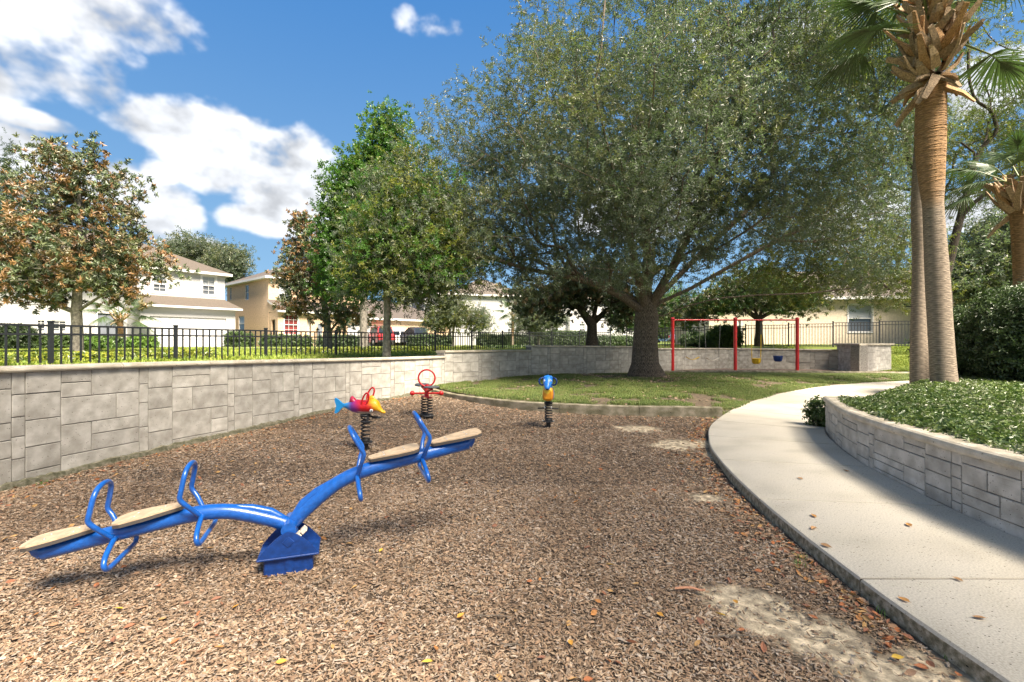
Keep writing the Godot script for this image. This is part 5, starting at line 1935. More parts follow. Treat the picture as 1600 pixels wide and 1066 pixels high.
func wood(g: Dictionary, r_root: float, r_tip: float, flare := 0.0, sides_big := 10, least := 0.0) -> Array:
	# [trunk mesh, limb mesh]: chains of tapered tubes; the trunk is the chain from the root
	var n: int = g.pos.size()
	var total: float = maxf(g.count[0], 2)
	var e := log(r_root / r_tip) / log(total)
	var rad: Array = []
	for i in n: rad.append(r_tip * pow(maxf(g.count[i], 1), e))
	var main: Array = []
	main.resize(n)
	main.fill(-1)
	for i in range(1, n):
		var p: int = g.par[i]
		if p >= 0 and (main[p] < 0 or g.count[i] > g.count[main[p]]): main[p] = i
	var trunk := MB.new()
	var limbs := MB.new()
	for i in n:
		var p: int = g.par[i]
		if p >= 0 and main[p] == i: continue
		if p >= 0 and rad[i] < least: continue
		var pts: Array = []
		var rr: Array = []
		if p >= 0:
			pts.append(g.pos[p]); rr.append(minf(rad[p], rad[i] * 1.35))
		var k := i
		while k >= 0:
			pts.append(g.pos[k]); rr.append(rad[k])
			k = main[k]
		if pts.size() < 2: continue
		if p < 0 and flare > 0.0:
			for q in pts.size():
				var h: float = pts[q].y - pts[0].y
				rr[q] *= 1.0 + flare * exp(-h * 3.5)
		var big: float = rr[0]
		(trunk if p < 0 else limbs).tube(pts, rr, sides_big if big > 0.1 else (6 if big > 0.03 else 4), false)
	return [trunk, limbs]

func crown_points(lobes: Array, n: int, shell_bias := 0.5) -> Array:
	# lobes: [centre, radii]; points inside, more of them near the outside
	var total := 0.0
	for l in lobes: total += l[1].x * l[1].y * l[1].z
	var out: Array = []
	for l in lobes:
		var k := int(n * (l[2] if l.size() > 2 else 1.0) * l[1].x * l[1].y * l[1].z / total) + 3
		for i in k:
			out.append(l[0] + rand_dir() * pow(rng.randf(), shell_bias) * l[1] * rng.randf_range(0.88, 1.06))
	return out

func foliage(tips: Array, per: int, spread: Vector3, size: float, palette: Array, patch: float) -> Array:
	var places: Array = []
	var tints: Array = []
	for t in tips:
		var tone: Color = pick(palette)
		for k in per:
			var p: Vector3 = t + Vector3(gauss() * spread.x, gauss() * spread.y, gauss() * spread.z)
			var up: Vector3 = (rand_dir() * 1.0 + (p - t).normalized() * 0.5 + Vector3(0, 0.25, 0)).normalized()
			var b := Basis(Quaternion(Vector3.UP, up)) * Basis(Vector3.UP, rng.randf() * TAU)
			places.append(Transform3D(b.scaled(Vector3.ONE * size * rng.randf_range(0.75, 1.25)), p))
			var c: Color = tone if rng.randf() < patch else pick(palette)
			var g := rng.randf_range(0.8, 1.2)
			tints.append(Color(c.r * g, c.g * g, c.b * g))
	return [places, tints]

func tree(called: String, label: String, where: Vector3, seeds: Array, lobes: Array, n: int, per: int, spread: Vector3, kind: String, leafmat: Material, palette: Array, barkmat: Material, r_root: float, low: float, opts := {}) -> Node3D:
	var o := thing(called, label, "tree", where, opts.get("group", ""))
	var sd: Array = []
	for s in seeds:
		var q: Array = []
		for p in s: q.append(p - where)
		sd.append(q)
	var lb: Array = []
	for l in lobes: lb.append([l[0] - where, l[1], l[2] if l.size() > 2 else 1.0])
	var g := grow(sd, crown_points(lb, n, opts.get("shell", 0.5)), low - where.y, opts.get("bias", 0.4), opts.get("step", 0.55))
	var w := wood(g, r_root, opts.get("tip", 0.007), opts.get("flare", 0.35), opts.get("sides", 12), opts.get("least", 0.0))
	if opts.has("roots"):      # uneven root flare
		for i in w[0].v.size():
			var q: Vector3 = w[0].v[i]
			var a := atan2(q.z, q.x)
			var k: float = opts.roots * exp(-maxf(q.y, 0.0) * 2.2) * (0.6 * sin(a * 5.0 + 1.0) + 0.4 * sin(a * 3.0)) + 0.05 * sin(a * 6.0 + q.y) * exp(-maxf(q.y - 1.0, 0.0))
			w[0].v[i] = Vector3(q.x * (1.0 + k), q.y, q.z * (1.0 + k))
	part(o, "trunk", w[0], barkmat)
	part(o, "limbs", w[1], barkmat)
	var tips: Array = []
	for t in g.tips: tips.append(g.pos[t])
	var fo := foliage(tips, per, spread, opts.get("size", 1.0), palette, opts.get("patch", 0.7))
	scatter(o, "crown", sprig(kind), leafmat, fo[0], fo[1])
	return o

const OAK_GREENS := [Color(0.145, 0.180, 0.120), Color(0.170, 0.200, 0.140), Color(0.128, 0.160, 0.112), Color(0.185, 0.205, 0.115), Color(0.168, 0.195, 0.150), Color(0.205, 0.210, 0.105), Color(0.148, 0.178, 0.132)]
const YELLOW_GREENS := [Color(0.220, 0.237, 0.050), Color(0.165, 0.193, 0.055), Color(0.264, 0.264, 0.044), Color(0.154, 0.176, 0.061), Color(0.127, 0.154, 0.066)]
const MAG_GREENS := [Color(0.098, 0.137, 0.062), Color(0.117, 0.156, 0.065), Color(0.085, 0.117, 0.055), Color(0.143, 0.156, 0.065), Color(0.182, 0.130, 0.055)]
const MAG_BRONZE := [Color(0.10, 0.135, 0.06), Color(0.24, 0.135, 0.055), Color(0.11, 0.14, 0.065), Color(0.26, 0.15, 0.055), Color(0.14, 0.165, 0.07), Color(0.18, 0.15, 0.065), Color(0.11, 0.145, 0.07)]
const FRESH_GREENS := [Color(0.094, 0.200, 0.037), Color(0.112, 0.237, 0.044), Color(0.075, 0.163, 0.035), Color(0.163, 0.250, 0.050)]

func make_trees() -> void:
	# the big oak
	var b := P(4.25, 0.30, 15.4)
	var fork := P(4.32, 2.35, 15.4)
	var seeds := [[b, P(4.25, 0.8, 15.4), P(4.27, 1.5, 15.4), P(4.3, 2.0, 15.4), fork],
		[fork, P(3.9, 2.62, 15.2), P(3.2, 3.0, 14.9), P(2.3, 3.3, 14.5), P(1.4, 3.45, 14.2), P(0.4, 3.6, 13.9), P(-0.8, 3.9, 13.6)],
		[fork, P(3.95, 2.85, 15.7), P(3.3, 3.25, 16.0), P(2.3, 3.7, 16.4), P(1.0, 4.3, 16.9), P(-0.4, 5.0, 17.2)],
		[fork, P(4.1, 3.0, 15.1), P(3.75, 3.7, 14.5), P(3.3, 4.7, 13.6), P(2.7, 5.9, 12.7), P(2.2, 7.2, 12.0)],
		[fork, P(4.35, 3.1, 15.4), P(4.35, 4.2, 15.4), P(4.2, 5.6, 15.3), P(4.1, 7.2, 15.2), P(4.0, 9.0, 15.0)],
		[fork, P(4.6, 3.0, 15.2), P(5.0, 3.9, 14.7), P(5.3, 5.0, 14.0), P(5.6, 6.4, 13.2), P(6.0, 7.8, 12.6)],
		[fork, P(4.7, 2.9, 15.5), P(5.4, 3.6, 15.6), P(6.3, 4.5, 15.7), P(7.3, 5.4, 15.7), P(8.4, 6.5, 15.7)],
		[fork, P(4.75, 2.75, 15.3), P(5.6, 3.15, 15.0), P(6.6, 3.75, 14.6), P(7.7, 4.4, 14.2), P(8.9, 5.0, 13.8)],
		[fork, P(4.8, 2.3, 15.3), P(5.5, 2.6, 15.1), P(6.4, 2.83, 14.9), P(7.6, 2.92, 14.8), P(9.0, 2.95, 14.6), P(10.3, 3.1, 14.5)],
		[fork, P(4.5, 3.0, 15.9), P(4.9, 3.9, 16.8), P(5.3, 5.2, 17.9), P(5.6, 6.6, 18.8)]]
	var lobes := [[P(4.4, 9.8, 15.2), Vector3(4.6, 3.6, 4.8), 0.75], [P(1.2, 6.6, 14.6), Vector3(3.9, 3.0, 4.2)], [P(-0.7, 5.0, 14.2), Vector3(2.4, 1.9, 2.8)], [P(3.6, 6.6, 11.4), Vector3(3.8, 2.8, 2.4)], [P(8.0, 6.8, 14.6), Vector3(3.9, 3.1, 4.0)], [P(10.2, 4.6, 14.6), Vector3(2.3, 1.6, 2.6)], [P(5.0, 7.0, 18.6), Vector3(4.2, 3.0, 2.4)], [P(1.6, 4.5, 12.6), Vector3(2.6, 1.3, 1.8)], [P(6.8, 4.9, 12.2), Vector3(2.6, 1.5, 1.6)], [P(6.6, 11.0, 14.5), Vector3(3.6, 3.0, 3.6), 0.7], [P(2.2, 9.8, 14.8), Vector3(2.2, 2.0, 2.6), 0.5], [P(0.2, 7.9, 14.6), Vector3(1.4, 1.4, 2.0), 0.5], [P(4.2, 4.6, 13.2), Vector3(2.6, 1.2, 1.5)], [at(690, 340, 14.2), Vector3(1.5, 2.0, 2.0)], [at(745, 275, 14.4), Vector3(1.2, 1.3, 1.6), 0.6], [at(690, 430, 14.0), Vector3(1.6, 0.8, 1.6)], [at(800, 400, 13.0), Vector3(1.8, 1.2, 1.6)], [at(715, 380, 13.6), Vector3(1.6, 1.3, 1.5)], [at(960, 410, 12.8), Vector3(2.2, 0.7, 1.2)], [at(1080, 400, 13.4), Vector3(1.8, 0.8, 1.3)]]
	tree("oak_tree", "huge spreading evergreen oak with a thick trunk on the lawn", b, seeds, lobes, 980, 36, Vector3(0.36, 0.28, 0.36), "oak", mat.oak_leaf, OAK_GREENS, mat.bark, 0.37, 3.0, {"roots": 0.22, "flare": 0.65, "sides": 18, "patch": 0.75, "shell": 0.42, "tip": 0.006})
	# unseen oak behind the camera, its high crown shaped to shade the play area
	b = P(5.6, 0.5, -3.2)
	tree("shade_oak_tree", "unseen tall oak behind the camera with a thin crown shaped to shade the play area", b, [[b, b + Vector3(0, 2.0, 0), b + Vector3(-0.2, 4.2, -0.6), b + Vector3(-0.6, 6.0, -1.6)], [b + Vector3(-0.2, 4.2, -0.6), b + Vector3(-1.8, 6.0, -2.6), b + Vector3(-3.6, 7.2, -4.6), b + Vector3(-5.0, 8.0, -6.6)], [b + Vector3(-0.2, 4.2, -0.6), b + Vector3(-0.4, 6.0, -3.0), b + Vector3(-0.4, 7.4, -6.0)]], [[P(2.4, 8.6, 2.2), Vector3(4.6, 1.5, 3.6)], [P(-0.4, 8.4, 3.6), Vector3(3.0, 1.2, 2.6), 0.5], [P(5.2, 9.0, 4.0), Vector3(2.6, 1.2, 2.4)], [P(0.4, 9.0, -0.6), Vector3(3.4, 1.3, 2.6), 1.6], [P(5.6, 8.0, -2.5), Vector3(3.0, 2.0, 3.0)], [P(6.2, 8.2, 1.0), Vector3(2.6, 1.3, 3.0), 1.8], [P(8.3, 8.2, 4.2), Vector3(2.3, 1.2, 2.5), 1.9], [P(0.8, 8.5, 5.6), Vector3(2.8, 1.0, 1.6), 1.3]], 275, 38, Vector3(0.42, 0.25, 0.42), "oak", mat.oak_leaf, OAK_GREENS, mat.bark, 0.3, b.y + 4.0, {"step": 0.8, "shell": 0.4})
	# young oak between wall and fence
	b = at(604, 556, 13.2)
	tree("young_oak_tree", "slender young oak with olive leaves between the retaining wall and the fence", b, [[b, b + Vector3(0.0, 0.6, 0), b + Vector3(0.02, 1.2, 0), b + Vector3(0.0, 1.9, 0)], [b + Vector3(0, 1.9, 0), b + Vector3(-0.05, 3.0, 0.0), b + Vector3(-0.1, 4.6, 0.1)]], [[at(620, 400, 13.0), Vector3(1.5, 1.4, 1.4)], [at(612, 320, 13.2), Vector3(0.95, 1.1, 1.1)], [at(655, 345, 13.0), Vector3(1.2, 1.4, 1.2)], [at(558, 440, 13.2), Vector3(0.7, 0.6, 0.8)], [at(668, 430, 12.6), Vector3(1.2, 0.7, 1.1)], [at(640, 262, 13.2), Vector3(0.6, 0.7, 0.8)], [at(700, 390, 13.0), Vector3(0.9, 1.1, 1.0)], [at(575, 370, 13.4), Vector3(0.6, 0.8, 0.8)]], 270, 30, Vector3(0.28, 0.25, 0.28), "oak", mat.oak_leaf, YELLOW_GREENS + FRESH_GREENS + OAK_GREENS, mat.smooth_bark, 0.10, b.y + 1.6, {"flare": 0.25, "shell": 0.5, "patch": 0.85})
	# tall fresh green tree behind it
	b = at(568, 545, 20.0)
	tree("tall_green_tree", "tall pointed bright green broadleaf tree behind the young oak", b, [[b, b + Vector3(0, 2.5, 0), b + Vector3(0.1, 5.0, 0), b + Vector3(0.2, 8.4, 0)]], [[at(600, 245, 20.0), Vector3(1.1, 1.7, 1.1)], [at(562, 300, 20.0), Vector3(1.3, 1.5, 1.3)], [at(580, 350, 20.0), Vector3(1.9, 1.6, 1.7)], [at(545, 415, 20.2), Vector3(1.2, 1.9, 1.4)], [at(532, 345, 20.0), Vector3(0.6, 0.9, 0.8)], [at(606, 195, 20.0), Vector3(0.6, 0.8, 0.6)]], 250, 30, Vector3(0.3, 0.26, 0.3), "broad", mat.oak_leaf, FRESH_GREENS, mat.smooth_bark, 0.13, b.y + 2.0, {"shell": 0.5})
	# magnolias, bronze under their leaves
	b = at(119, 554, 17.9)
	tree("magnolia_tree", "bronze and green magnolia on the lawn in front of the white house", b, [[b, b + Vector3(0.05, 0.8, 0), b + Vector3(0.0, 1.6, 0), b + Vector3(0.05, 2.6, 0), b + Vector3(0.1, 4.6, 0), b + Vector3(0.1, 6.4, 0)], [b + Vector3(0.02, 1.2, 0), b + Vector3(-0.5, 1.8, 0.1), b + Vector3(-1.6, 2.1, 0.2)], [b + Vector3(0.0, 1.6, 0), b + Vector3(1.0, 2.2, 0.1), b + Vector3(2.2, 2.8, 0.0)]], [[at(120, 400, 17.9), Vector3(3.0, 2.0, 2.6)], [at(60, 440, 17.6), Vector3(2.0, 1.0, 2.0)], [at(110, 300, 17.9), Vector3(2.4, 1.5, 2.1)], [at(75, 240, 17.9), Vector3(0.8, 0.9, 0.9)], [at(135, 245, 17.9), Vector3(1.0, 0.9, 0.9)], [at(250, 405, 17.9), Vector3(0.75, 0.9, 0.9)], [at(195, 340, 17.9), Vector3(1.0, 1.3, 1.0)], [at(190, 445, 17.4), Vector3(1.0, 0.8, 1.0)], [at(-10, 400, 17.9), Vector3(1.6, 2.0, 1.8)], [at(195, 280, 17.9), Vector3(0.7, 0.5, 0.6)]], 420, 11, Vector3(0.18, 0.16, 0.18), "magnolia", mat.magnolia_leaf, MAG_BRONZE, mat.smooth_bark, 0.17, b.y + 1.0, {"shell": 0.5, "group": "magnolias on the lawns"})
	b = at(512, 548, 23.0)
	tree("magnolia_tree", "darker bronze magnolia in front of the beige house", b, [[b, b + Vector3(0, 0.8, 0), b + Vector3(-0.05, 1.5, 0)], [b + Vector3(-0.05, 1.5, 0), b + Vector3(-0.3, 3.0, 0), b + Vector3(-0.4, 5.0, 0)], [b + Vector3(0, 1.0, 0), b + Vector3(0.7, 1.7, 0), b + Vector3(1.4, 2.2, 0)]], [[at(500, 420, 23.0), Vector3(1.7, 1.8, 1.7)], [at(475, 365, 23.0), Vector3(0.9, 1.2, 0.9)], [at(448, 435, 23.0), Vector3(0.7, 0.6, 0.7)], [at(465, 475, 22.7), Vector3(1.1, 0.7, 1.0)], [at(540, 490, 23.0), Vector3(1.4, 0.7, 1.2)]], 210, 11, Vector3(0.22, 0.2, 0.22), "magnolia", mat.magnolia_leaf, MAG_BRONZE, mat.smooth_bark, 0.18, b.y + 1.0, {"group": "magnolias on the lawns"})
	b = at(925, 543, 22.5)
	tree("magnolia_tree", "dark spreading magnolia with a forked trunk just behind the wall beside the oak", b, [[b, b + Vector3(0, 0.6, 0), b + Vector3(0, 1.1, 0)], [b + Vector3(0, 1.1, 0), b + Vector3(-0.6, 1.9, 0), b + Vector3(-1.3, 2.8, 0)], [b + Vector3(0, 1.1, 0), b + Vector3(0.2, 2.0, 0), b + Vector3(0.3, 3.4, 0)], [b + Vector3(0, 1.0, 0), b + Vector3(0.7, 1.8, 0), b + Vector3(1.4, 2.6, 0)]], [[at(870, 470, 22.5), Vector3(2.0, 0.9, 1.8)], [at(930, 440, 22.5), Vector3(2.4, 1.2, 2.0)], [at(985, 480, 22.5), Vector3(1.4, 0.9, 1.5)], [at(815, 460, 22.5), Vector3(1.1, 0.8, 1.2)]], 270, 12, Vector3(0.24, 0.2, 0.24), "magnolia", mat.magnolia_leaf, MAG_GREENS, mat.dark_bark, 0.24, b.y + 0.9, {"group": "magnolias on the lawns"})
	b = at(1186, 541, 24.0)
	tree("magnolia_tree", "low branching magnolia behind the yellow bucket swing", b, [[b, b + Vector3(0, 0.7, 0), b + Vector3(0, 1.4, 0)], [b + Vector3(0, 1.4, 0), b + Vector3(-0.8, 1.9, 0), b + Vector3(-1.8, 2.2, 0)], [b + Vector3(0, 1.3, 0), b + Vector3(0.9, 1.9, 0), b + Vector3(1.9, 2.4, 0)]], [[at(1186, 455, 24.0), Vector3(2.4, 1.2, 2.0)], [at(1110, 475, 24.0), Vector3(1.6, 0.8, 1.4)], [at(1250, 468, 24.0), Vector3(1.4, 0.8, 1.4)], [at(1075, 495, 24.5), Vector3(0.9, 0.6, 0.9)]], 230, 12, Vector3(0.24, 0.2, 0.24), "magnolia", mat.magnolia_leaf, YELLOW_GREENS + FRESH_GREENS, mat.dark_bark, 0.17, b.y + 1.1, {"group": "magnolias on the lawns"})
	# trees at the right; the oak's backlight is put into its yellow leaf tints
	b = P(15.9, 0.45, 17.6)
	tree("right_oak_tree", "tall airy oak with leaves tinted yellowish for backlight behind the two palms", b, [[b, b + Vector3(0, 1.5, 0), b + Vector3(-0.1, 3.0, 0), b + Vector3(-0.3, 5.0, 0)], [b + Vector3(0, 2.4, 0), b + Vector3(-1.5, 3.3, -0.2), b + Vector3(-3.3, 3.9, -0.2), b + Vector3(-5.0, 4.1, 0.0)], [b + Vector3(0, 3.0, 0), b + Vector3(0.1, 5.2, 0.4), b + Vector3(0.5, 7.4, 0.6)]], [[at(1330, 130, 17.5), Vector3(3.0, 3.4, 3.0)], [at(1300, 350, 17.0), Vector3(2.6, 1.6, 2.4)], [at(1390, 400, 17.0), Vector3(2.2, 1.4, 2.2)], [at(1400, 60, 17.8), Vector3(3.4, 3.0, 3.0)], [at(1530, 230, 18.0), Vector3(2.6, 2.4, 2.6)], [at(1400, 240, 17.5), Vector3(2.0, 1.8, 2.0)], [at(1270, 440, 16.6), Vector3(1.8, 0.7, 1.6)], [at(1640, 200, 17.0), Vector3(3.0, 3.2, 3.0)], [at(1250, 40, 17.5), Vector3(2.2, 2.2, 2.4)], [at(1220, 425, 16.5), Vector3(2.0, 0.9, 1.6), 1.6], [at(1325, 430, 16.5), Vector3(1.9, 1.0, 1.6), 1.6], [at(1400, 445, 17.0), Vector3(1.2, 0.8, 1.2), 1.6]], 480, 28, Vector3(0.40, 0.32, 0.40), "oak", mat.oak_leaf, YELLOW_GREENS, mat.dark_bark, 0.26, b.y + 2.2, {"shell": 0.5})
	b = P(30.0, 0.9, 28.5)
	tree("hazy_tree", "pale grey-green round tree far behind the clipped shrub at right", b, [[b, b + Vector3(0, 1.5, 0), b + Vector3(0, 3.0, 0)]], [[at(1560, 400, 28.5), Vector3(3.6, 2.6, 3.0)], [at(1500, 430, 28.0), Vector3(2.2, 1.8, 2.0)], [at(1620, 380, 28.0), Vector3(2.5, 2.8, 2.5)]], 190, 26, Vector3(0.45, 0.4, 0.45), "far", mat.oak_leaf, OAK_GREENS, mat.dark_bark, 0.25, b.y + 1.5, {"step": 0.9})
	# small trees and far trees behind the fence
	b = at(708, 543, 34.0)
	tree("small_street_tree", "small sparse tree in front of the tall white house's left corner", b, [[b, b + Vector3(0, 1.0, 0), b + Vector3(0.1, 1.8, 0)]], [[at(705, 490, 34.0), Vector3(1.5, 1.2, 1.3)], [at(745, 500, 34.0), Vector3(1.0, 0.8, 1.0)], [at(680, 505, 34.0), Vector3(0.9, 0.7, 0.9)]], 100, 20, Vector3(0.28, 0.24, 0.28), "oak", mat.oak_leaf, YELLOW_GREENS + OAK_GREENS, mat.smooth_bark, 0.08, b.y + 1.0, {"size": 1.5, "group": "small street trees"})
	b = at(842, 541, 36.0)
	tree("small_street_tree", "small round tree in front of the far white house", b, [[b, b + Vector3(0, 0.9, 0), b + Vector3(0.0, 1.6, 0)]], [[at(840, 500, 36.0), Vector3(1.5, 0.9, 1.3)], [at(815, 507, 36.0), Vector3(0.7, 0.6, 0.8)], [at(868, 500, 36.0), Vector3(0.8, 0.7, 0.8)]], 90, 20, Vector3(0.28, 0.24, 0.28), "oak", mat.oak_leaf, OAK_GREENS, mat.smooth_bark, 0.08, b.y + 0.9, {"size": 1.5, "group": "small street trees"})
	b = at(1000, 541, 44.0)
	tree("small_street_tree", "far street tree just left of the oak trunk", b, [[b, b + Vector3(0, 1.4, 0), b + Vector3(0.0, 2.4, 0)]], [[at(985, 495, 44.0), Vector3(2.0, 1.6, 1.8)], [at(1060, 480, 44.0), Vector3(3.0, 1.6, 1.8)]], 120, 20, Vector3(0.36, 0.3, 0.36), "far", mat.oak_leaf, FRESH_GREENS + OAK_GREENS, mat.smooth_bark, 0.12, b.y + 1.2, {"group": "small street trees"})
	b = P(23.0, 1.1, 66.0)
	tree("far_street_tree", "far round green tree seen between the oak trunk and the first red post", b, [[b, b + Vector3(0, 2.5, 0), b + Vector3(0, 4.0, 0)]], [[at(1040, 505, 66.0), Vector3(3.6, 2.6, 3.0)], [at(1095, 500, 66.0), Vector3(3.4, 3.0, 3.0)], [at(1000, 500, 66.0), Vector3(3.0, 3.0, 3.0)]], 170, 26, Vector3(0.6, 0.5, 0.6), "far", mat.oak_leaf, FRESH_GREENS + OAK_GREENS, mat.dark_bark, 0.25, b.y + 1.5, {"step": 1.2, "size": 1.3})
	b = P(-33.0, 1.0, 64.0)
	tree("roof_tree", "dark round tree rising behind the white house's roof", b, [[b, b + Vector3(0, 3, 0), b + Vector3(0, 6, 0)]], [[at(320, 405, 62.0), Vector3(5.0, 2.4, 4.0)], [at(355, 425, 62.0), Vector3(2.4, 1.8, 3.0)], [at(290, 400, 62.0), Vector3(3.4, 2.4, 3.0)]], 190, 26, Vector3(0.6, 0.5, 0.6), "far", mat.oak_leaf, OAK_GREENS, mat.dark_bark, 0.35, b.y + 3.0, {"step": 1.2, "size": 1.3})
	# a pine at the left edge, thin needles
	b = P(-25.5, 1.0, 22.5)
	tree("left_edge_tree", "wispy blue-green tree at the left edge behind the magnolia", b, [[b, b + Vector3(0, 3, 0), b + Vector3(0, 6, 0), b + Vector3(0.2, 9.0, 0)]], [[at(2, 280, 22.5), Vector3(1.1, 2.4, 1.3)], [at(-40, 330, 22.5), Vector3(2.0, 3.0, 2.0)]], 100, 18, Vector3(0.32, 0.3, 0.32), "oak", mat.oak_leaf, [Color(0.07, 0.11, 0.07), Color(0.06, 0.1, 0.06)], mat.dark_bark, 0.2, b.y + 3.0, {"step": 0.9, "size": 1.2})

# ---------------------------------------------------------------- palms
func fan_mesh(sd: int, spread: float, droop: float) -> MB:
	# a fan leaf: petiole along +x, then narrow folded blades
	var r := RandomNumberGenerator.new()
	r.seed = sd
	var mb := MB.new()
	mb.col = Color(0.16, 0.19, 0.05)
	mb.tube([Vector3.ZERO, Vector3(0.5, 0.03, 0), Vector3(1.0, -0.02, 0), Vector3(1.3, -0.12, 0)], [0.03, 0.02, 0.015, 0.01], 5, false)
	var n := 46
	for i in n:
		var a := lerpf(-spread, spread, (i + 0.5) / n) + r.randf_range(-0.02, 0.02)
		var L := r.randf_range(0.78, 0.98) * (1.0 - 0.22 * absf(a) / spread)
		var d := Vector3(cos(a), -0.25, sin(a)).normalized()
		var base := Vector3(1.0 + 0.25 * clampf(cos(a), 0, 1), -0.04 - 0.08 * clampf(cos(a), 0, 1), 0)
		var side := Vector3(-sin(a), 0, cos(a))
		var g := r.randf_range(0.75, 1.2)
		mb.col = Color(0.075 * g, 0.115 * g, 0.045 * g)
		var prev: Array = []
		for k in 6:
			var t := k / 5.0
			var c := base + d * L * t + Vector3(0, -droop * t * t * L * r.randf_range(0.85, 1.2), 0)
			var w := lerpf(0.008, 0.019, minf(t * 4.0, 1.0)) * (1.0 - smoothstep(0.45, 1.0, t) * 0.9)
			var cur := [c + side * w + Vector3(0, 0.008, 0), c, c - side * w + Vector3(0, 0.008, 0)]
			if k > 0:
				mb.quad(prev[0], cur[0], cur[1], prev[1])
				mb.quad(prev[1], cur[1], cur[2], prev[2])
			prev = cur
	return mb

func palm(label: String, line: Array, rad: Array, split: float, boots: Array, fronds: int, crown_r: float, sd: int) -> void:
	var base: Vector3 = line[0]
	var o := thing("palm_tree", label, "palm", base, "palms in the planted bed")
	var pts := bend(line, 0.12)
	var rr: Array = []
	var n := pts.size()
	for i in n:
		var t := float(i) / (n - 1) * (rad.size() - 1)
		var k := mini(int(t), rad.size() - 2)
		rr.append(lerpf(rad[k], rad[k + 1], t - k) * (1.0 + 0.02 * noise_a.get_noise_1d(i * 400.0 + sd)))
	var cut := int(n * split)
	var lowp: Array = []; var lowr: Array = []; var hip: Array = []; var hir: Array = []
	for i in n:
		var q: Vector3 = pts[i] - base
		if i <= cut: lowp.append(q); lowr.append(rr[i])
		if i >= cut: hip.append(q); hir.append(rr[i] * 1.004)
	var a := MB.new()
	var rel: Array = []
	for q in pts: rel.append(q - base)
	a.tube(rel, rr, 24, true)
	var turn: float = pts[cut].y - base.y      # weathered grey below, fresh orange fibre above, with a ragged border
	for i in a.v.size():
		var k := smoothstep(-0.45, 0.45, a.v[i].y - turn + 0.5 * noise_a.get_noise_3dv(a.v[i] * 160.0)) if split < 0.98 else 0.0
		a.c[i] = Color(0.44, 0.35, 0.265).lerp(Color(0.54, 0.32, 0.155), k)
	part(o, "trunk", a, mat.palm_old)
	var rg := RandomNumberGenerator.new()
	rg.seed = sd
	# rough rings of fibre left by old leaves
	var rings := MB.new()
	var hgt: float = pts[-1].y - base.y
	for i in range(cut, n):
		for k in 3:
			var f := minf((i + k / 3.0) / (n - 1), 1.0)
			var idx := mini(int(f * (n - 1)), n - 2)
			var c: Vector3 = pts[idx].lerp(pts[idx + 1], f * (n - 1) - idx) - base
			var ring: Array = []
			var r0: float = rr[idx]
			var ph := rg.randf() * TAU
			var tl := rg.randf_range(-0.02, 0.02)
			for j in 16:
				var an := TAU * j / 16.0
				ring.append(c + Vector3(cos(an) * (r0 + 0.001), sin(an + ph) * (0.008 + absf(tl)), sin(an) * (r0 + 0.001)))
			rings.tube(ring, rg.randf_range(0.004, 0.009), 4, false, true)
	if cut < n - 1: part(o, "fibre_rings", rings, mat.palm_new)
	# old leaf bases, split and crossing
	for k in boots[0]:
		var mb := MB.new()
		var f: float = rg.randf()
		var y: float = boots[1] + f * boots[2]
		var an: float = k * 2.399 + rg.randf_range(-0.3, 0.3)
		var c: Vector3 = pts[-1] - base
		var r0: float = rr[-1]
		var out := Vector3(cos(an), 0, sin(an))
		var side := Vector3(-sin(an), 0, cos(an)) * rg.randf_range(-0.6, 0.6)
		var L := rg.randf_range(0.3, 0.62) * (1.0 + 0.3 * (1.0 - f))
		var p0 := Vector3(c.x, y, c.z) + out * (r0 * 0.85)
		var tip := p0 + out * L * rg.randf_range(0.3, 0.85) + Vector3(0, L * rg.randf_range(0.5, 0.95), 0) + side * L
		if f < 0.16: tip = p0 + out * L * 0.55 + Vector3(0, -L * rg.randf_range(0.2, 0.8), 0) + side * L
		var mid := p0.lerp(tip, 0.5) + out * 0.05
		var wd := out.cross((tip - p0).normalized()).normalized()
		var tk := wd.cross((tip - p0).normalized()).normalized()
		var prev: Array = []
		for q in [[p0, 0.085, 0.03], [mid, 0.062, 0.024], [tip, rg.randf_range(0.03, 0.055), 0.012]]:
			var cur := [q[0] + wd * q[1] - tk * q[2], q[0] + wd * q[1] * 0.8 + tk * q[2], q[0] - wd * q[1] * 0.8 + tk * q[2], q[0] - wd * q[1] - tk * q[2]]
			if prev.size() > 0:
				for j in 4: mb.quad(prev[j], prev[(j + 1) % 4], cur[(j + 1) % 4], cur[j])
			prev = cur
		mb.quad(prev[0], prev[1], prev[2], prev[3])
		part(o, "leaf_base", mb, mat.boots[rg.randi() % 4])
	# fronds
	var meshes: Array = []
	for k in 4: meshes.append(fan_mesh(sd + k, 1.9, [0.25, 0.4, 0.55, 0.35][k]).mesh(Vector3.ZERO, true))
	for k in fronds:
		var an: float = k * 2.399 + rg.randf_range(-0.2, 0.2)
		var lift := lerpf(-0.25, 1.25, (k + 0.5) / fronds) + rg.randf_range(-0.12, 0.12)
		var fr := part(o, "frond", meshes[k % 4], mat.frond)
		var s := crown_r * rg.randf_range(0.85, 1.1)
		fr.transform = Transform3D(Basis(Vector3.UP, an) * Basis(Vector3(0, 0, 1), lift) * Basis.from_scale(Vector3.ONE * s), pts[-1] - base + Vector3(0, boots[3] * rg.randf_range(0.4, 1.0), 0) + Vector3(cos(an), 0, -sin(an)) * 0.12)

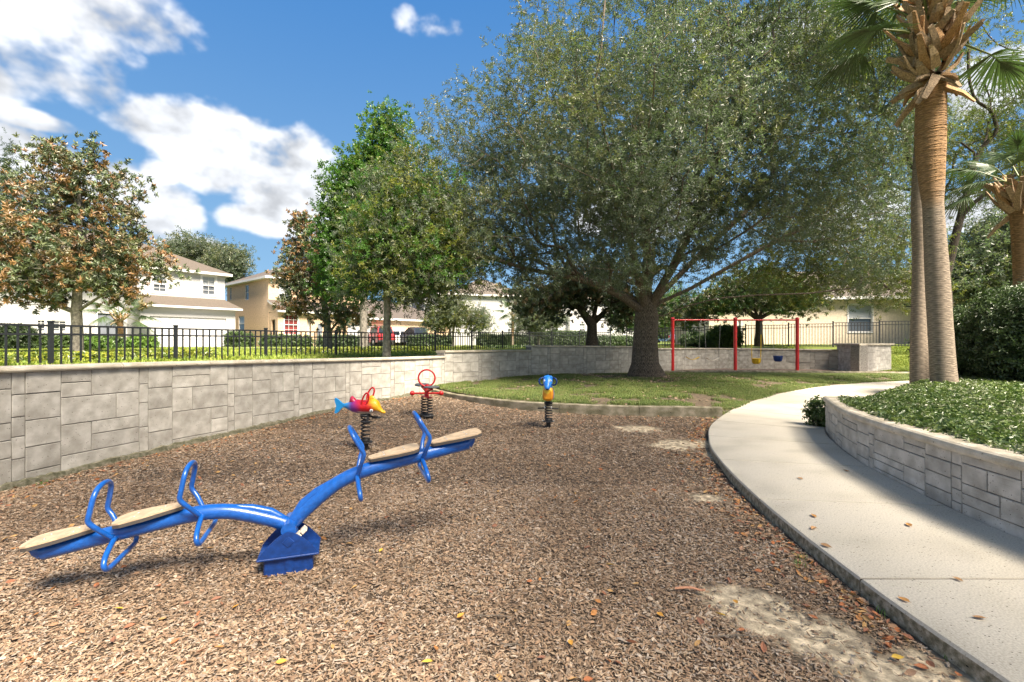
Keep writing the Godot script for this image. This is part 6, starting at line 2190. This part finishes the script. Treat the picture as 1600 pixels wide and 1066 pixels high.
func make_palms() -> void:
	palm("tall thick palm with an orange fibrous upper trunk in the planted bed", [at(1476, 606, 9.1), at(1470, 520, 9.1), at(1464, 420, 9.1), at(1457, 300, 9.1), at(1454, 220, 9.1), at(1456, 130, 9.1)], [0.215, 0.195, 0.19, 0.188, 0.182, 0.168, 0.16, 0.205, 0.235, 0.232, 0.215], 0.62, [130, 5.6, 1.9, 2.1], 15, 1.0, 11)
	palm("slimmer grey palm trunk leaning behind the thick palm", [at(1437, 601, 10.2), at(1436, 520, 10.2), at(1438, 400, 10.2), at(1436, 310, 10.2), at(1446, 150, 10.4), at(1462, -60, 10.6)], [0.17, 0.14, 0.135, 0.135, 0.13, 0.135, 0.13], 0.99, [22, 8.6, 0.7, 0.9], 16, 1.1, 47)
	palm("palm with a flaring orange crown of leaf bases at the right edge", [at(1603, 545, 12.0), at(1601, 450, 12.0), at(1598, 370, 12.0), at(1596, 322, 12.0)], [0.22, 0.20, 0.2, 0.22], 0.45, [60, 3.3, 0.8, 0.9], 15, 0.8, 83)
	# a small far palm with an orange stem
	palm("small far palm in front of the tall white house", [at(801, 541, 40.0), at(801, 520, 40.0), at(802, 492, 40.0)], [0.14, 0.12, 0.16], 0.4, [8, 2.35, 0.3, 0.4], 10, 0.8, 21)
	palm("small palm beside the white house's front door", [at(189, 541, 31.0), at(188, 515, 31.0), at(187, 498, 31.0)], [0.16, 0.15, 0.18], 0.4, [12, 1.6, 0.3, 0.4], 14, 0.95, 33)

# ---------------------------------------------------------------- shrubs, hedges, ground cover
func shrub(called: String, label: String, ctr: Vector3, half: Vector3, n: int, kind: String, palette: Array, group: String, boxy := 0.35, turn := 0.0, size := 1.0, uneven := 0.16) -> void:
	# ctr: middle of the shrub's foot
	var o := thing(called, label, "hedge" if called.contains("hedge") else "shrub", ctr, group)
	o.rotation.y = turn
	var st := MB.new()
	for k in maxi(3, int(half.x * 4)):
		var x := rng.randf_range(-0.8, 0.8) * half.x
		var z := rng.randf_range(-0.7, 0.7) * half.z
		st.tube([Vector3(x * 0.8, -0.1, z * 0.8), Vector3(x * 0.9, half.y * 0.7, z * 0.9), Vector3(x + rng.randf_range(-0.1, 0.1), half.y * 1.5, z)], [0.02, 0.014, 0.006], 4, false)
	part(o, "stems", st, mat.dark_bark)
	var places: Array = []
	var tints: Array = []
	for i in n:
		var d := rand_dir()
		var m: float = maxf(absf(d.x), maxf(absf(d.y), absf(d.z)))
		var cube := d / m
		var p := d.lerp(cube, 1.0 - boxy) * pow(rng.randf(), 0.28)
		var lump := 1.0 + uneven * noise_a.get_noise_3d(p.x * 130.0 * half.x + ctr.x * 70, p.y * 130.0, p.z * 130.0)
		p = p * half * lump + Vector3(0, half.y, 0)
		if p.y < 0.02: p.y = rng.randf_range(0.02, 0.15)
		var up := (d + rand_dir() * 0.9 + Vector3(0, 0.4, 0)).normalized()
		places.append(Transform3D((Basis(Quaternion(Vector3.UP, up)) * Basis(Vector3.UP, rng.randf() * TAU)).scaled(Vector3.ONE * size * rng.randf_range(0.8, 1.25)), p))
		var c: Color = pick(palette)
		var g := rng.randf_range(0.8, 1.2)
		tints.append(Color(c.r * g, c.g * g, c.b * g))
	scatter(o, "foliage", sprig(kind), mat.hedge_leaf, places, tints)

func make_shrubs() -> void:
	var dark := [Color(0.06, 0.095, 0.038), Color(0.075, 0.115, 0.045), Color(0.09, 0.135, 0.05), Color(0.075, 0.11, 0.05)]
	var mid := [Color(0.075, 0.125, 0.03), Color(0.095, 0.15, 0.034), Color(0.06, 0.105, 0.028)]
	var gold := [Color(0.22, 0.25, 0.025), Color(0.16, 0.21, 0.025), Color(0.10, 0.15, 0.022), Color(0.28, 0.29, 0.03)]
	# big dark shrubs at the right
	shrub("large_shrub", "big dense dark green shrub at the right edge behind the ground cover", P(10.6, 0.58, 9.3), Vector3(1.35, 0.98, 0.95), 5200, "bush", dark, "", 0.55)
	shrub("large_shrub", "darker shrub close beside the thick palm's right side", P(10.35, 0.58, 10.9), Vector3(0.75, 0.78, 0.8), 2600, "bush", dark, "", 0.7)
	# low golden hedge behind the left fence, in pieces one can tell apart
	var line := smooth_path([Vector2(-10.6, 7.2), Vector2(-9.7, 10.0), Vector2(-9.0, 12.3), Vector2(-8.0, 14.6), Vector2(-7.0, 16.6), Vector2(-5.8, 18.8), Vector2(-4.4, 20.8), Vector2(-3.1, 22.8), Vector2(-1.7, 24.8), Vector2(-0.3, 26.8), Vector2(1.2, 28.8)], 0.5)
	var l := lengths(line)
	var words := ["at the left edge of the picture", "in front of the left magnolia", "in front of the white house's shrubs", "in front of the white garage", "by the end of the white house's driveway", "in front of the beige porch", "in front of the beige house's magnolia", "in front of the parked cars", "left of the small street tree", "below the tall white house", "at the far end below the far white house"]
	var s := 0.0
	var k := 0
	while s < l[-1] - 1.0 and k < words.size():
		var r := along(line, l, s + 1.1)
		var px: float = 800.0 + F * r[0].x / r[0].y
		if px > 352.0 and px < 398.0:      # the driveway comes through here
			s += 2.25
			k += 1
			continue
		shrub("low_hedge", "low golden-green hedge behind the black fence " + words[k], P(r[0].x, 0.84, r[0].y), Vector3(1.15, 0.125, 0.40), 1000, "hedge", gold if k < 9 else mid, "low golden hedge along the fence", 0.3, atan2(r[1].y, r[1].x), 1.5)
		s += 2.25
		k += 1
	# clipped hedges in front of the houses
	for h in [["clipped dark hedge in front of the white house's windows", at(65, 549, 26.0), Vector3(2.3, 0.38, 0.5), mid, 0.9], ["tall dark hedge at the far left behind the fence", at(15, 549, 25.0), Vector3(0.85, 0.62, 0.6), dark, 0.9], ["clipped hedge right of the left magnolia's trunk", at(150, 549, 27.5), Vector3(1.1, 0.38, 0.5), mid, 0.9], ["block hedge between the white garage and the beige house", at(374, 547, 33.0), Vector3(0.75, 0.55, 0.7), mid, 0.9], ["clipped hedge below the beige house's red curtains", at(448, 546, 33.0), Vector3(1.5, 0.42, 0.5), mid, 0.8], ["dark clipped hedge right of the beige porch", at(530, 545, 33.0), Vector3(1.3, 0.40, 0.5), dark, 0.8], ["dark hedge right of the navy truck", at(672, 542, 40.0), Vector3(1.7, 0.42, 0.6), dark, 0.5], ["small square hedge below the tall white wall", at(761, 542, 42.0), Vector3(0.7, 0.5, 0.6), dark, 0.5], ["long dark hedge below the far white house", at(880, 541, 42.0), Vector3(2.4, 0.6, 0.7), dark, 0.5], ["dark hedge below the small far palm", at(800, 541, 43.0), Vector3(1.7, 0.45, 0.6), dark, 0.5], ["low dark hedge right of the forked magnolia", at(962, 541, 34.0), Vector3(1.9, 0.28, 0.5), dark, 0.5]]:
		shrub("clipped_hedge", h[0], h[1], h[2], int(2600 * h[2].x * h[2].y / h[4] * 0.8), "hedge", h[3], "clipped hedges by the houses", 0.15, 0.6 if h[1].x < -8.0 else 0.3, 2.0)
	# shrubs behind the back wall
	shrub("square_bush", "big square light green bush behind the middle red swing post", at(1132, 541, 26.0), Vector3(0.72, 0.5, 0.7), 1500, "hedge", [Color(0.09, 0.15, 0.02), Color(0.13, 0.19, 0.025), Color(0.07, 0.11, 0.02)], "", 0.3, 0.0, 1.7)
	shrub("round_bush", "low round bush left of the square bush behind the back wall", at(1098, 542, 27.0), Vector3(0.75, 0.26, 0.6), 700, "hedge", mid, "", 0.8, 0.0, 1.7)
	shrub("round_bush", "dark round bush far behind the left part of the swings", at(1085, 541, 32.0), Vector3(0.85, 0.4, 0.7), 700, "hedge", dark, "", 0.7, 0.0, 1.9)
	# leafy plants by the white house's door
	shrub("leafy_plant", "bright green leafy plant left of the white garage", at(222, 549, 27.0), Vector3(0.6, 0.35, 0.5), 420, "bush", [Color(0.12, 0.22, 0.03), Color(0.16, 0.26, 0.04)], "", 0.8, 0.0, 1.7)
	shrub("leafy_plant", "bright green plant in front of the white house's grey door", at(150, 551, 24.0), Vector3(0.5, 0.3, 0.5), 320, "bush", [Color(0.10, 0.19, 0.03), Color(0.14, 0.24, 0.04)], "", 0.8, 0.0, 1.7)
	# spill of ground cover at the end of the planter wall
	shrub("trailing_plant", "leafy plant spilling over the far end of the planter wall", P(5.1, 0.06, 7.86), Vector3(0.09, 0.22, 0.26), 300, "cover", mid, "", 0.5, 0.5, 1.2, 0.8)
	# ground cover
	var places: Array = []
	var tints: Array = []
	var pal := [Color(0.13, 0.195, 0.055), Color(0.16, 0.225, 0.06), Color(0.10, 0.16, 0.05), Color(0.19, 0.25, 0.07)]
	var tries := 0
	while places.size() < 34000 and tries < 160000:
		tries += 1
		var x := rng.randf_range(3.7, 14.5)
		var d := rng.randf_range(1.4, 14.0)
		if x > 1.12 * d + 1.6: continue
		if not Geometry2D.is_point_in_polygon(Vector2(x, d), bed_poly): continue
		var y := bed_drop(x, d) + rng.randf_range(0.0, 0.065) + 0.03 * (noise_a.get_noise_2d(x * 170, d * 170) + 0.4)
		var up := (Vector3.UP + rand_dir() * 0.9).normalized()
		places.append(Transform3D((Basis(Quaternion(Vector3.UP, up)) * Basis(Vector3.UP, rng.randf() * TAU)).scaled(Vector3.ONE * rng.randf_range(0.8, 1.35)), P(x, y, d)))
		var c: Color = pick(pal)
		if noise_b.get_noise_2d(x * 120, d * 120) > 0.12 and rng.randf() < 0.5: c = Color(0.24, 0.27, 0.15)
		tints.append(c)
	var gc := scatter(self, "ground_cover", sprig("cover"), mat.hedge_leaf, places, tints)
	tag(gc, "low jasmine ground cover filling the bed behind the planter wall", "ground cover")
# ---------------------------------------------------------------- mulch, leaves, grass
func chip_mesh(sd: int) -> ArrayMesh:
	var r := RandomNumberGenerator.new()
	r.seed = sd
	var mb := MB.new()
	# a splinter: bent strip with a wedge cross section, 1 long
	var prev: Array = []
	var bendy := r.randf_range(-0.12, 0.12)
	for k in 4:
		var t := k / 3.0 - 0.5
		var w := 0.18 * (1.0 - 1.2 * t * t) * r.randf_range(0.8, 1.2)
		var y := bendy * (1.0 - 4.0 * t * t)
		var g := r.randf_range(0.85, 1.15)
		mb.col = Color(g, g, g)
		var cur := [Vector3(t, y, w), Vector3(t, y + 0.07, 0.02), Vector3(t, y, -w)]
		if k > 0:
			mb.quad(prev[0], cur[0], cur[1], prev[1])
			mb.quad(prev[1], cur[1], cur[2], prev[2])
		prev = cur
	return mb.mesh(Vector3.ZERO, true)

func dead_leaf_mesh(sd: int) -> ArrayMesh:
	var r := RandomNumberGenerator.new()
	r.seed = sd
	var mb := MB.new()
	var n := 5
	var prev: Array = []
	var curl := r.randf_range(0.15, 0.5)
	var roll := r.randf_range(-0.3, 0.3)
	for k in n + 1:
		var t := float(k) / n
		var w := 0.24 * sin(PI * pow(t, 0.8)) + 0.01
		var y := curl * (t - 0.5) * (t - 0.5)
		var g := r.randf_range(0.85, 1.1)
		mb.col = Color(g, g, g)
		var cur := [Vector3(t - 0.5, y + w * (0.5 + roll), w), Vector3(t - 0.5, y, 0), Vector3(t - 0.5, y + w * (0.5 - roll), -w)]
		if k > 0:
			mb.quad(prev[0], cur[0], cur[1], prev[1])
			mb.quad(prev[1], cur[1], cur[2], prev[2])
		prev = cur
	mb.col = Color(0.6, 0.5, 0.4)
	mb.tube([Vector3(-0.5, curl * 0.25, 0), Vector3(-0.62, curl * 0.3, 0.02)], 0.012, 3, false)
	return mb.mesh(Vector3.ZERO, true)

func on_mulch(x: float, d: float) -> bool:
	# between wall, kerb and path
	if d > 12.9 or d < -0.5: return false
	var lo := -9.0
	for i in range(0, wall_path.size() - 1):
		if wall_path[i].y <= d and wall_path[i + 1].y > d: lo = wall_path[i].x
	var hi := 9.0
	for i in range(0, path_left.size() - 1):
		if path_left[i].y <= d and path_left[i + 1].y > d: hi = path_left[i].x
	if x < lo + 0.06 or x > hi - 0.01: return false
	if d > 9.0:
		var kd := 99.0
		for p in kerb_line:
			if absf(p.x - x) < 0.1: kd = minf(kd, p.y)
		if x < -2.1: kd = 12.7
		if d > kd - 0.07: return false
	return true

func make_litter() -> void:
	var chips: Array = []
	for k in 3: chips.append(chip_mesh(100 + k))
	var bark_tones := [Color(0.35, 0.24, 0.155), Color(0.41, 0.30, 0.205), Color(0.30, 0.20, 0.125), Color(0.26, 0.165, 0.105), Color(0.45, 0.355, 0.265), Color(0.37, 0.26, 0.165), Color(0.39, 0.315, 0.25), Color(0.33, 0.21, 0.13)]
	# table of the free width at each depth, to place chips quickly
	var lo: Array = []
	var hi: Array = []
	for i in 260:
		var d := i * 0.05
		var a := -9.0
		var b := -9.0
		var x := -5.6
		while x < 5.0:
			if on_mulch(x, d):
				if a < -8.0: a = x
				b = x
			x += 0.04
		lo.append(a); hi.append(b)
	var pl := [[], [], []]
	var tn := [[], [], []]
	for band in [[0.5, 3.2, 11500.0], [3.2, 5.0, 8000.0], [5.0, 8.0, 3800.0], [8.0, 12.9, 1600.0]]:
		var area: float = 0.0
		for i in range(int(band[0] / 0.05), int(band[1] / 0.05)):
			if lo[i] > -8.0: area += (hi[i] - maxf(lo[i], -1.15 * i * 0.05 - 1.9)) * 0.05
		for k in int(area * band[2]):
			var d := rng.randf_range(band[0], band[1])
			var i := int(d / 0.05)
			if lo[i] < -8.0: continue
			var x := rng.randf_range(maxf(lo[i], -1.15 * d - 1.9), hi[i])
			if d > 9.0 and not on_mulch(x, d): continue
			var sn := sand(x, d)
			if rng.randf() < sn * 0.93: continue
			var v := rng.randi() % 3
			var far: float = 1.0 + 0.06 * maxf(d - 4.0, 0.0)
			var L := rng.randf_range(0.009, 0.030) * far
			if rng.randf() < 0.04: L *= 1.7
			var b := Basis(Vector3.UP, rng.randf() * TAU) * Basis(Vector3(0, 0, 1), gauss() * 0.22) * Basis(Vector3(1, 0, 0), gauss() * 0.45)
			b = b * Basis.from_scale(Vector3(L, L * rng.randf_range(0.5, 1.0), L * rng.randf_range(0.5, 1.3)))
			pl[v].append(Transform3D(b, P(x, mulch_height(x, d) + rng.randf_range(0.001, 0.014), d)))
			var c: Color = pick(bark_tones)
			var brown_patch := noise_b.get_noise_2d(x * 55.0 + 300.0, d * 55.0)      # noise patches of browner chips
			if brown_patch > 0.08 and rng.randf() < 0.6: c = c.lerp(Color(0.20, 0.13, 0.08), 0.6)
			var g := rng.randf_range(0.75, 1.2)
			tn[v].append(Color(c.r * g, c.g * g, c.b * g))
	for v in 3:
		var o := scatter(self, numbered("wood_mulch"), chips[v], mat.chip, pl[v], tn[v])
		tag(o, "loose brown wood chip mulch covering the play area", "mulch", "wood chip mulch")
	# fallen leaves among the chips
	var lm: Array = []
	for k in 3: lm.append(dead_leaf_mesh(200 + k))
	var tones := [Color(0.36, 0.13, 0.05), Color(0.42, 0.19, 0.06), Color(0.28, 0.115, 0.06), Color(0.44, 0.26, 0.10), Color(0.33, 0.19, 0.105), Color(0.24, 0.11, 0.065), Color(0.38, 0.23, 0.14)]
	var lp := [[], [], []]
	var lt := [[], [], []]
	for k in 3000:
		var d := 0.9 + 12.0 * pow(rng.randf(), 1.6)
		var i := mini(int(d / 0.05), 259)
		if lo[i] < -8.0: continue
		var x := rng.randf_range(maxf(lo[i], -1.15 * d - 1.9), hi[i])
		# they gather along the path's edge and the foot of the wall
		if k % 5 < 2: x = hi[i] - absf(gauss()) * 0.16 - 0.02
		elif k % 5 == 2: x = lo[i] + absf(gauss()) * 0.3 + 0.08
		if not on_mulch(x, d): continue
		if rng.randf() < sand(x, d) * 0.75: continue
		var v := k % 3
		var L := rng.randf_range(0.028, 0.06)
		var b := Basis(Vector3.UP, rng.randf() * TAU) * Basis(Vector3(0, 0, 1), gauss() * 0.25) * Basis(Vector3(1, 0, 0), gauss() * 0.4)
		lp[v].append(Transform3D(b.scaled(Vector3.ONE * L), P(x, mulch_height(x, d) + rng.randf_range(0.008, 0.022), d)))
		var c: Color = pick(tones)
		lt[v].append(c)
	for v in 3:
		var o := scatter(self, numbered("leaf_litter"), lm[v], mat.dry_leaf, lp[v], lt[v])
		tag(o, "brown and rust dead leaves scattered over the mulch", "leaf litter", "leaf litter on the mulch")
	# leaves one can point to
	var spots := [[1250, 747, 0, "small tan dead leaf on the sidewalk in the sunlit patch"], [1272, 806, 1, "curled tan leaf in the middle of the sidewalk"], [1271, 825, 0, "small orange-brown leaf below the curled tan leaf on the sidewalk"], [1291, 853, 2, "pale tan leaf close to the sidewalk's left edge"], [1420, 820, 1, "dark tan leaf on the right half of the sidewalk"], [1497, 905, 0, "orange leaf lying in the nearest sidewalk joint"], [1530, 965, 2, "brown leaf on the nearest sidewalk slab"], [1412, 937, 1, "tiny tan leaf on the nearest slab's left part"], [1322, 735, 2, "dark leaf by the second sidewalk joint"]]
	for q in spots:
		var d: float = (EYE - 0.105) * F / (q[1] - 532.0)
		var p := at(q[0], q[1], d)
		var o := single("fallen_leaf", lm[q[2]], mat.dry_leaf.duplicate(), q[3], "leaf", Vector3(p.x, path_height(d) + 0.006, p.z), "leaves on the sidewalk")
		o.material_override.albedo_color = lin([0.45, 0.55, 0.40][q[2]], [0.25, 0.27, 0.22][q[2]], [0.11, 0.08, 0.10][q[2]])
		o.rotation = Vector3(0, q[0] * 0.7, 0)
		o.scale = Vector3.ONE * (0.075 if q[1] < 900 else 0.06)
	var golds := [[1403, 1032, "large yellow leaf at the lower right beside the sand patch"], [1127, 969, "orange leaf left of the sand patch"], [1150, 947, "yellow leaf at the sand patch's left corner"], [667, 1040, "yellow leaf near the bottom edge below the seesaw base"], [185, 957, "golden leaf on the mulch below the seesaw's left footrest"], [368, 952, "golden leaf on the mulch below the seesaw base"], [953, 887, "yellow leaf on the mulch right of the picture's middle"], [720, 965, "pale yellow leaf near the bottom centre"], [892, 1010, "orange yellow leaf at the bottom right of centre"], [595, 862, "yellow leaf just right of the seesaw base"], [440, 1042, "golden leaf at the bottom edge left of centre"], [1032, 968, "amber leaf below the pink bark strip"]]
	for q in golds:
		var d: float = (EYE - 0.01) * F / (q[1] - 532.0)
		var p := at(q[0], q[1], d)
		var o := single("yellow_leaf", lm[int(q[0]) % 3], mat.dry_leaf.duplicate(), q[2], "leaf", Vector3(p.x, mulch_height(p.x, d) + 0.022, p.z), "yellow leaves on the mulch")
		o.material_override.albedo_color = lin(0.58, 0.29 + 0.08 * (int(q[0]) % 2), 0.05)
		o.rotation = Vector3(0.2, q[0] * 0.9, 0.1)
		o.scale = Vector3.ONE * 0.052
	# twigs and a strip of bark
	var bk := MB.new()
	bk.tube(bend([Vector3(-0.075, 0.012, 0), Vector3(-0.03, 0.02, 0.006), Vector3(0.02, 0.018, 0.004), Vector3(0.065, 0.012, 0.02), Vector3(0.085, 0.02, 0.034)], 0.012), 0.012, 8, true, false, 0.45)
	var d0 := 1.49 * F / (927 - 532.0)
	var p0 := at(1075, 927, d0)
	single("bark_strip", bk, plain(0.50, 0.24, 0.14, 0.85), "pinkish brown strip of bark lying left of the sand patch", "bark", Vector3(p0.x, mulch_height(p0.x, d0) + 0.015, p0.z))
	for q in [[515, 905, 0.22, 0.9, "thin pale forked twig right of the seesaw base"], [770, 966, 0.20, -0.15, "straight thin twig near the bottom centre"], [1140, 1003, 0.26, -0.05, "long thin twig left of the sand patch"], [640, 890, 0.12, 2.3, "short dark twig on the mulch below the raised seesaw arm"], [1290, 1000, 0.1, -0.3, "short thin twig lying on the sand patch"], [800, 1010, 0.12, -0.3, "mossy short twig at the bottom centre"]]:
		var d: float = 1.49 * F / (q[1] - 532.0)
		var p := at(q[0], q[1], d)
		var tw := MB.new()
		var L: float = q[2]
		tw.tube(bend([Vector3(-L / 2, 0, 0), Vector3(-L / 6, 0.008, 0.012), Vector3(L / 6, 0.004, -0.008), Vector3(L / 2, 0.01, 0.01)], 0.02), 0.0028, 5)
		tw.tube([Vector3(L / 8, 0.004, -0.006), Vector3(L / 4, 0.012, -0.045)], 0.0018, 4)
		var o := single("twig", tw, mat.twig, q[4], "twig", Vector3(p.x, mulch_height(p.x, d) + 0.018, p.z), "twigs on the mulch")
		o.rotation.y = q[3]

func blade_tuft(sd: int) -> ArrayMesh:
	var r := RandomNumberGenerator.new()
	r.seed = sd
	var mb := MB.new()
	for k in 9:
		var a := r.randf() * TAU
		var base := Vector3(r.randf_range(-0.05, 0.05), 0, r.randf_range(-0.05, 0.05))
		var lean := Vector3(cos(a), 0, sin(a)) * r.randf_range(0.2, 0.8)
		var h := r.randf_range(0.6, 1.0) * 0.07
		var s := Vector3(-sin(a), 0, cos(a)) * 0.004
		var g := r.randf_range(0.75, 1.25)
		mb.col = Color(g, g, g)
		var m := base + (Vector3.UP + lean * 0.4) * h * 0.6
		var t := base + (Vector3.UP * 0.9 + lean) * h
		mb.quad(base - s, base + s, m + s * 0.8, m - s * 0.8)
		mb.tri(m - s * 0.8, m + s * 0.8, t)
	return mb.mesh(Vector3.ZERO, true)

func make_grass() -> void:
	var greens := [Color(0.13, 0.19, 0.04), Color(0.16, 0.22, 0.045), Color(0.2, 0.25, 0.05), Color(0.11, 0.165, 0.035), Color(0.24, 0.24, 0.08)]
	var places: Array = []
	var tints: Array = []
	var tries := 0
	while places.size() < 42000 and tries < 150000:
		tries += 1
		var d := rng.randf_range(8.9, 19.0)
		var x := rng.randf_range(-2.3, 14.0)
		if x > d * 1.05: continue
		if not Geometry2D.is_point_in_polygon(Vector2(x, d), lawn_poly): continue
		var bare := noise_b.get_noise_2d(x * 70.0, d * 70.0) * 1.4 + 0.45
		var near_trunk := Vector2(x - 4.25, d - 15.4).length()
		if rng.randf() > clampf(bare * 1.5, 0.0, 1.0): continue
		if near_trunk < 0.55 or (near_trunk < 2.4 and rng.randf() < 0.6): continue
		if x > 9.5 and d > 17.0 and rng.randf() < 0.3: continue
		places.append(Transform3D(Basis(Vector3.UP, rng.randf() * TAU).scaled(Vector3.ONE * rng.randf_range(0.7, 1.3)), P(x, lawn_height(x, d) - 0.006, d)))
		tints.append(pick(greens))
	var dl: Array = []
	var dt: Array = []
	for k in 2600:
		var a := rng.randf() * TAU
		var r := absf(gauss()) * 2.2
		var x := 4.25 + cos(a) * r * 1.3
		var d := 15.2 + sin(a) * r
		if k % 3 == 0:
			x = rng.randf_range(-2.0, 9.0)
			d = rng.randf_range(9.2, 18.0)
		if Vector2(x - 4.25, d - 15.4).length() < 0.5 or not Geometry2D.is_point_in_polygon(Vector2(x, d), lawn_poly): continue
		dl.append(Transform3D((Basis(Vector3.UP, rng.randf() * TAU) * Basis(Vector3(1, 0, 0), gauss() * 0.5)).scaled(Vector3.ONE * rng.randf_range(0.05, 0.09)), P(x, lawn_height(x, d) + 0.03, d)))
		dt.append(pick([Color(0.34, 0.24, 0.16), Color(0.42, 0.30, 0.2), Color(0.26, 0.18, 0.12)]))
	var ll := scatter(self, "lawn_leaf_litter", dead_leaf_mesh(210), mat.dry_leaf, dl, dt)
	tag(ll, "brown dead leaves on the grass round the oak's trunk", "leaf litter")
	var g := scatter(self, "grass", blade_tuft(5), mat.grass, places, tints)
	tag(g, "short patchy grass on the lawn round the oak", "grass")
	# longer tufts on the sunny slope right of the pier and behind the fence
	places = []; tints = []
	for k in 30000:
		var x: float
		var d: float
		if k % 3 == 0:
			d = rng.randf_range(19.0, 27.0)
			x = rng.randf_range(14.0, 24.0)
		elif k % 3 == 1:
			d = rng.randf_range(8.0, 34.0)
			x = -d * rng.randf_range(0.15, 1.1)
		else:
			d = rng.randf_range(20.0, 30.0)
			x = rng.randf_range(-3.0, 10.0)
		var y := ground_y(x, d)
		if y < -5.0: continue
		places.append(Transform3D(Basis(Vector3.UP, rng.randf() * TAU).scaled(Vector3(1.6, 1.2, 1.6) * rng.randf_range(0.8, 1.4)), P(x, y, d)))
		tints.append(pick([Color(0.24, 0.30, 0.03), Color(0.19, 0.27, 0.03), Color(0.29, 0.32, 0.035)]))
	var g2 := scatter(self, "lawn_grass", blade_tuft(6), mat.grass, places, tints)
	tag(g2, "sunny yellow-green lawn grass beyond the walls and fences", "grass")
	# weeds at the foot of the path and the wall
	places = []; tints = []
	for q in [[1245, 865], [1252, 878], [1478, 1005], [1490, 1020], [1370, 950], [70, 752], [74, 750], [200, 705], [1115, 655], [1120, 648]]:
		var d: float = 1.47 * F / (q[1] - 532.0)
		var p := at(q[0], q[1], d)
		for k in 2:
			places.append(Transform3D(Basis(Vector3.UP, rng.randf() * TAU).scaled(Vector3.ONE * rng.randf_range(0.5, 0.9)), Vector3(p.x + gauss() * 0.02, mulch_height(p.x, d), p.z + gauss() * 0.02)))
			tints.append(Color(0.14, 0.24, 0.04))
	var wd := scatter(self, "weeds", blade_tuft(7), mat.grass, places, tints)
	tag(wd, "few green weed blades at the edges of path and wall", "weeds")

func ground_y(x: float, d: float) -> float:      # height of the open ground outside the walls
	var best := 1e9
	var bi := 0
	for i in range(0, wall_path.size(), 4):
		var q: float = wall_path[i].distance_squared_to(Vector2(x, d))
		if q < best:
			best = q; bi = i
	if x > 13.9:
		var o := 99.0
		var line := [Vector2(14.3, 19.4), Vector2(16.5, 20.4), Vector2(18.5, 20.8), Vector2(24, 20.5), Vector2(30, 18.0)]
		var sgn := -1.0
		for i in 4:
			var c := Geometry2D.get_closest_point_to_segment(Vector2(x, d), line[i], line[i + 1])
			if c.distance_to(Vector2(x, d)) < o:
				o = c.distance_to(Vector2(x, d))
				sgn = 1.0 if (line[i + 1] - line[i]).cross(Vector2(x, d) - line[i]) > 0 else -1.0
		if sgn < 0: return -9.0
		return outer_height(x, d, o)
	var t: Vector2 = wall_path[mini(bi + 1, wall_path.size() - 1)] - wall_path[maxi(bi - 1, 0)]
	if best < 0.3 or t.cross(Vector2(x, d) - wall_path[bi]) < 0: return -9.0
	return outer_height(x, d, sqrt(best))
func _ready() -> void:
	rng.seed = 20240
	var cam := Camera3D.new()
	cam.name = "camera"
	add_child(cam)
	cam.position = Vector3(0, EYE, 0)
	cam.fov = rad_to_deg(2.0 * atan(533.0 / F))
	cam.keep_aspect = Camera3D.KEEP_HEIGHT
	cam.near = 0.05
	cam.far = 1500.0
	cam.current = true
	var we := WorldEnvironment.new()
	we.name = "world_environment"
	add_child(we)
	var env := Environment.new()
	we.environment = env
	env.background_mode = Environment.BG_SKY
	var sky := Sky.new()
	var pan := PanoramaSkyMaterial.new()
	pan.panorama = make_sky()
	pan.energy_multiplier = 1.15 / 3.9
	sky.sky_material = pan
	env.sky = sky
	env.tonemap_mode = Environment.TONE_MAPPER_LINEAR
	env.tonemap_exposure = 3.9
	env.sdfgi_enabled = true
	env.ssao_enabled = true
	env.ssil_enabled = true
	var sun := DirectionalLight3D.new()
	sun.name = "sun"
	add_child(sun)
	sun.light_energy = 1.6
	sun.light_color = Color(1.0, 0.95, 0.87)
	sun.light_angular_distance = 24.0
	sun.shadow_enabled = true
	var az := deg_to_rad(138.0)
	var el := deg_to_rad(54.0)
	var to_sun := Vector3(sin(az) * cos(el), sin(el), -cos(az) * cos(el))
	sun.look_at_from_position(to_sun * 50.0, Vector3.ZERO)
	print("sky")
	make_materials()
	lay_out()
	make_ground()
	make_path()
	make_kerb()
	make_walls()
	print("walls")
	make_seesaw()
	make_dolphin()
	make_two_seat_rider()
	make_small_rider()
	make_swings()
	make_fences()
	make_houses()
	make_cars()
	print("houses")
	make_trees()
	print("trees")
	make_palms()
	make_shrubs()
	print("shrubs")
	make_litter()
	make_grass()
	print("done")
